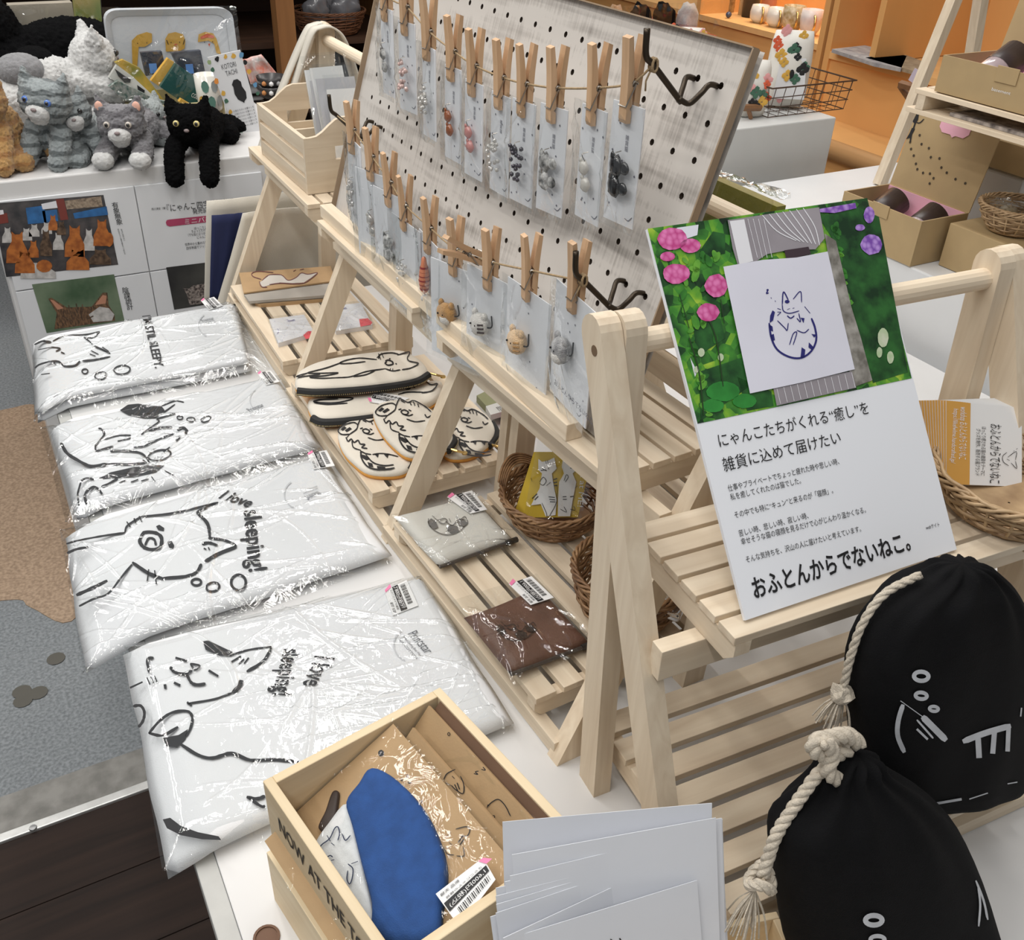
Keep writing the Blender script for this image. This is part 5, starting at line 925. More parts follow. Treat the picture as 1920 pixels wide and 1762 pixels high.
# ================================================================ CRATE AND TOTE ON THE FAR RACK
ct = thing('slatted_crate', 'pale slatted crate of bagged key rings on the far rack', 'crate', (.52, 1.54, TZ + ZU))
cx0, cx1, cy0, cy1, cz0, cz1 = .441, .605, 1.42, 1.66, TZ + ZU + .001, TZ + ZU + .084
for x in (cx0, cx1 - .007):
    for k in range(3): obj('slat', bx(x, x + .007, cy0 + .007, cy1 - .007, cz0 + k * .0295, cz0 + k * .0295 + .0235, .0006), woodY, ct, False)
for y in (cy0, cy1 - .007):
    pts = []; h = cz1 - cz0
    for i in range(17): s = i / 16; pts.append((cx0 + (cx1 - cx0) * s, h + .026 * (.5 - .5 * math.cos(math.pi * min(1, max(0, (min(s, 1 - s) - .08) / .3))))))
    bm = BM(); hole = [(.52 + .030 * math.cos(a) * 1.0, .058 + .010 * math.sin(a)) for a in [2 * math.pi * k / 16 for k in range(16)]]
    lo = [(p[0], 0) for p in pts]; 
    # panel in four bands round the hand hole
    def band(poly): prism(bm, poly, .007)
    band([(cx0, 0), (cx1, 0), (cx1, .048), (cx0, .048)]); band([(cx0, .0481), (.489, .0481), (.489, .068), (cx0, .068)]); band([(.553, .0481), (cx1, .0481), (cx1, .068), (.553, .068)]); band([(cx0, .0681), (cx1, .0681)] + [(p[0], p[1]) for p in pts[::-1]])
    bmesh.ops.transform(bm, matrix=Matrix(((1, 0, 0, 0), (0, 0, 1, y), (0, 1, 0, cz0), (0, 0, 0, 1))), verts=bm.verts); obj('end_panel', bm, woodX, ct, False)
obj('bottom', bx(cx0 + .007, cx1 - .007, cy0 + .007, cy1 - .007, cz0, cz0 + .005), woodY, ct, False); obj('divider', bx(cx0 + .007, cx1 - .007, 1.56, 1.566, cz0, cz0 + .06), woodX, ct, False)
silver = mat('silver_card', (.62, .62, .66), .45, .2, var=.1); 
for i in range(5):
    y = 1.445 + i * .022; t = thing('key_ring_pack', ['bagged key ring pack at the crate front, barcode showing', 'bagged key ring pack second in the crate', 'bagged key ring pack in the middle of the crate row', 'bagged key ring pack fourth in the crate', 'bagged key ring pack leaning on the crate divider'][i], 'pack', (.53, y, cz0 + .006), R(6 * (i % 3 - 1)), 'bagged key rings in the crate', rot=(R(-20), 0, R(5 * (i % 3 - 1))))
    w2, h2 = .055 + .008 * (i % 2), .135 + .012 * (i % 3); T = world(t)
    obj('card', bx(-w2 / 2, w2 / 2, 0, .0015, 0, h2), silver if i % 2 else tagw, t); bm = BM(); blob(bm, (.006, -.006, h2 * .45), .010, i, .6, .4, 1.6, .3, 2); tube(bm, [(.006 + .008 * math.cos(a), -.004, h2 * .66 + .008 * math.sin(a)) for a in [k * .6 for k in range(11)]], .0012, 5, closed=True); obj('key_ring', bm, [jet, bw, amber][i % 3], t, smooth=True)
    obj('barcode', strokes(BM(), [], lambda a, b: Vector((a, -.0006, b)), fills=[[(-w2 * .45 + k * .004, .012), (-w2 * .45 + k * .004 + .002, .012), (-w2 * .45 + k * .004 + .002, .022), (-w2 * .45 + k * .004, .022)] for k in range(7)]), ink, t)
    film_sheet(t, [T @ Vector(p) for p in ((-w2 / 2 - .005, -.006, -.002), (w2 / 2 + .005, -.006, -.002), (w2 / 2 + .005, -.006, h2 + .02), (-w2 / 2 - .005, -.006, h2 + .02))], 24, 40, 14, .0025, .004, 120 + i)
tote_m = mat('ecru_canvas', (.66, .62, .54), .95, var=.05, vs=12, bump=.3, bs=900); navy = mat('navy_lining', (.012, .018, .07), .9)
tt_ = thing('tote_bag', 'ecru canvas tote with navy lining hanging behind the far rack', 'bag', (.50, 1.775, TZ + .02))
def wavy(c4, nx, ny, amp, sd, th=.0): 
    q = quad(*c4); bm = BM(); nn = (Vector(c4[1]) - Vector(c4[0])).cross(Vector(c4[3]) - Vector(c4[0])).normalized(); V = [[bm.verts.new(q(i / nx, j / ny) + nn * amp * (noise.noise((i / nx * 3 + sd, j / ny * 1.3, sd)) + .4 * noise.noise((i / nx * 7, j / ny * 3 + sd, 1)))) for i in range(nx + 1)] for j in range(ny + 1)]
    for j in range(ny):
        for i in range(nx): bm.faces.new((V[j][i], V[j][i + 1], V[j + 1][i + 1], V[j + 1][i]))
    return bm
YT = 1.775
pq = lambda *p: [PY(u, v, YT) for u, v in p]
obj('front', wavy(pq((455, 400), (700, 372), (720, 560), (400, 590)), 26, 14, .012, 3), tote_m, tt_, False, smooth=True, solid=.002)
obj('back', wavy([p + Vector((0, .05, .0)) for p in pq((400, 392), (690, 360), (720, 570), (395, 590))], 20, 10, .006, 5), tote_m, tt_, False, smooth=True, solid=.002)
obj('navy_lining', wavy([p + Vector((0, .02, 0)) for p in pq((402, 410), (470, 405), (432, 560), (398, 575))], 8, 10, .004, 7), navy, tt_, False, smooth=True, solid=.002)
dw = Vector((.586, 0, TZ + ZA)); 
for k, (y, x2) in enumerate(((1.735, 0), (1.712, .012))):
    bm = BM(); pth = smoothpath([Vector((.46 + x2, YT - .01, TZ + .26)), Vector((.50 + x2, y + .01, TZ + .36)), Vector((.555, y, TZ + ZA + .005)), Vector((.575, y, TZ + ZA + .022)), Vector((.600, y, TZ + ZA + .020)), Vector((.622, y, TZ + ZA - .01)), Vector((.66, y + .02, TZ + .34)), Vector((.70, YT, TZ + .26))], 6)
    A = [bm.verts.new(p + Vector((0, -.014, .0))) for p in pth]; B = [bm.verts.new(p + Vector((0, .014, 0))) for p in pth]
    for i in range(len(pth) - 1): bm.faces.new((A[i], A[i + 1], B[i + 1], B[i]))
    obj('strap', bm, tote_m, tt_, False, smooth=True, solid=.003)
bc = [PY(u, v, 1.84) for u, v in ((545, 300), (610, 300), (610, 372), (545, 385))]
solo('navy_fabric', wavy(bc, 8, 8, .006, 4), navy, 'navy folded cloth seen between the far rack and the plinth', 'cloth', solid=.003, smooth=True)
# ================================================================ PLINTH WITH CAT PHOTO PANELS
YP, ZP = 2.05, .904
pl = thing('white_plinth', 'white plinth faced with cat photo panels, plush cats on top', 'plinth', (.3, 2.35, 0))
obj('body', bx(.012, .66, YP, 2.75, 0, ZP, .003), white, pl, False)
K3 = crop(0, 330, 3.4286); YQ = YP - .0062
def S3(x, y, w_=0): return PY(*K3(x, y), YQ - .0005 - w_)
xs_ = (.0185, .2785, .5395); zs_ = (.8705, .6885, .505)
panm = mat('panel_white', (.74, .755, .78), .5)
labs = ['photo panel of many cats beside blue crates, titled in upright characters', 'text panel with the red banner and book title', 'photo panel of a tabby peeping, ears up', 'photo panel of a spotted cat, half hidden by the tote']
pans = []
for i in range(4):
    x0, z1 = xs_[i % 2], zs_[i // 2]; p = thing('photo_panel' if i != 1 else 'text_panel', labs[i], 'panel', (x0 + .13, YQ, z1 - .18)); obj('panel', bx(x0 + .001, x0 + .259, YQ, YP - .0003, z1 - .1805, z1 - .001, .0008), panm, p, False); pans.append(p)
def pic(i, name, fills, m, w_=.0, lines=(), wpx=5):
    if lines: obj(name, strokes(BM(), lines, lambda x, y: S3(x, y, w_), wpx, 4, fills), m, pans[i], False)['kind'] = 'stuff'
    else:
        for fl_ in fills: obj(name, strokes(BM(), [], lambda x, y: S3(x, y, w_), wpx, 4, [fl_]), m, pans[i], False)
pic(0, 'photo', [[(-55, 178), (665, 122), (760, 570), (40, 650)]], mat('photo_night', (.03, .03, .035), .3, col2=(.09, .08, .08), vs=40))
pic(0, 'crate_print', [[(165, 205), (285, 190), (300, 300), (180, 310)], [(470, 240), (685, 195), (695, 250), (480, 275)], [(270, 225), (365, 215), (375, 290), (285, 300)]], mat('photo_blue', (.03, .16, .42), .3, var=.4, vs=60), .0006); pic(0, 'lid_print', [[(265, 180), (360, 160), (370, 205), (275, 215)], [(0, 220), (20, 218), (25, 245), (0, 250)]], MATS['photo_white'], .0007)
pic(0, 'basket_print', [[(415, 160), (650, 130), (660, 195), (430, 215)]], mat('photo_tan', (.42, .33, .24), .4, col2=(.15, .11, .08), vs=150), .0006); pic(0, 'post_print', [[(358, 150), (410, 145), (440, 280), (390, 285)], [(-10, 245), (45, 238), (55, 300), (-10, 310)]], mat('photo_rust', (.20, .04, .03), .4), .0006)
def cat_fill(cx_, cy_, w2, h2): return [[(cx_ - w2 * .5, cy_ + h2 * .5), (cx_ - w2 * .48, cy_ + h2 * .1), (cx_ - w2 * .25, cy_ - h2 * .2), (cx_ - w2 * .26, cy_ - h2 * .52), (cx_ - w2 * .1, cy_ - h2 * .42), (cx_ + w2 * .1, cy_ - h2 * .42), (cx_ + w2 * .25, cy_ - h2 * .52), (cx_ + w2 * .26, cy_ - h2 * .2), (cx_ + w2 * .48, cy_ + h2 * .1), (cx_ + w2 * .5, cy_ + h2 * .5)]]
gin = mat('photo_ginger', (.52, .17, .035), .4, col2=(.30, .085, .02), vs=90); whc = mat('photo_cat_white', (.62, .6, .58), .4, var=.35, vs=90); tab = mat('photo_tabby', (.16, .10, .06), .4, col2=(.05, .03, .02), vs=140)
pic(0, 'cats_print', cat_fill(340, 300, 60, 100) + cat_fill(480, 420, 130, 200) + cat_fill(655, 365, 110, 170) + cat_fill(110, 460, 140, 200) + cat_fill(160, 555, 130, 140) + cat_fill(215, 470, 70, 110) + cat_fill(500, 540, 150, 130), gin, .0009)
pic(0, 'cats_print', cat_fill(48, 380, 70, 100) + cat_fill(170, 375, 75, 80) + cat_fill(220, 350, 70, 80) + cat_fill(300, 335, 70, 75) + cat_fill(375, 420, 70, 110) + cat_fill(572, 410, 75, 140) + cat_fill(245, 605, 230, 110), whc, .0008); pic(0, 'cats_print', cat_fill(395, 335, 60, 90) + cat_fill(295, 430, 80, 170) + cat_fill(645, 520, 140, 100), tab, .0010); pic(0, 'cats_print', [circ(285, 580, 50, 40), circ(700, 410, 30, 45)], gin, .0012)
pic(2, 'photo', [[(205, 697), (733, 632), (800, 930), (300, 1010)]], mat('photo_green_blur', (.20, .26, .17), .3, col2=(.05, .10, .05), vs=9))
pic(2, 'cat_print', [[(350, 985), (365, 880), (310, 790), (330, 782), (430, 845), (590, 840), (660, 750), (690, 750), (698, 830), (735, 890), (740, 930)]], mat('photo_brown_tabby', (.22, .12, .06), .4, col2=(.05, .03, .02), vs=110, stretch=(3, 1, 1)), .0006); pic(2, 'ear_print', [[(322, 795), (345, 800), (410, 850), (370, 860)], [(610, 830), (660, 765), (685, 770), (680, 820)]], mat('photo_ear', (.50, .24, .15), .4), .0009); pic(2, 'cheek_print', [[(570, 890), (640, 840), (700, 850), (735, 890), (720, 930), (600, 940)]], whc, .0009)
pic(2, 'print', [], tab, .0011, [(10, (440, 830), (460, 900)), (10, (490, 820), (500, 890)), (10, (530, 825), (525, 890)), (12, (400, 900), (460, 930)), (12, (560, 920), (600, 900))])
pic(3, 'photo', [[(1068, 588), (1500, 535), (1560, 790), (1120, 860)]], mat('photo_black_blur', (.012, .012, .014), .3, col2=(.06, .06, .055), vs=9)); pic(3, 'fur_print', [[(1175, 720), (1215, 725), (1240, 705), (1370, 680), (1480, 670), (1500, 800), (1220, 830), (1200, 760)]], mat('photo_leopard', (.36, .31, .28), .4, col2=(.03, .02, .02), vs=200), .0006)
def ptx(i, items, m, name='lettering'):
    bm = BM()
    for body, a, b, hpx in items: text_span(body, S3(*a, .0008), S3(*b, .0008), Vector((0, 0, 1)), m, 'x', pans[i], h=(S3(a[0], a[1] - hpx) - S3(*a)).length, join=bm)
    me = bpy.data.meshes.new(name); bm.to_mesh(me); bm.free(); obj(name, me, m, pans[i], False)
ptx(0, [(c, (722 + 9 * k, 205 + 36 * k), (762 + 9 * k, 201 + 36 * k), 30) for k, c in enumerate('有象無象')] + [(c, (757 + 3 * k, 350 + 11 * k), (766 + 3 * k, 349 + 11 * k), 9) for k, c in enumerate('数は多くても種々雑多でつまらな')] + [(c, (778 + 3 * k, 352 + 11 * k), (787 + 3 * k, 351 + 11 * k), 9) for k, c in enumerate('取るに足りない')], ink)
ptx(1, [('『にゃんこ四字熟語辞典』', (1075, 228), (1532, 182), 38), ('発売記念フェア', (1240, 244), (1470, 216), 26), ('西川清史〔著〕', (975, 220), (1068, 212), 12), ('飛鳥新社刊', (1535, 165), (1605, 158), 10), ('ほっこりしながら', (1250, 345), (1378, 330), 15), ('ちょっとだけ賢くなる', (1232, 364), (1380, 348), 15), ('（でも役に立つかはわから', (1210, 388), (1380, 370), 15), ('にゃんこ写真集', (1268, 404), (1380, 390), 15), ('世界中から集めた猫カワい', (1190, 450), (1380, 428), 15), ('四字熟語でツッコミ入れ', (1200, 474), (1380, 450), 15)], ink)
pic(1, 'red_banner', [[(1066, 300), (1072, 284), (1090, 280), (1480, 240), (1482, 280), (1090, 325), (1072, 318)]], mat('banner_red', (.42, .055, .13), .5), .0004); ptx(1, [('ミニパネル展', (1190, 308), (1450, 278), 28)], tagw, 'banner_lettering')
ptx(2, [(c, (790 + 9 * k, 752 + 36 * k), (830 + 9 * k, 748 + 36 * k), 30) for k, c in enumerate('陰謀詭計')], ink)
# ================================================================ PLUSH CATS
def soft(parts, vox=.006, fuzz=.0042, it=2):
    """one continuous furry skin over overlapping ellipsoids / limbs (local coordinates)"""
    bm = BM()
    for p in parts:
        if len(p) == 6: blob(bm, p[:3], 1, 1, *p[3:], 0, 3)
        else: tube(bm, smoothpath(p[0], 5), [p[1][0] + (p[1][1] - p[1][0]) * i / max(1, (len(p[0]) - 1) * 5) for i in range((len(p[0]) - 1) * 5 + 1)] if len(p[0]) > 2 else list(p[1]), 10); [blob(bm, q, r_, 1, 1, 1, 1, 0, 2) for q, r_ in ((p[0][0], p[1][0]), (p[0][-1], p[1][1]))]
    me = bpy.data.meshes.new('tmp'); bm.to_mesh(me); bm.free(); o = bpy.data.objects.new('tmp', me); COL.objects.link(o)
    m = o.modifiers.new('r', 'REMESH'); m.mode = 'VOXEL'; m.voxel_size = vox; s = o.modifiers.new('s', 'SMOOTH'); s.iterations = 4; s.factor = .5; s2 = o.modifiers.new('ss', 'SUBSURF'); s2.levels = 1
    dg = bpy.context.evaluated_depsgraph_get(); out = bpy.data.meshes.new_from_object(o.evaluated_get(dg)); bpy.data.objects.remove(o); bpy.data.meshes.remove(me)
    ns = [v.normal.copy() for v in out.vertices]
    for v, n in zip(out.vertices, ns): v.co += n * fuzz * (noise.noise(v.co * 260) + .6 * noise.noise(v.co * 90))
    return out
def fur(name, c, c2=None, band=None):
    """plush pile: soft, sheen, fine relief; optional dark bands across the body"""
    if name in MATS: return MATS[name]
    m = mat(name, c, 1, col2=c2 or tuple(k * .82 for k in c), vs=130, bump=1, bs=700, sheen=.35 if max(c) > .05 else 0, spec=.1)
    if band:
        nt = m.node_tree; N = nt.nodes; L = nt.links; wv = N.new('ShaderNodeTexWave'); wv.inputs['Scale'].default_value = 12; wv.inputs['Distortion'].default_value = 5; wv.inputs['Detail'].default_value = 2; wv.bands_direction = 'Z'; tc = N.new('ShaderNodeTexCoord'); L.new(tc.outputs['Object'], wv.inputs['Vector'])
        cr = N.new('ShaderNodeValToRGB'); cr.color_ramp.elements[0].position = .18; cr.color_ramp.elements[1].position = .42; L.new(wv.outputs['Fac'], cr.inputs['Fac']); mx = N.new('ShaderNodeMixRGB'); mx.inputs[1].default_value = (*band, 1); L.new(cr.outputs[0], mx.inputs[0]); src = N['Color Ramp']; L.new(src.outputs[0], mx.inputs[2]); L.new(mx.outputs[0], N['Principled BSDF'].inputs['Base Color'])
    return m
grey_t = fur('grey_tabby_plush', (.36, .40, .41), None, (.13, .15, .155)); grey_d = fur('grey_plush', (.25, .245, .26), None, (.12, .115, .125)); whf = fur('white_plush', (.74, .74, .73)); blf = fur('black_plush', (.0045, .0045, .005)); orf = fur('ginger_plush', (.58, .34, .13), None, (.40, .2, .07)); pinkin = mat('ear_pink', (.72, .42, .33), .9)
def plush(label, loc, rz, s, m, mz=None, eye=(.02, .02, .02), iris=None, pose='sit', ear=None, paw=None, tilt=0, hang=0):
    t = thing('plush_cat', label, 'plush toy', loc, rz, 'plush cats on the plinth', rot=(0, tilt, rz)); t.scale = (s, s, s)
    if pose == 'sit': hc = Vector((0, -.035, .155)); parts = [(0, .02, .07, .062, .062, .075), (*hc, .062, .052, .052), ([(-.03, -.03, .09), (-.035, -.055, .05), (-.036, -.075, .022)], (.026, .024)), ([(.03, -.03, .09), (.035, -.055, .05), (.036, -.075, .022)], (.026, .024)), ([(-.05, .02, .03), (-.065, -.03, .022)], (.032, .026)), ([(.05, .02, .03), (.065, -.03, .022)], (.032, .026)), ([(.03, .07, .03), (.09, .07, .025), (.11, .03, .03)], (.02, .018))]
    else: hc = Vector((0, -.06, .095)); dz = -.0 - hang; parts = [(0, .07, .055, .062, .105, .055), (*hc, .060, .050, .050), ([(-.035, -.02, .05), (-.045, -.085, .03), (-.045, -.125, .024 + dz)], (.028, .026)), ([(.035, -.02, .05), (.045, -.085, .03), (.045, -.125, .024 + dz)], (.028, .026)), ([(-.05, .13, .03), (-.07, .10, .026)], (.036, .028)), ([(.05, .13, .03), (.07, .10, .026)], (.036, .028)), ([(.0, .17, .05), (.05, .20, .04), (.09, .17, .03)], (.02, .017))]
    for sx in (-1, 1): parts.append(([hc + Vector((sx * .040, .0, .035)), hc + Vector((sx * .050, .002, .068))], (.022, .007)))
    b_ = obj('body', soft(parts), m, t, smooth=True); Vh = hc
    if mz: obj('muzzle', soft([(0, Vh.y - .042, Vh.z - .016, .030, .022, .021), (0, Vh.y - .035, Vh.z - .034, .022, .018, .014)], .005, .0018), mz, t, smooth=True)
    for sx in (-1, 1) if paw else (): obj('paw', soft([(sx * (.036 if pose == 'sit' else .045), (-.082 if pose == 'sit' else -.128), (.020 if pose == 'sit' else .024 - hang), .028, .028, .024)], .006, .0022), paw, t, smooth=True)
    if ear:
        for sx in (-1, 1): bm = BM(); blob(bm, Vh + Vector((sx * .045, -.012, .046)), .013, 1, .8, .4, 1.1, 0, 2); obj('ear_lining', bm, ear, t, smooth=True)
    for sx in (-1, 1):
        bm = BM(); blob(bm, Vh + Vector((sx * .026, -.044, .010)), .0085, 1, 1, .7, 1, 0, 2); e_ = obj('eye', bm, mat('iris_%02d%02d%02d' % tuple(int(c * 99) for c in (iris or eye)), iris or eye, .1, coat=.8), t, smooth=True)
        bm = BM(); blob(bm, Vh + Vector((sx * .026, -.0485, .010)), .0055, 1, .8, .6, 1, 0, 2); obj('pupil', bm, mat('pupil', (.003, .003, .003), .05, coat=1), e_, smooth=True)
    bm = BM(); blob(bm, Vh + Vector((0, -.062 if mz else -.052, -.006)), .006, 1, 1.2, .7, .8, 0, 2); obj('nose', bm, mat('nose_grey', (.25, .2, .2), .5), t, smooth=True)
    return t
def at(u, v, y): p = PY(u, v, y); return (p.x, y, ZP)
lk = R(-25)
solo('display_riser', bx(.03, .34, 2.30, 2.72, ZP + .0005, ZP + .06, .002), white, 'low white riser under the plush pile at the plinth back', 'riser')
plush('grey tabby plush sitting upright with blue eyes', at(112, 322, 2.15), R(-32), .80, grey_t, whf, iris=(.06, .16, .5), pose='sit', tilt=R(8))
plush('grey tabby plush leaning on the blue-eyed one, pale muzzle', at(176, 316, 2.15), R(-5), .62, grey_t, whf, pose='sit', tilt=R(-12))
plush('grey and white plush with pink ears, white paws over the plinth edge', at(256, 322, 2.135), R(-22), .78, grey_d, whf, iris=(.5, .45, .4), pose='lie', ear=pinkin, paw=whf)
plush('black plush cat with yellow eyes, paws hanging over the edge', at(378, 316, 2.105), R(-24), .76, blf, None, iris=(.62, .52, .22), pose='lie', hang=.055)
plush('ginger plush cat at the end of the row', at(8, 335, 2.15), R(-25), .85, orf, orf, pose='sit')
def up(u, v, y, dz): a_ = at(u, v, y); return (a_[0], a_[1], a_[2] + dz)
plush('white plush lying behind the tabbies', up(140, 200, 2.36, .061), R(95), .95, whf, None, pose='lie')
plush('grey plush curled between the white plush and the tray', at(262, 262, 2.25), R(50), .6, fur('pale_grey_plush', (.40, .44, .44)), None, pose='lie')
plush('big black plush lying at the back of the plinth', up(70, 150, 2.60, .061), R(-100), 1.25, blf, None, pose='lie')
obj_p = [o for o in bpy.data.objects if o.get('label', '') == 'white plush lying behind the tabbies'][0]
bm_ = soft([(.02, .06, .10, .050, .04, .022)], .006, .002); obj('black_patch', bm_, blf, obj_p, smooth=True); obj('grey_patch', soft([(-.03, .10, .085, .05, .05, .035)], .006, .002), fur('grey_patch', (.28, .28, .29)), obj_p, smooth=True)
# ================================================================ GOODS BEHIND THE PLUSH
K1 = crop(0, 0, 3.4286)
def PYk(K, y): return lambda x, yy, w_=0: PY(*K(x, yy), y) + Vector((0, -w_, 0))
ST = PYk(K1, 2.42)
def rrect(S_, c4, r=.12, n=6):
    out = []
    for i in range(4):
        a, b_, c_ = Vector((*c4[i - 1], 0)), Vector((*c4[i], 0)), Vector((*c4[(i + 1) % 4], 0)); p, q_ = b_.lerp(a, r), b_.lerp(c_, r)
        for k in range(n + 1): s = k / n; out.append((p * (1 - s) ** 2 + b_ * 2 * s * (1 - s) + q_ * s * s)[:2])
    return [S_(*p) for p in out]
ty = thing('bird_tray', 'white rounded tray with yellow bird prints standing wrapped in film', 'tray', tuple(ST(1050, 880)))
trw = mat('tray_white', (.70, .73, .78), .35); oc, icn = [(660, 60), (1480, 45), (1560, 640), (760, 760)], [(700, 105), (1445, 90), (1515, 600), (800, 710)]
bm = plate(rrect(ST, oc), .012, Vector((0, -1, 0))); obj('tray', bm, trw, ty, False)
ro = rrect(lambda x, y: ST(x, y, .014), oc); rw = rrect(lambda x, y: ST(x, y, .002), icn); ro0 = rrect(lambda x, y: ST(x, y, 0), oc); bm = BM(); n = len(ro); A, B, C_ = [[bm.verts.new(p) for p in l] for l in (ro0, ro, rw)]
for l1, l2 in ((A, B), (B, C_)):
    for i in range(n): bm.faces.new((l1[i], l1[(i + 1) % n], l2[(i + 1) % n], l2[i]))
obj('rim', bm, trw, ty, False)
bird = mat('bird_yellow', (.72, .42, .07), .5, var=.1, vs=60); orr = mat('bird_red', (.7, .12, .05), .5)
def onT(w_): return lambda x, y: ST(x, y, w_)
obj('bird_print', strokes(BM(), [], onT(.003), fills=[[(850, 420), (845, 260), (880, 225), (940, 205), (975, 215), (975, 270), (930, 300), (890, 300), (880, 430)], [(1065, 330), (1060, 250), (1080, 215), (1125, 205), (1175, 220), (1190, 260), (1185, 310), (1150, 330)], [(1270, 270), (1275, 220), (1320, 203), (1370, 215), (1390, 250), (1420, 350), (1390, 340), (1375, 280), (1340, 260)]]), bird, ty, False)
obj('face_print', strokes(BM(), [(9, (880, 275), (884, 279)), (9, (940, 272), (944, 276)), (9, (1095, 270), (1099, 274)), (9, (1150, 268), (1154, 272)), (9, (1310, 268), (1314, 272)), (9, (1362, 265), (1366, 269)), (7, (1068, 255), (1080, 285)), (7, (1185, 250), (1175, 285))], onT(.004), 8, 0), ink, ty, False); obj('beak_print', strokes(BM(), [], onT(.004), fills=[[(1115, 282), (1140, 280), (1128, 292)], [(1285, 235), (1330, 215), (1375, 230), (1370, 245), (1330, 240), (1290, 250)], [(1335, 280), (1350, 278), (1342, 300)]]), orr, ty, False)
film_sheet(ty, [ST(645, 40, .016), ST(1500, 30, .016), ST(1590, 660, .016), ST(745, 780, .016)], 60, 60, 26, .005, .008, 140)
tray2 = [('navy_pouch', 'navy pouch with a blue label in front of the tray', 'pouch', [(905, 340), (1040, 330), (1070, 460), (940, 490)], 2.36, mat('navy_vinyl', (.035, .045, .07), .4, bump=.4, bs=90)), ('navy_pouch', 'navy quilted pouch under the middle bird', 'pouch', [(1100, 340), (1290, 325), (1320, 470), (1180, 500)], 2.37, MATS['navy_vinyl']),
    ('mustard_pack', 'mustard towel pack leaning behind the dark green one', 'pack', [(970, 520), (1080, 375), (1120, 400), (1030, 560)], 2.33, bird), ('green_pack', 'dark green boxed towel with a mustard edge', 'pack', [(1030, 560), (1130, 410), (1290, 520), (1285, 695), (1160, 650)], 2.31, mat('bottle_green', (.02, .10, .095), .4, var=.2, vs=30)),
    ('bird_pack', 'white pack with a black bird shape beside the plush row', 'pack', [(700, 500), (750, 420), (860, 500), (1010, 640), (960, 650), (800, 560)], 2.30, mat('pack_white', (.66, .66, .62), .5)), ('towel_pack', 'mustard and olive towel pack in film', 'pack', [(740, 405), (790, 385), (900, 440), (1050, 640), (1000, 640), (860, 500)], 2.31, mat('olive_mustard', (.55, .34, .05), .6, col2=(.2, .22, .04), vs=25)), ('scarf_roll', 'dark green patterned scarf rolled up in the wooden box', 'scarf', [(700, 560), (760, 520), (1000, 640), (1180, 680), (1100, 710), (800, 640)], 2.28, mat('scarf_green', (.03, .09, .07), .7, col2=(.35, .35, .33), vs=120)), ('pink_card_pack', 'small mustard pack at the box corner', 'pack', [(1150, 655), (1165, 635), (1250, 685), (1235, 700)], 2.285, bird)]
for i, (nm_, lab, cat, pts, y, m) in enumerate(tray2):
    S_ = PYk(K1, y); w = [S_(*p) for p in pts]; bm = plate(w, .014, Vector((0, -1, 0))); c = sum(w, Vector()) / len(w); t = thing(nm_, lab, cat, (c.x, c.y, min(p.z for p in w))); obj('body', bm, m, t, False)
    ww = [w[0], w[1], w[2], w[-1]]; film_sheet(t, [c + (p - c) * 1.06 + Vector((0, -.004, 0)) for p in ww], 26, 26, 12, .003, .005, 150 + i)
    if i < 2: obj('blue_label', plate([c + Vector((x, -.006, z)) for x, z in ((-.012, -.02), (.004, -.02), (.004, .0), (-.012, .0))], .001, (0, -1, 0)), mat('label_blue', (.10, .25, .6), .5), t, False)
    if i == 3: text_span('COLORI', S_(1225, 620, .004), S_(1295, 650, .004), Vector((0, 0, 1)), tagw, 'lettering', t, h=.010)
    if i == 4: obj('bird_print', strokes(BM(), [], lambda x, y: S_(x, y, .002), fills=[[(735, 440), (790, 480), (840, 510), (835, 530), (800, 530), (760, 490)], [(880, 545), (930, 580), (925, 600), (885, 575)]]), ink, t, False)
S_ = PYk(K1, 2.285); w = open_box('tray_box', 'pale yellow wooden box holding the bird goods behind the black plush', PY(432, 288, 2.26) * 1, Vector((-1, 0, 0)), Vector((0, 1, 0)), .20, .16, ZP, ZP + .065, .006, (wood('yellow_wood_x', (.62, .55, .32), (.5, .42, .22), 0), wood('yellow_wood_y', (.62, .55, .32), (.5, .42, .22), 1)))
mugq = PY(396, 206, 2.27); t = thing('patterned_mug', 'white mug with mustard and green circle pattern', 'mug', (mugq.x, 2.27, mugq.z)); mugm = mat('mug_white', (.70, .68, .62), .25, coat=.5)
obj('cup', lathe(BM(), [(.023, 0), (.026, .004), (.028, .075), (.026, .075), (.024, .006), (.001, .005)], 28), mugm, t, smooth=True)
for k in range(6):
    for j in range(2):
        a = -2.4 + k * .75 + j * .37; zc = .022 + j * .032; bm = BM(); pts = [(.0285 * math.cos(a + .3 * math.cos(q2)), .0285 * math.sin(a + .3 * math.cos(q2)), zc + .013 * math.sin(q2)) for q2 in [i * .785 for i in range(8)]]; bm.faces.new([bm.verts.new(p) for p in pts]); obj('dot_print', bm, [bird, mat('leaf_dot', (.12, .25, .2), .5), mat('grey_dot', (.35, .38, .38), .5)][(k + j) % 3], t)
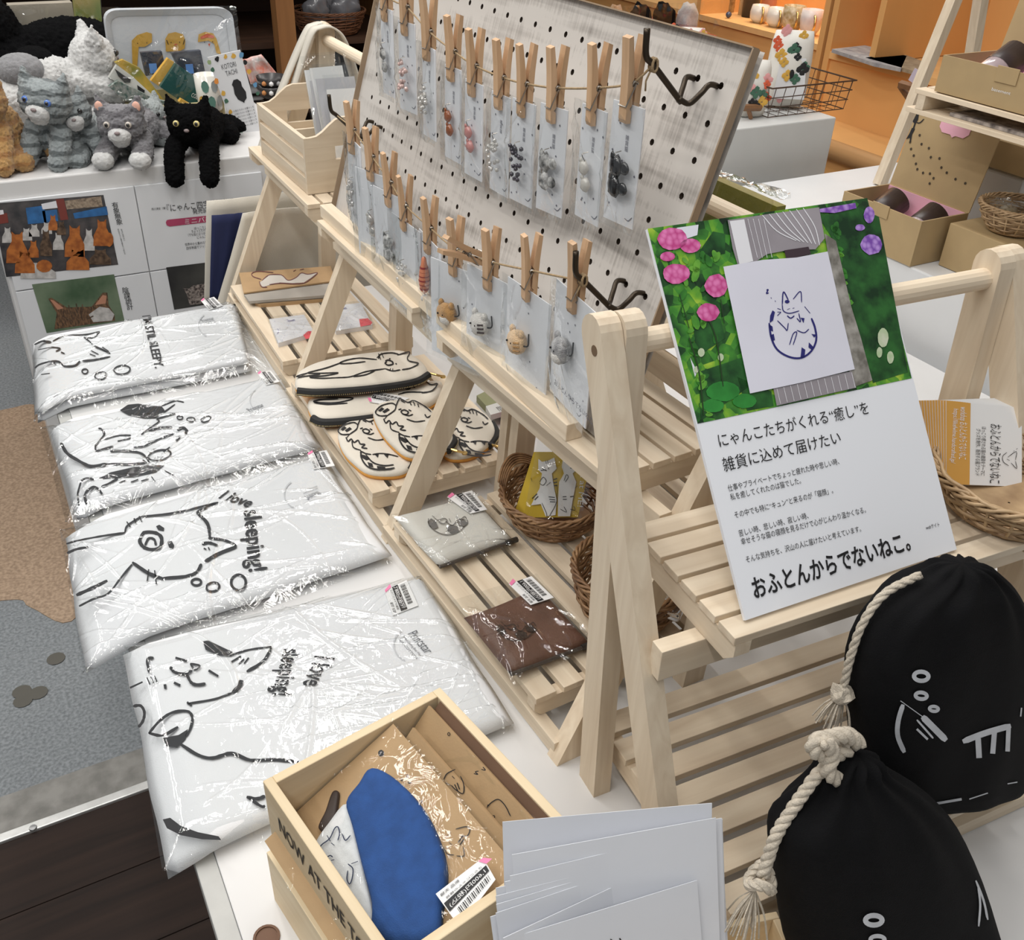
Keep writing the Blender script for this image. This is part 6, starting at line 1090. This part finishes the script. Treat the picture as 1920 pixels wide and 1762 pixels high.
# sign card on its little easel
SG = PYk(K1, 2.235); sg = thing('shop_sign', 'tall KOTORI TACHI sign card with a black bird on a small easel', 'sign', tuple(SG(1620, 960))); c4 = [SG(1335, 370), SG(1545, 322), SG(1690, 880), SG(1545, 955)]
obj('card', plate(c4, .003, (0, -1, 0)), mat('sign_white', (.74, .75, .77), .5), sg, False)
ons = lambda w_: (lambda x, y: SG(x, y, w_))
obj('bird_print', strokes(BM(), [], ons(.001), fills=[[(1490, 545), (1500, 515), (1525, 508), (1548, 525), (1555, 555), (1580, 590), (1585, 630), (1572, 650), (1570, 662), (1560, 655), (1530, 640), (1508, 605), (1500, 560)]]), ink, sg, False)
bm = BM(); text_span('KOTORI', SG(1428, 448, .001), SG(1520, 425, .001), Vector((-.1, 0, 1)), ink, 'x', sg, h=.0105, join=bm); text_span('TACHI', SG(1455, 490, .001), SG(1528, 470, .001), Vector((-.1, 0, 1)), ink, 'x', sg, h=.0105, join=bm)
for k in range(6): text_span('小鳥たちのいる暮らしを', SG(1500 + 9 * k, 722 + 20 * k, .001), SG(1632 + 5 * k, 690 + 20 * k, .001), Vector((-.1, 0, 1)), ink, 'x', sg, h=.0035, join=bm)
me = bpy.data.meshes.new('lettering'); bm.to_mesh(me); bm.free(); obj('lettering', me, mat('grey_ink', (.1, .1, .11), .6), sg, False)
for k, (x, y, r_, m) in enumerate([(1345, 400, 14, 2), (1365, 450, 14, 1), (1395, 380, 14, 3), (1450, 365, 12, 0), (1500, 360, 14, 0), (1550, 355, 16, 4), (1575, 400, 14, 3), (1600, 460, 14, 0), (1640, 545, 14, 4), (1655, 600, 12, 1), (1390, 520, 16, 5), (1435, 600, 15, 0), (1455, 650, 13, 1), (1480, 720, 12, 0), (1530, 800, 14, 3), (1545, 850, 12, 1), (1570, 910, 17, 5), (1615, 880, 14, 3), (1665, 870, 12, 5)]): obj('flower_print', strokes(BM(), [], ons(.0012), fills=[circ(x, y, r_, r_ * 1.2, 9, .5, k)]), [bird, mat('sig_green', (.05, .14, .09), .5), mat('sig_lgreen', (.3, .4, .2), .5), ink, mat('sig_blue', (.12, .3, .5), .5), mat('sig_orange', (.8, .3, .06), .5)][m], sg, False)
es = thing('mini_easel', 'small brown wooden easel carrying the bird sign', 'easel', tuple(SG(1585, 1065))); bw_ = mat('brown_easel', (.26, .13, .06), .55, var=.2, vs=40)
obj('mast', tube(BM(), [SG(1565, 935, .008), SG(1605, 1065, .008)], .0042, 4), bw_, es, False); obj('ledge', tube(BM(), [SG(1530, 980, .012), SG(1635, 940, .012)], .0042, 4), bw_, es, False); obj('back_leg', tube(BM(), [SG(1470, 760, -.006), SG(1480, 985, -.03)], .004, 4), bw_, es, False)
for i in range(2):
    q = PY(511, 166 + 17 * i, 2.52); t = thing('bird_bowl', ['dark bowl with a bird face pattern, upper of two', 'dark bowl with a bird face pattern, lower of two'][i], 'bowl', (q.x, 2.52, q.z), 0, 'nested bowls'); obj('bowl', lathe(BM(), [(.022, 0), (.034, .012), (.038, .03), (.0365, .03), (.032, .013), (.001, .004)], 28), mat('charcoal_glaze', (.035, .032, .032), .3), t, smooth=True)
    for k in range(5):
        a = -2.4 + k * .5; bm = BM(); blob(bm, (.0365 * math.cos(a), .0365 * math.sin(a), .018), .0065, 1, 1, 1, 1, 0, 1); obj('bird_face', bm, [mat('face_orange', (.6, .25, .08), .5), tagw, mat('face_grey', (.3, .3, .3), .5)][k % 3], t, smooth=True)
pw = [PY(u, v, 2.6) for u, v in ((455, 112), (490, 102), (528, 150), (470, 158))]; t = thing('pink_wrap', 'coral and white wrapped towel behind the bird sign', 'pack', tuple(pw[3])); obj('wrap', wavy(pw, 10, 8, .01, 2), mat('coral_white', (.75, .72, .7), .5, col2=(.75, .22, .15), vs=45), t, False, smooth=True, solid=.004); film_sheet(t, [p + Vector((0, -.012, 0)) for p in pw], 24, 24, 12, .004, .006, 171)
ob_ = [('clear_tote', 'translucent bag with a folded beige cloth at the plinth end', [(15, 10), (135, 5), (145, 75), (25, 78)], 2.72, mat('beige_cloth', (.42, .37, .30), .8, col2=(.30, .27, .22), vs=8)), ('green_pouch', 'green leaf-print pouch standing beside the tray', [(140, 0), (188, 0), (195, 85), (150, 92)], 2.62, mat('leaf_green', (.12, .22, .05), .7, col2=(.35, .28, .09), vs=14)), ('mustard_bird_pack', 'mustard packet poking up behind the white plush', [(150, 112), (165, 102), (185, 122), (180, 140), (152, 135)], 2.5, bird)]
for i, (nm_, lab, pts, y, m) in enumerate(ob_):
    w = [PY(u, v, y) for u, v in pts]; c = sum(w, Vector()) / len(w); t = thing(nm_, lab, 'bag' if i == 0 else 'pouch' if i == 1 else 'pack', (c.x, y, min(p.z for p in w))); obj('body', plate(w, .04, (0, -1, 0)), m, t, False); film_sheet(t, [c + (p - c) * 1.04 + Vector((0, -.006, 0)) for p in (w[0], w[1], w[2], w[-1])], 24, 24, 12, .005, .008, 180 + i)
    if i == 0: obj('print', strokes(BM(), [], lambda u, v: PY(u, v, y - .002), fills=[[(52, 47), (125, 47), (122, 60), (55, 60)]]), mat('slate_print', (.10, .12, .16), .6), t, False)
# ================================================================ DARK SHELVES AT THE BACK LEFT
dk = wood('dark_walnut', (.055, .026, .014), (.025, .012, .007), 0, .4); dkz = wood('dark_walnut_z', (.30, .14, .05), (.2, .085, .03), 2, .4)
ds = thing('dark_shelving', 'dark walnut open shelving behind the plush display', 'shelf', (.8, 3.9, 0))
obj('back_panel', bx(.1, 1.55, 4.15, 4.17, 0, 2.0), dk, ds, False); obj('upright', bx(.995, 1.055, 3.38, 3.44, 0, 2.0), dkz, ds, False); obj('upright', bx(1.53, 1.57, 3.4, 4.17, 0, 2.0), dkz, ds, False); obj('upright', bx(.1, .14, 3.4, 4.17, 0, 2.0), dkz, ds, False)
for z in (.30, .62, .84, 1.2): obj('shelf', bx(.14, 1.53, 3.5, 4.15, z, z + .02), dk, ds, False)
for i, (x, y, z) in enumerate([(.86, 3.62, .642), (.86, 3.62, .662), (.86, 3.62, .686)]): solo('folded_cloth', slab([Vector((x - .12, y - .1, 0)), Vector((x + .12, y - .1, 0)), Vector((x + .12, y + .1, 0)), Vector((x - .12, y + .1, 0))], z, z + .02, 10, 8, i, .002, False), mat('grey_cloth', (.24, .24, .245), .9, var=.2), ['grey folded cloth at the bottom of the shelf pile', 'grey folded cloth in the middle of the shelf pile', 'grey folded cloth on top of the shelf pile'][i], 'cloth', smooth=True)
q = PY(640, 70, 3.5); basket('reddish wicker basket of bagged grey pouches on the dark shelving', (q.x, 3.62, .861), .10, .13, .075, 8, mat('red_wicker', (.20, .085, .04), .6, var=.3, vs=40), 18, False)
for i, (dx, dy, r_) in enumerate([(-.05, -.03, .05), (.05, -.04, .055), (-.01, .04, .055)]):
    bm = BM(); blob(bm, (q.x + dx, 3.62 + dy, .94), r_, i, 1, .5, .9, .25, 3); solo('grey_pouch', bm, mat('grey_vinyl', (.16, .16, .175), .3, var=.3, vs=15, coat=.4), ['round grey pouch at the basket front left of a white tag', 'round grey pouch with a white spot in the basket', 'round grey pouch at the back of the basket'][i], 'pouch', smooth=True)
# ================================================================ ORANGE CABINET AT THE BACK RIGHT
och_ = mat('orange_veneer', (.74, .40, .145), .5, var=.08, vs=6, stretch=(1, 1, .2)); och_x = mat('orange_veneer_edge', (.80, .48, .20), .5, var=.06); XC = 2.7
cb_ = thing('orange_cabinet', 'orange veneer cabinet wall with lit open shelves of mugs', 'cabinet', (2.95, 2.6, 0))
obj('back_panel', bx(3.2, 3.22, 1.2, 4.3, 0, 1.9), och_, cb_, False)
obj('upright', bx(XC, 3.2, 2.600, 2.625, .40, 1.9), och_, cb_, False); obj('upright', bx(XC, 3.2, 2.640, 2.665, .0, 1.9), och_, cb_, False); obj('upright', bx(XC, 3.2, 3.33, 3.355, .0, 1.9), och_, cb_, False); obj('upright', bx(XC, 3.2, 2.40, 2.425, .895, 1.9), och_, cb_, False)
obj('shelf', bx(XC, 3.2, 2.665, 3.33, .885, .905), och_x, cb_, False); obj('shelf', bx(XC, 3.2, 1.2, 2.60, .87, .893), och_x, cb_, False); obj('shelf', bx(XC, 3.2, 3.355, 4.3, .885, .905), och_x, cb_, False)
obj('front_panel', bx(XC + .01, XC + .03, 2.665, 4.3, .0, .885), och_, cb_, False); obj('front_panel', bx(XC + .01, XC + .03, 1.2, 2.60, .0, .87), och_, cb_, False)
obj('counter', bx(2.46, XC + .01, 1.2, 2.66, .655, .68), och_, cb_, False); obj('rail', tube(BM(), [(2.46, 1.2, .665), (2.46, 2.66, .665)], .03, 16), wood('rail_wood', (.50, .29, .13), (.40, .22, .09), 1, .6), cb_, False, smooth=True)
obj('base_panel', bx(2.47, 2.49, 1.2, 2.66, 0, .655), och_, cb_, False)
for k in range(16): obj('shelf_hole', bx(2.9, 2.912, 2.5995, 2.601, .95 + k * .03, .957 + k * .03), mat('hole_dark', (.05, .02, .01), .8), cb_, False)
mugs = [(1420, 42, .038, .062, 'white tulip mug with a gold rim nearest the tumblers', mugm, 1), (1451, 50, .040, .066, 'white tulip mug beside the gold patterned one', mugm, 1), (1482, 52, .042, .085, 'cream mug with gold leaf pattern', mat('cream_gold', (.60, .52, .38), .3, col2=(.35, .25, .1), vs=60), 0), (1514, 62, .040, .085, 'lilac marbled mug with a gold handle', mat('lilac_marble', (.58, .5, .5), .3, col2=(.75, .72, .7), vs=20), 0)]
for i, (u, v, r_, h, lab, m, tul) in enumerate(mugs):
    p = PX(u, v + 14, 2.80); t = thing('mug', lab, 'mug', (2.80, p.y, .906), R(-120), 'mugs on the orange shelf'); obj('cup', lathe(BM(), [(r_ * .55, 0), (r_ * (.95 if tul else .9), h * .25), (r_, h * .6), (r_ * (.85 if tul else .95), h), (r_ * .8, h), (r_ * .85, h * .3), (.001, .008)], 24), m, t, smooth=True); obj('handle', tube(BM(), [(r_ + .022 * math.sin(a) - .004, 0, h * .5 + .026 * math.cos(a)) for a in [k * .39 for k in range(9)]], .0045, 6), gold, t, smooth=True)
for i, (u, v, r_, h, lab, m) in enumerate([(1360, 30, .035, .20, 'cream patterned tumbler on the orange shelf', mat('cream_cat', (.58, .46, .28), .4, col2=(.3, .2, .1), vs=70)), (1403, 45, .032, .20, 'black tall tumbler beside the mugs', mat('dark_tumbler', (.03, .025, .022), .35)), (1387, 40, .012, .20, 'slim cream bottle beside the black tumbler', mat('cream_cat2', (.58, .46, .28), .4)), (1440, 20, .03, .19, 'pink boxed tumbler behind the tulip mugs', mat('pink_box', (.55, .28, .24), .5))]):
    p = PX(u, v, 2.86 if i != 3 else 3.0); bm = lathe(BM(), [(r_, 0), (r_, h * .9), (r_ * .8, h), (.001, h)], 20, (p.x, p.y, .906)); solo('tumbler', bm, m, lab, 'tumbler', smooth=True)
q = PX(1365, 36, 2.75); bm = BM(); blob(bm, (2.75, q.y, .918), .012, 1, 1, 1, 1, 0, 2); solo('bauble', bm, mat('blue_grey_glass', (.06, .08, .13), .15), 'small dark blue bauble in front of the cream tumbler', 'bauble', smooth=True)
# towels on the right shelf and the counter
tow = [('grey patterned towels lying on the upper orange shelf', [(1560, 92), (1622, 85), (1700, 105), (1690, 128), (1640, 118)], .896, mat('towel_grey', (.42, .42, .42), .9, col2=(.25, .25, .27), vs=40)), ('kraft printed towels lying beyond the grey ones', [(1622, 108), (1690, 100), (1750, 122), (1720, 135)], .896, mat('towel_kraft', (.38, .30, .20), .9, col2=(.26, .2, .13), vs=50)), ('olive woven cloth on the cabinet counter', [(1520, 180), (1600, 165), (1650, 195), (1625, 215)], .684, mat('olive_weave', (.22, .20, .03), .9, var=.3, vs=200)), ('pinkish folded cloth on the cabinet counter', [(1530, 162), (1595, 160), (1625, 170), (1560, 185)], .69, mat('pink_beige', (.48, .36, .27), .9, var=.1)), ('dark striped scarves on the cabinet counter', [(1565, 175), (1600, 168), (1690, 205), (1680, 216)], .70, mat('scarf_stripe', (.42, .30, .22), .9, col2=(.04, .04, .05), vs=90, stretch=(4, .5, 4)))]
for i, (lab, pts, z, m) in enumerate(tow): w = [P(u, v, z + .012) for u, v in pts]; solo('folded_towel', plate(w, .011, (0, 0, 1)), m, lab, 'towel')
# little card stand by the counter
cs = PX(1705, 205, 2.50); t = thing('card_stand', 'brown wooden card stand with a lilac price card by the counter', 'stand', (cs.x, cs.y, .68)); obj('leg', tube(BM(), [PX(1688, 160, 2.52), PX(1712, 195, 2.52)], .010, 5), bw_, t, False); obj('leg', tube(BM(), [PX(1715, 160, 2.54), PX(1708, 205, 2.54)], .010, 5), bw_, t, False); obj('ledge', tube(BM(), [PX(1688, 158, 2.50), PX(1722, 168, 2.50)], .012, 5), bw_, t, False); obj('card', plate([PX(u, v, 2.49) for u, v in ((1703, 150), (1715, 128), (1740, 140), (1728, 168))], .002, (-1, 0, 0)), mat('lilac_card', (.62, .55, .66), .5), t, False)
# ================================================================ GREY PLINTH WITH THE WIRE BASKET
gp = solo('grey_plinth', bx(1.43, 1.83, 1.70, 2.25, 0, .95, .003), mat('plinth_grey', (.60, .61, .60), .5, var=.03), 'pale grey plinth carrying the wire basket of flower-print bags', 'plinth')
wb = thing('wire_basket', 'thin wire basket of flower-print bags on the grey plinth', 'basket', (1.76, 1.84, .95)); wm = mat('rust_wire', (.12, .08, .06), .4, .7)
bx0, bx1, by0, by1, bz0, bz1 = 1.66, 1.90, 1.75, 1.92, .953, 1.02
for k in range(4):
    z = bz0 + (bz1 - bz0) * k / 3; e = .012 * (k / 3); bm = tube(BM(), [(bx0 - e, by0 - e, z), (bx1 + e, by0 - e, z), (bx1 + e, by1 + e, z), (bx0 - e, by1 + e, z)], .0013 if k < 3 else .002, 5, closed=True); obj('wire_hoop', bm, wm, wb, False)
for k in range(9):
    x = bx0 + (bx1 - bx0) * k / 8; obj('wire', tube(BM(), [(x, by0 - .012, bz1), (x, by0, bz0), (x, by1, bz0), (x, by1 + .012, bz1)], .001, 4), wm, wb, False)
for k in range(5):
    y = by0 + (by1 - by0) * k / 4; obj('wire', tube(BM(), [(bx0 - .012, y, bz1), (bx0, y, bz0), (bx1, y, bz0), (bx1 + .012, y, bz1)], .001, 4), wm, wb, False)
flo = mat('flower_print_white', (.74, .72, .67), .6, var=.03)
def flower_bag(label, loc, rz, w2, h2, sd, sign=False):
    t = thing('flower_bag', label, 'bag', loc, rz); r = random.Random(sd); bm = loft(BM(), [[(w2 / 2 * k * math.cos(a) * (1 if abs(math.cos(a)) < .95 else 1), .035 * dd * math.sin(a), z) for a in [i * .3927 for i in range(16)]] for k, dd, z in ((.9, .8, 0), (1, 1, h2 * .15), (1, 1, h2 * .6), (.95, .6, h2 * .85), (.85, .25, h2))]); obj('body', bm, flo, t, smooth=True)
    for k in range(16):
        x, z = (r.random() - .5) * w2 * .8, .02 + r.random() * h2 * .9; s_ = .008 + .007 * r.random(); yv = -.036 * math.sqrt(max(.05, 1 - (2 * x / w2) ** 2)) * (1 if z < h2 * .6 else max(.3, 1 - (z - h2 * .6) / (h2 * .55)))- .002
        bm = BM(); [blob(bm, (x + s_ * .6 * math.cos(q2), yv, z + s_ * .6 * math.sin(q2)), s_ * .55, 1, 1, .12, 1, 0, 1) for q2 in (0, 1.57, 3.14, 4.71)]; obj('flower', bm, [bird, ink, orr, mat('petal_pink', (.75, .35, .35), .6), MATS['sig_green']][k % 5], t)
    if sign:
        obj('label_card', plate([Vector((-.035, -.040, .02)), Vector((.04, -.040, .02)), Vector((.03, -.030, .11)), Vector((-.03, -.030, .11))], .001, (0, -1, .1)), MATS['sign_white'], t); bm = BM(); blob(bm, (.0, -.037, .075), .008, 1, .8, .2, 1.4, 0, 2); obj('bird_print', bm, ink, t)
flower_bag('flower-print bag with a white bird label in the wire basket', (1.775, 1.83, .957), R(-30), .105, .165, 3, True)
flower_bag('flower-print bag behind the pegboard corner', (1.62, 2.05, .952), R(-30), .12, .15, 5)
flower_bag('flower-print bag beside the wire basket, partly behind the pegboard', (1.63, 1.80, .952), R(-30), .10, .12, 8)
t = thing('trivet_stand', 'small round brown wooden stand at the plinth edge', 'stand', (1.56, 1.76, .952)); obj('bar', tube(BM(), [PY(1390, 202, 1.76), PY(1425, 202, 1.76)], .008, 8), bw_, t, False); obj('leg', tube(BM(), [PY(1403, 205, 1.76), PY(1408, 222, 1.76)], .005, 6), bw_, t, False)
rb = [P(u, v, .90) for u, v in ((1182, 28), (1290, 42), (1345, 72), (1250, 62))]; rp = thing('red_pack', 'red wrapped packs on the side table behind the board', 'pack', tuple(rb[3] - Vector((0, 0, .036)))); obj('body', plate(rb, .038, (0, 0, 1)), mat('red_wrap', (.62, .06, .07), .4, var=.3, vs=20), rp, False); film_sheet(rp, [p + Vector((0, 0, .004)) for p in rb], 30, 30, 18, .006, .008, 190)
# dark bagged plush on a far table, top of the view
ft = solo('far_table', bx(1.75, 2.5, 2.85, 3.9, 0, .861, .004), mat('far_wood', (.42, .22, .09), .5, var=.1), 'wooden side table carrying bagged plush toys', 'table')
for i, (u, v, m, lab) in enumerate([(1165, 8, fur('tan_plush', (.42, .25, .13)), 'bagged tan plush toy'), (1215, 6, blf, 'bagged black plush toy beside the tan one'), (1262, 10, blf, 'bagged black and white plush toy'), (1305, 14, fur('grey_white_plush', (.5, .5, .5)), 'bagged pale plush toy near the cabinet'), (1120, 3, mat('red_blue_pack', (.6, .08, .07), .4, col2=(.1, .2, .45), vs=20), 'red and blue bagged packet at the row end')]):
    p = PY(u, v + 12, 3.1); bm = BM(); blob(bm, (p.x, 3.1 + .05, .862 + .06), .062, i * 3, .72, .55, .95, .25, 3); t = solo('bagged_plush', bm, m, lab, 'plush toy', smooth=True); film_sheet(t, [Vector((p.x + dx, 3.02, z)) for dx, z in ((-.05, .866), (.05, .866), (.05, 1.0), (-.05, 1.0))], 24, 24, 12, .008, .010, 200 + i)
# ================================================================ RIGHT-HAND PLINTH WITH CUP BOXES
wp = solo('side_plinth', bx(1.466, 2.25, .2, 1.62, 0, .85, .003), mat('plinth_white', (.70, .71, .72), .5, var=.02), 'white plinth at the right carrying the kraft cup boxes', 'plinth')
kbx = mat('kraft_box', (.43, .31, .16), .7, var=.06, vs=30); pin_ = mat('pink_lining', (.78, .42, .52), .7)
def cup_box(label, x0, x1, y0, y1, z0, z1, lid=True, cups=2):
    t = thing('cup_box', label, 'box', ((x0 + x1) / 2, (y0 + y1) / 2, z0)); th = .003
    obj('side', bx(x0, x0 + th, y0, y1, z0, z1), kbx, t, False); obj('side', bx(x1 - th, x1, y0, y1, z0, z1), kbx, t, False); obj('side', bx(x0 + th, x1 - th, y0, y0 + th, z0, z1), kbx, t, False); obj('side', bx(x0 + th, x1 - th, y1 - th, y1, z0, z1), kbx, t, False); obj('bottom', bx(x0 + th, x1 - th, y0 + th, y1 - th, z0, z0 + .002), kbx, t, False)
    obj('pink_liner', bx(x0 + th, x1 - th, y0 + th, y1 - th, z0 + .003, z0 + (z1 - z0) * .45), pin_, t, False); obj('pink_wall', bx(x1 - th - .002, x1 - th - .0002, y0 + th, y1 - th, z0 + (z1 - z0) * .45, z1 - .001), pin_, t, False)
    ym = (y0 + y1) / 2; obj('tab', bx(x0 - .002, x0 - .0002, ym - .02, ym + .02, z1 - .02, z1 + .004, .0005), kbx, t, False)
    text_span('basement', Vector((x0 - .0006, ym + .02, z0 + (z1 - z0) * .4)), Vector((x0 - .0006, ym - .015, z0 + (z1 - z0) * .4)), Vector((0, 0, 1)), tagw, 'lettering', t, h=.005)
    if lid:
        a, b_ = Vector((x1, y1, z1)), Vector((x1, y0, z1)); u = Vector((.024, 0, .136)); n = (b_ - a).cross(u).normalized(); n = n if n.x < 0 else -n; obj('lid', plate((a, b_, b_ + u, a + u), .002, n), kbx, t, False)
        L_ = lambda s, v, w_=.001: a + (b_ - a) * s + u * v + n * w_
        obj('lid_tab', plate([L_(s, v, .002) for s, v in ((.33, .99), (.68, .99), (.68, .9), (.63, .84), (.54, .84), (.51, .81), (.48, .84), (.38, .84), (.33, .9))], .001, n), pin_, t, False)
        bm = BM()
        for k, (s, v) in enumerate([(.14, .72), (.2, .62), (.30, .60), (.36, .50), (.46, .52), (.52, .42), (.60, .38), (.72, .34), (.84, .33), (.10, .52), (.16, .45), (.22, .36), (.26, .30), (.34, .28), (.42, .30), (.48, .26), (.46, .18), (.06, .6)]): bm.faces.new([bm.verts.new(L_(s + .014 * math.cos(q2), v + .019 * math.sin(q2))) for q2 in [i * 1.05 for i in range(6)]])
        obj('paw_dots', bm, mat('print_brown', (.05, .035, .02), .7), t, False)
        bm = BM(); bm.faces.new([bm.verts.new(L_(*p)) for p in ((.015, .98), (.04, .985), (.055, .9), (.045, .84), (.05, .78), (.03, .78), (.03, .84), (.0, .86))]); strokes(bm, [[(.05, .86), (.09, .87), (.12, .93)]], lambda s, v: L_(s, v), .014, 4); bm.faces.new([bm.verts.new(L_(*p)) for p in ((.02, .78), (.06, .78), (.05, .7), (.07, .60), (.05, .61), (.04, .65), (.0, .62), (.015, .7))]); me = bpy.data.meshes.new('cat_print'); bm.to_mesh(me); bm.free(); obj('cat_print', me, ink, t, False)
    for k in range(cups):
        y = y1 - (y1 - y0) * (k + .5) / cups; cpt = thing('paw_cup', 'mauve paw-print cup at the ' + ('far' if k == 0 else 'near') + (' end of the box with the raised lid' if z0 < 1 else ' end of the box on the upper tier'), 'cup', (x0 + .06, y, z0 + (z1 - z0) * .30 + .022)); rr = .027
        bm = BM(); prof = [(rr * .75, -.045), (rr, -.03), (rr, .045), (rr * .92, .045), (rr * .9, -.02), (.001, -.028)]; lathe(bm, prof, 24); bmesh.ops.rotate(bm, verts=bm.verts, matrix=Matrix.Rotation(R(62), 3, 'Y')); obj('glass', bm, mat('mauve_glass', (.38, .30, .31), .2, coat=.5), cpt, smooth=True)
        bm = BM(); lathe(bm, [(rr + .0006, .0), (rr + .0006, .046), (rr * .3, .0465)], 24, (0, 0, 0), False); bmesh.ops.rotate(bm, verts=bm.verts, matrix=Matrix.Rotation(R(62), 3, 'Y')); obj('paw_sleeve', bm, mat('dark_brown_glaze', (.035, .022, .02), .35), cpt, smooth=True)
    return t
cup_box('open kraft cup box with the paw-dot lid raised', 1.462, 1.585, 1.11, 1.30, .851, .935)
solo('kraft_carton', bx(1.52, 1.68, .93, 1.095, .851, .93, .001), kbx, 'closed kraft carton under the light wicker basket of wrapped sweets', 'box')
solo('white_carton', bx(1.70, 1.85, 1.10, 1.25, .851, .985, .004), mat('carton_white', (.72, .73, .75), .6), 'white carton behind the raised lid', 'box')
basket('light wicker basket of wrapped sweets on the kraft carton', (1.585, 1.02, .931), .040, .062, .045, 7, wick2, 16, False)
for i, (dx, dy) in enumerate([(-.02, .015), (.02, -.02), (.015, .025)]):
    t = thing('wrapped_sweet', ['clear wrapped sweet at the basket front', 'clear wrapped sweet at the near side of the basket', 'clear wrapped sweet at the far side of the basket'][i], 'sweet', (1.585 + dx, 1.02 + dy, .956)); bm = BM(); blob(bm, (0, 0, 0), .014, i, 1.2, 1, .8, .2, 2); obj('sweet', bm, mat('toffee', (.40, .34, .25), .3), t, smooth=True); film_sheet(t, [Vector((1.585 + dx + a, 1.02 + dy + b_, .972)) for a, b_ in ((-.03, -.03), (.03, -.03), (.03, .03), (-.03, .03))], 20, 20, 10, .006, .006, 210 + i)
st5 = thing('tiered_stand', 'pale wooden two-tier stand on the right plinth under the upper cup box', 'stand', (1.55, .98, .85))
for i in range(5): obj('slat', bx(1.455 + i * .031, 1.480 + i * .031, .70, 1.19, 1.138, 1.146, .0006), woodY, st5, False)
for y in (.74, 1.165): obj('rail', bx(1.455, 1.605, y, y + .016, 1.1145, 1.138), woodX, st5, False)
for (p, q2) in (((1.795, 1.50, .851), (1.93, 1.50, 1.42)), ((2.04, 1.50, .851), (1.93, 1.50, 1.42)), ((1.56, .73, .851), (1.66, .73, 1.42)), ((1.74, .73, .851), (1.66, .73, 1.42)), ((1.628, 1.17, .851), (1.628, 1.17, 1.14))): obj('leg', tube(BM(), [p, q2], .016, 4), woodZ, st5, False)
obj('dowel', tube(BM(), [(1.655, .72, 1.38), (1.93, 1.50, 1.38)], .010, 12), woodY, st5, False)
for z in (1.112,): obj('slat', bx(1.455, 1.61, .70, 1.20, z - .006, z + .002, .0006), woodY, st5, False)
cup_box('open kraft cup box on the upper tier of the stand', 1.46, 1.60, .90, 1.155, 1.148, 1.205)
sp = thing('silver_sleeve', 'dark patterned papers between the stand tiers', 'paper', (1.53, .95, 1.1145)); obj('papers', bx(1.47, 1.60, .80, 1.12, 1.1145, 1.120), mat('dark_pattern', (.08, .07, .07), .5, col2=(.5, .45, .42), vs=60), sp, False)
solo('kraft_flat', bx(1.66, 1.80, 1.00, 1.25, 1.0, 1.05, .001), kbx, 'kraft box lid leaning behind the stand', 'box')
# olive wrapped panel behind the pegboard
y0, y1 = .70, 1.02; zt_ = 1.186
gt = thing('olive_panel', 'olive green wrapped panel standing behind the pegboard', 'panel', (.70, (y0 + y1) / 2, TZ + ZU)); obj('panel', bx(.697, .709, y0, y1, TZ + ZU + .002, zt_), mat('olive_panel', (.17, .17, .02), .35, var=.15, vs=8), gt, False); film_sheet(gt, [Vector((.694, y1, zt_ - .14)), Vector((.694, y0, zt_ - .14)), Vector((.694, y0, zt_ + .006)), Vector((.694, y1, zt_ + .006))], 60, 30, 30, .004, .004, 220); film_sheet(gt, [Vector((.692, y1, zt_ + .004)), Vector((.692, y0, zt_ + .004)), Vector((.714, y0, zt_ + .004)), Vector((.714, y1, zt_ + .004))], 80, 10, 40, .004, .004, 221)
for o in bpy.data.objects:      # fine print made of many strokes is one part
    if o.type == 'MESH' and o.parent and o.name.split('.')[0] in ('print', 'lettering', 'title_lettering', 'outline', 'paw_dots', 'barcode', 'zipper_teeth', 'cat_print', 'neck_print', 'band_print', 'face_print', 'beak_print', 'bird_print', 'tote_cat'): o['kind'] = 'stuff'
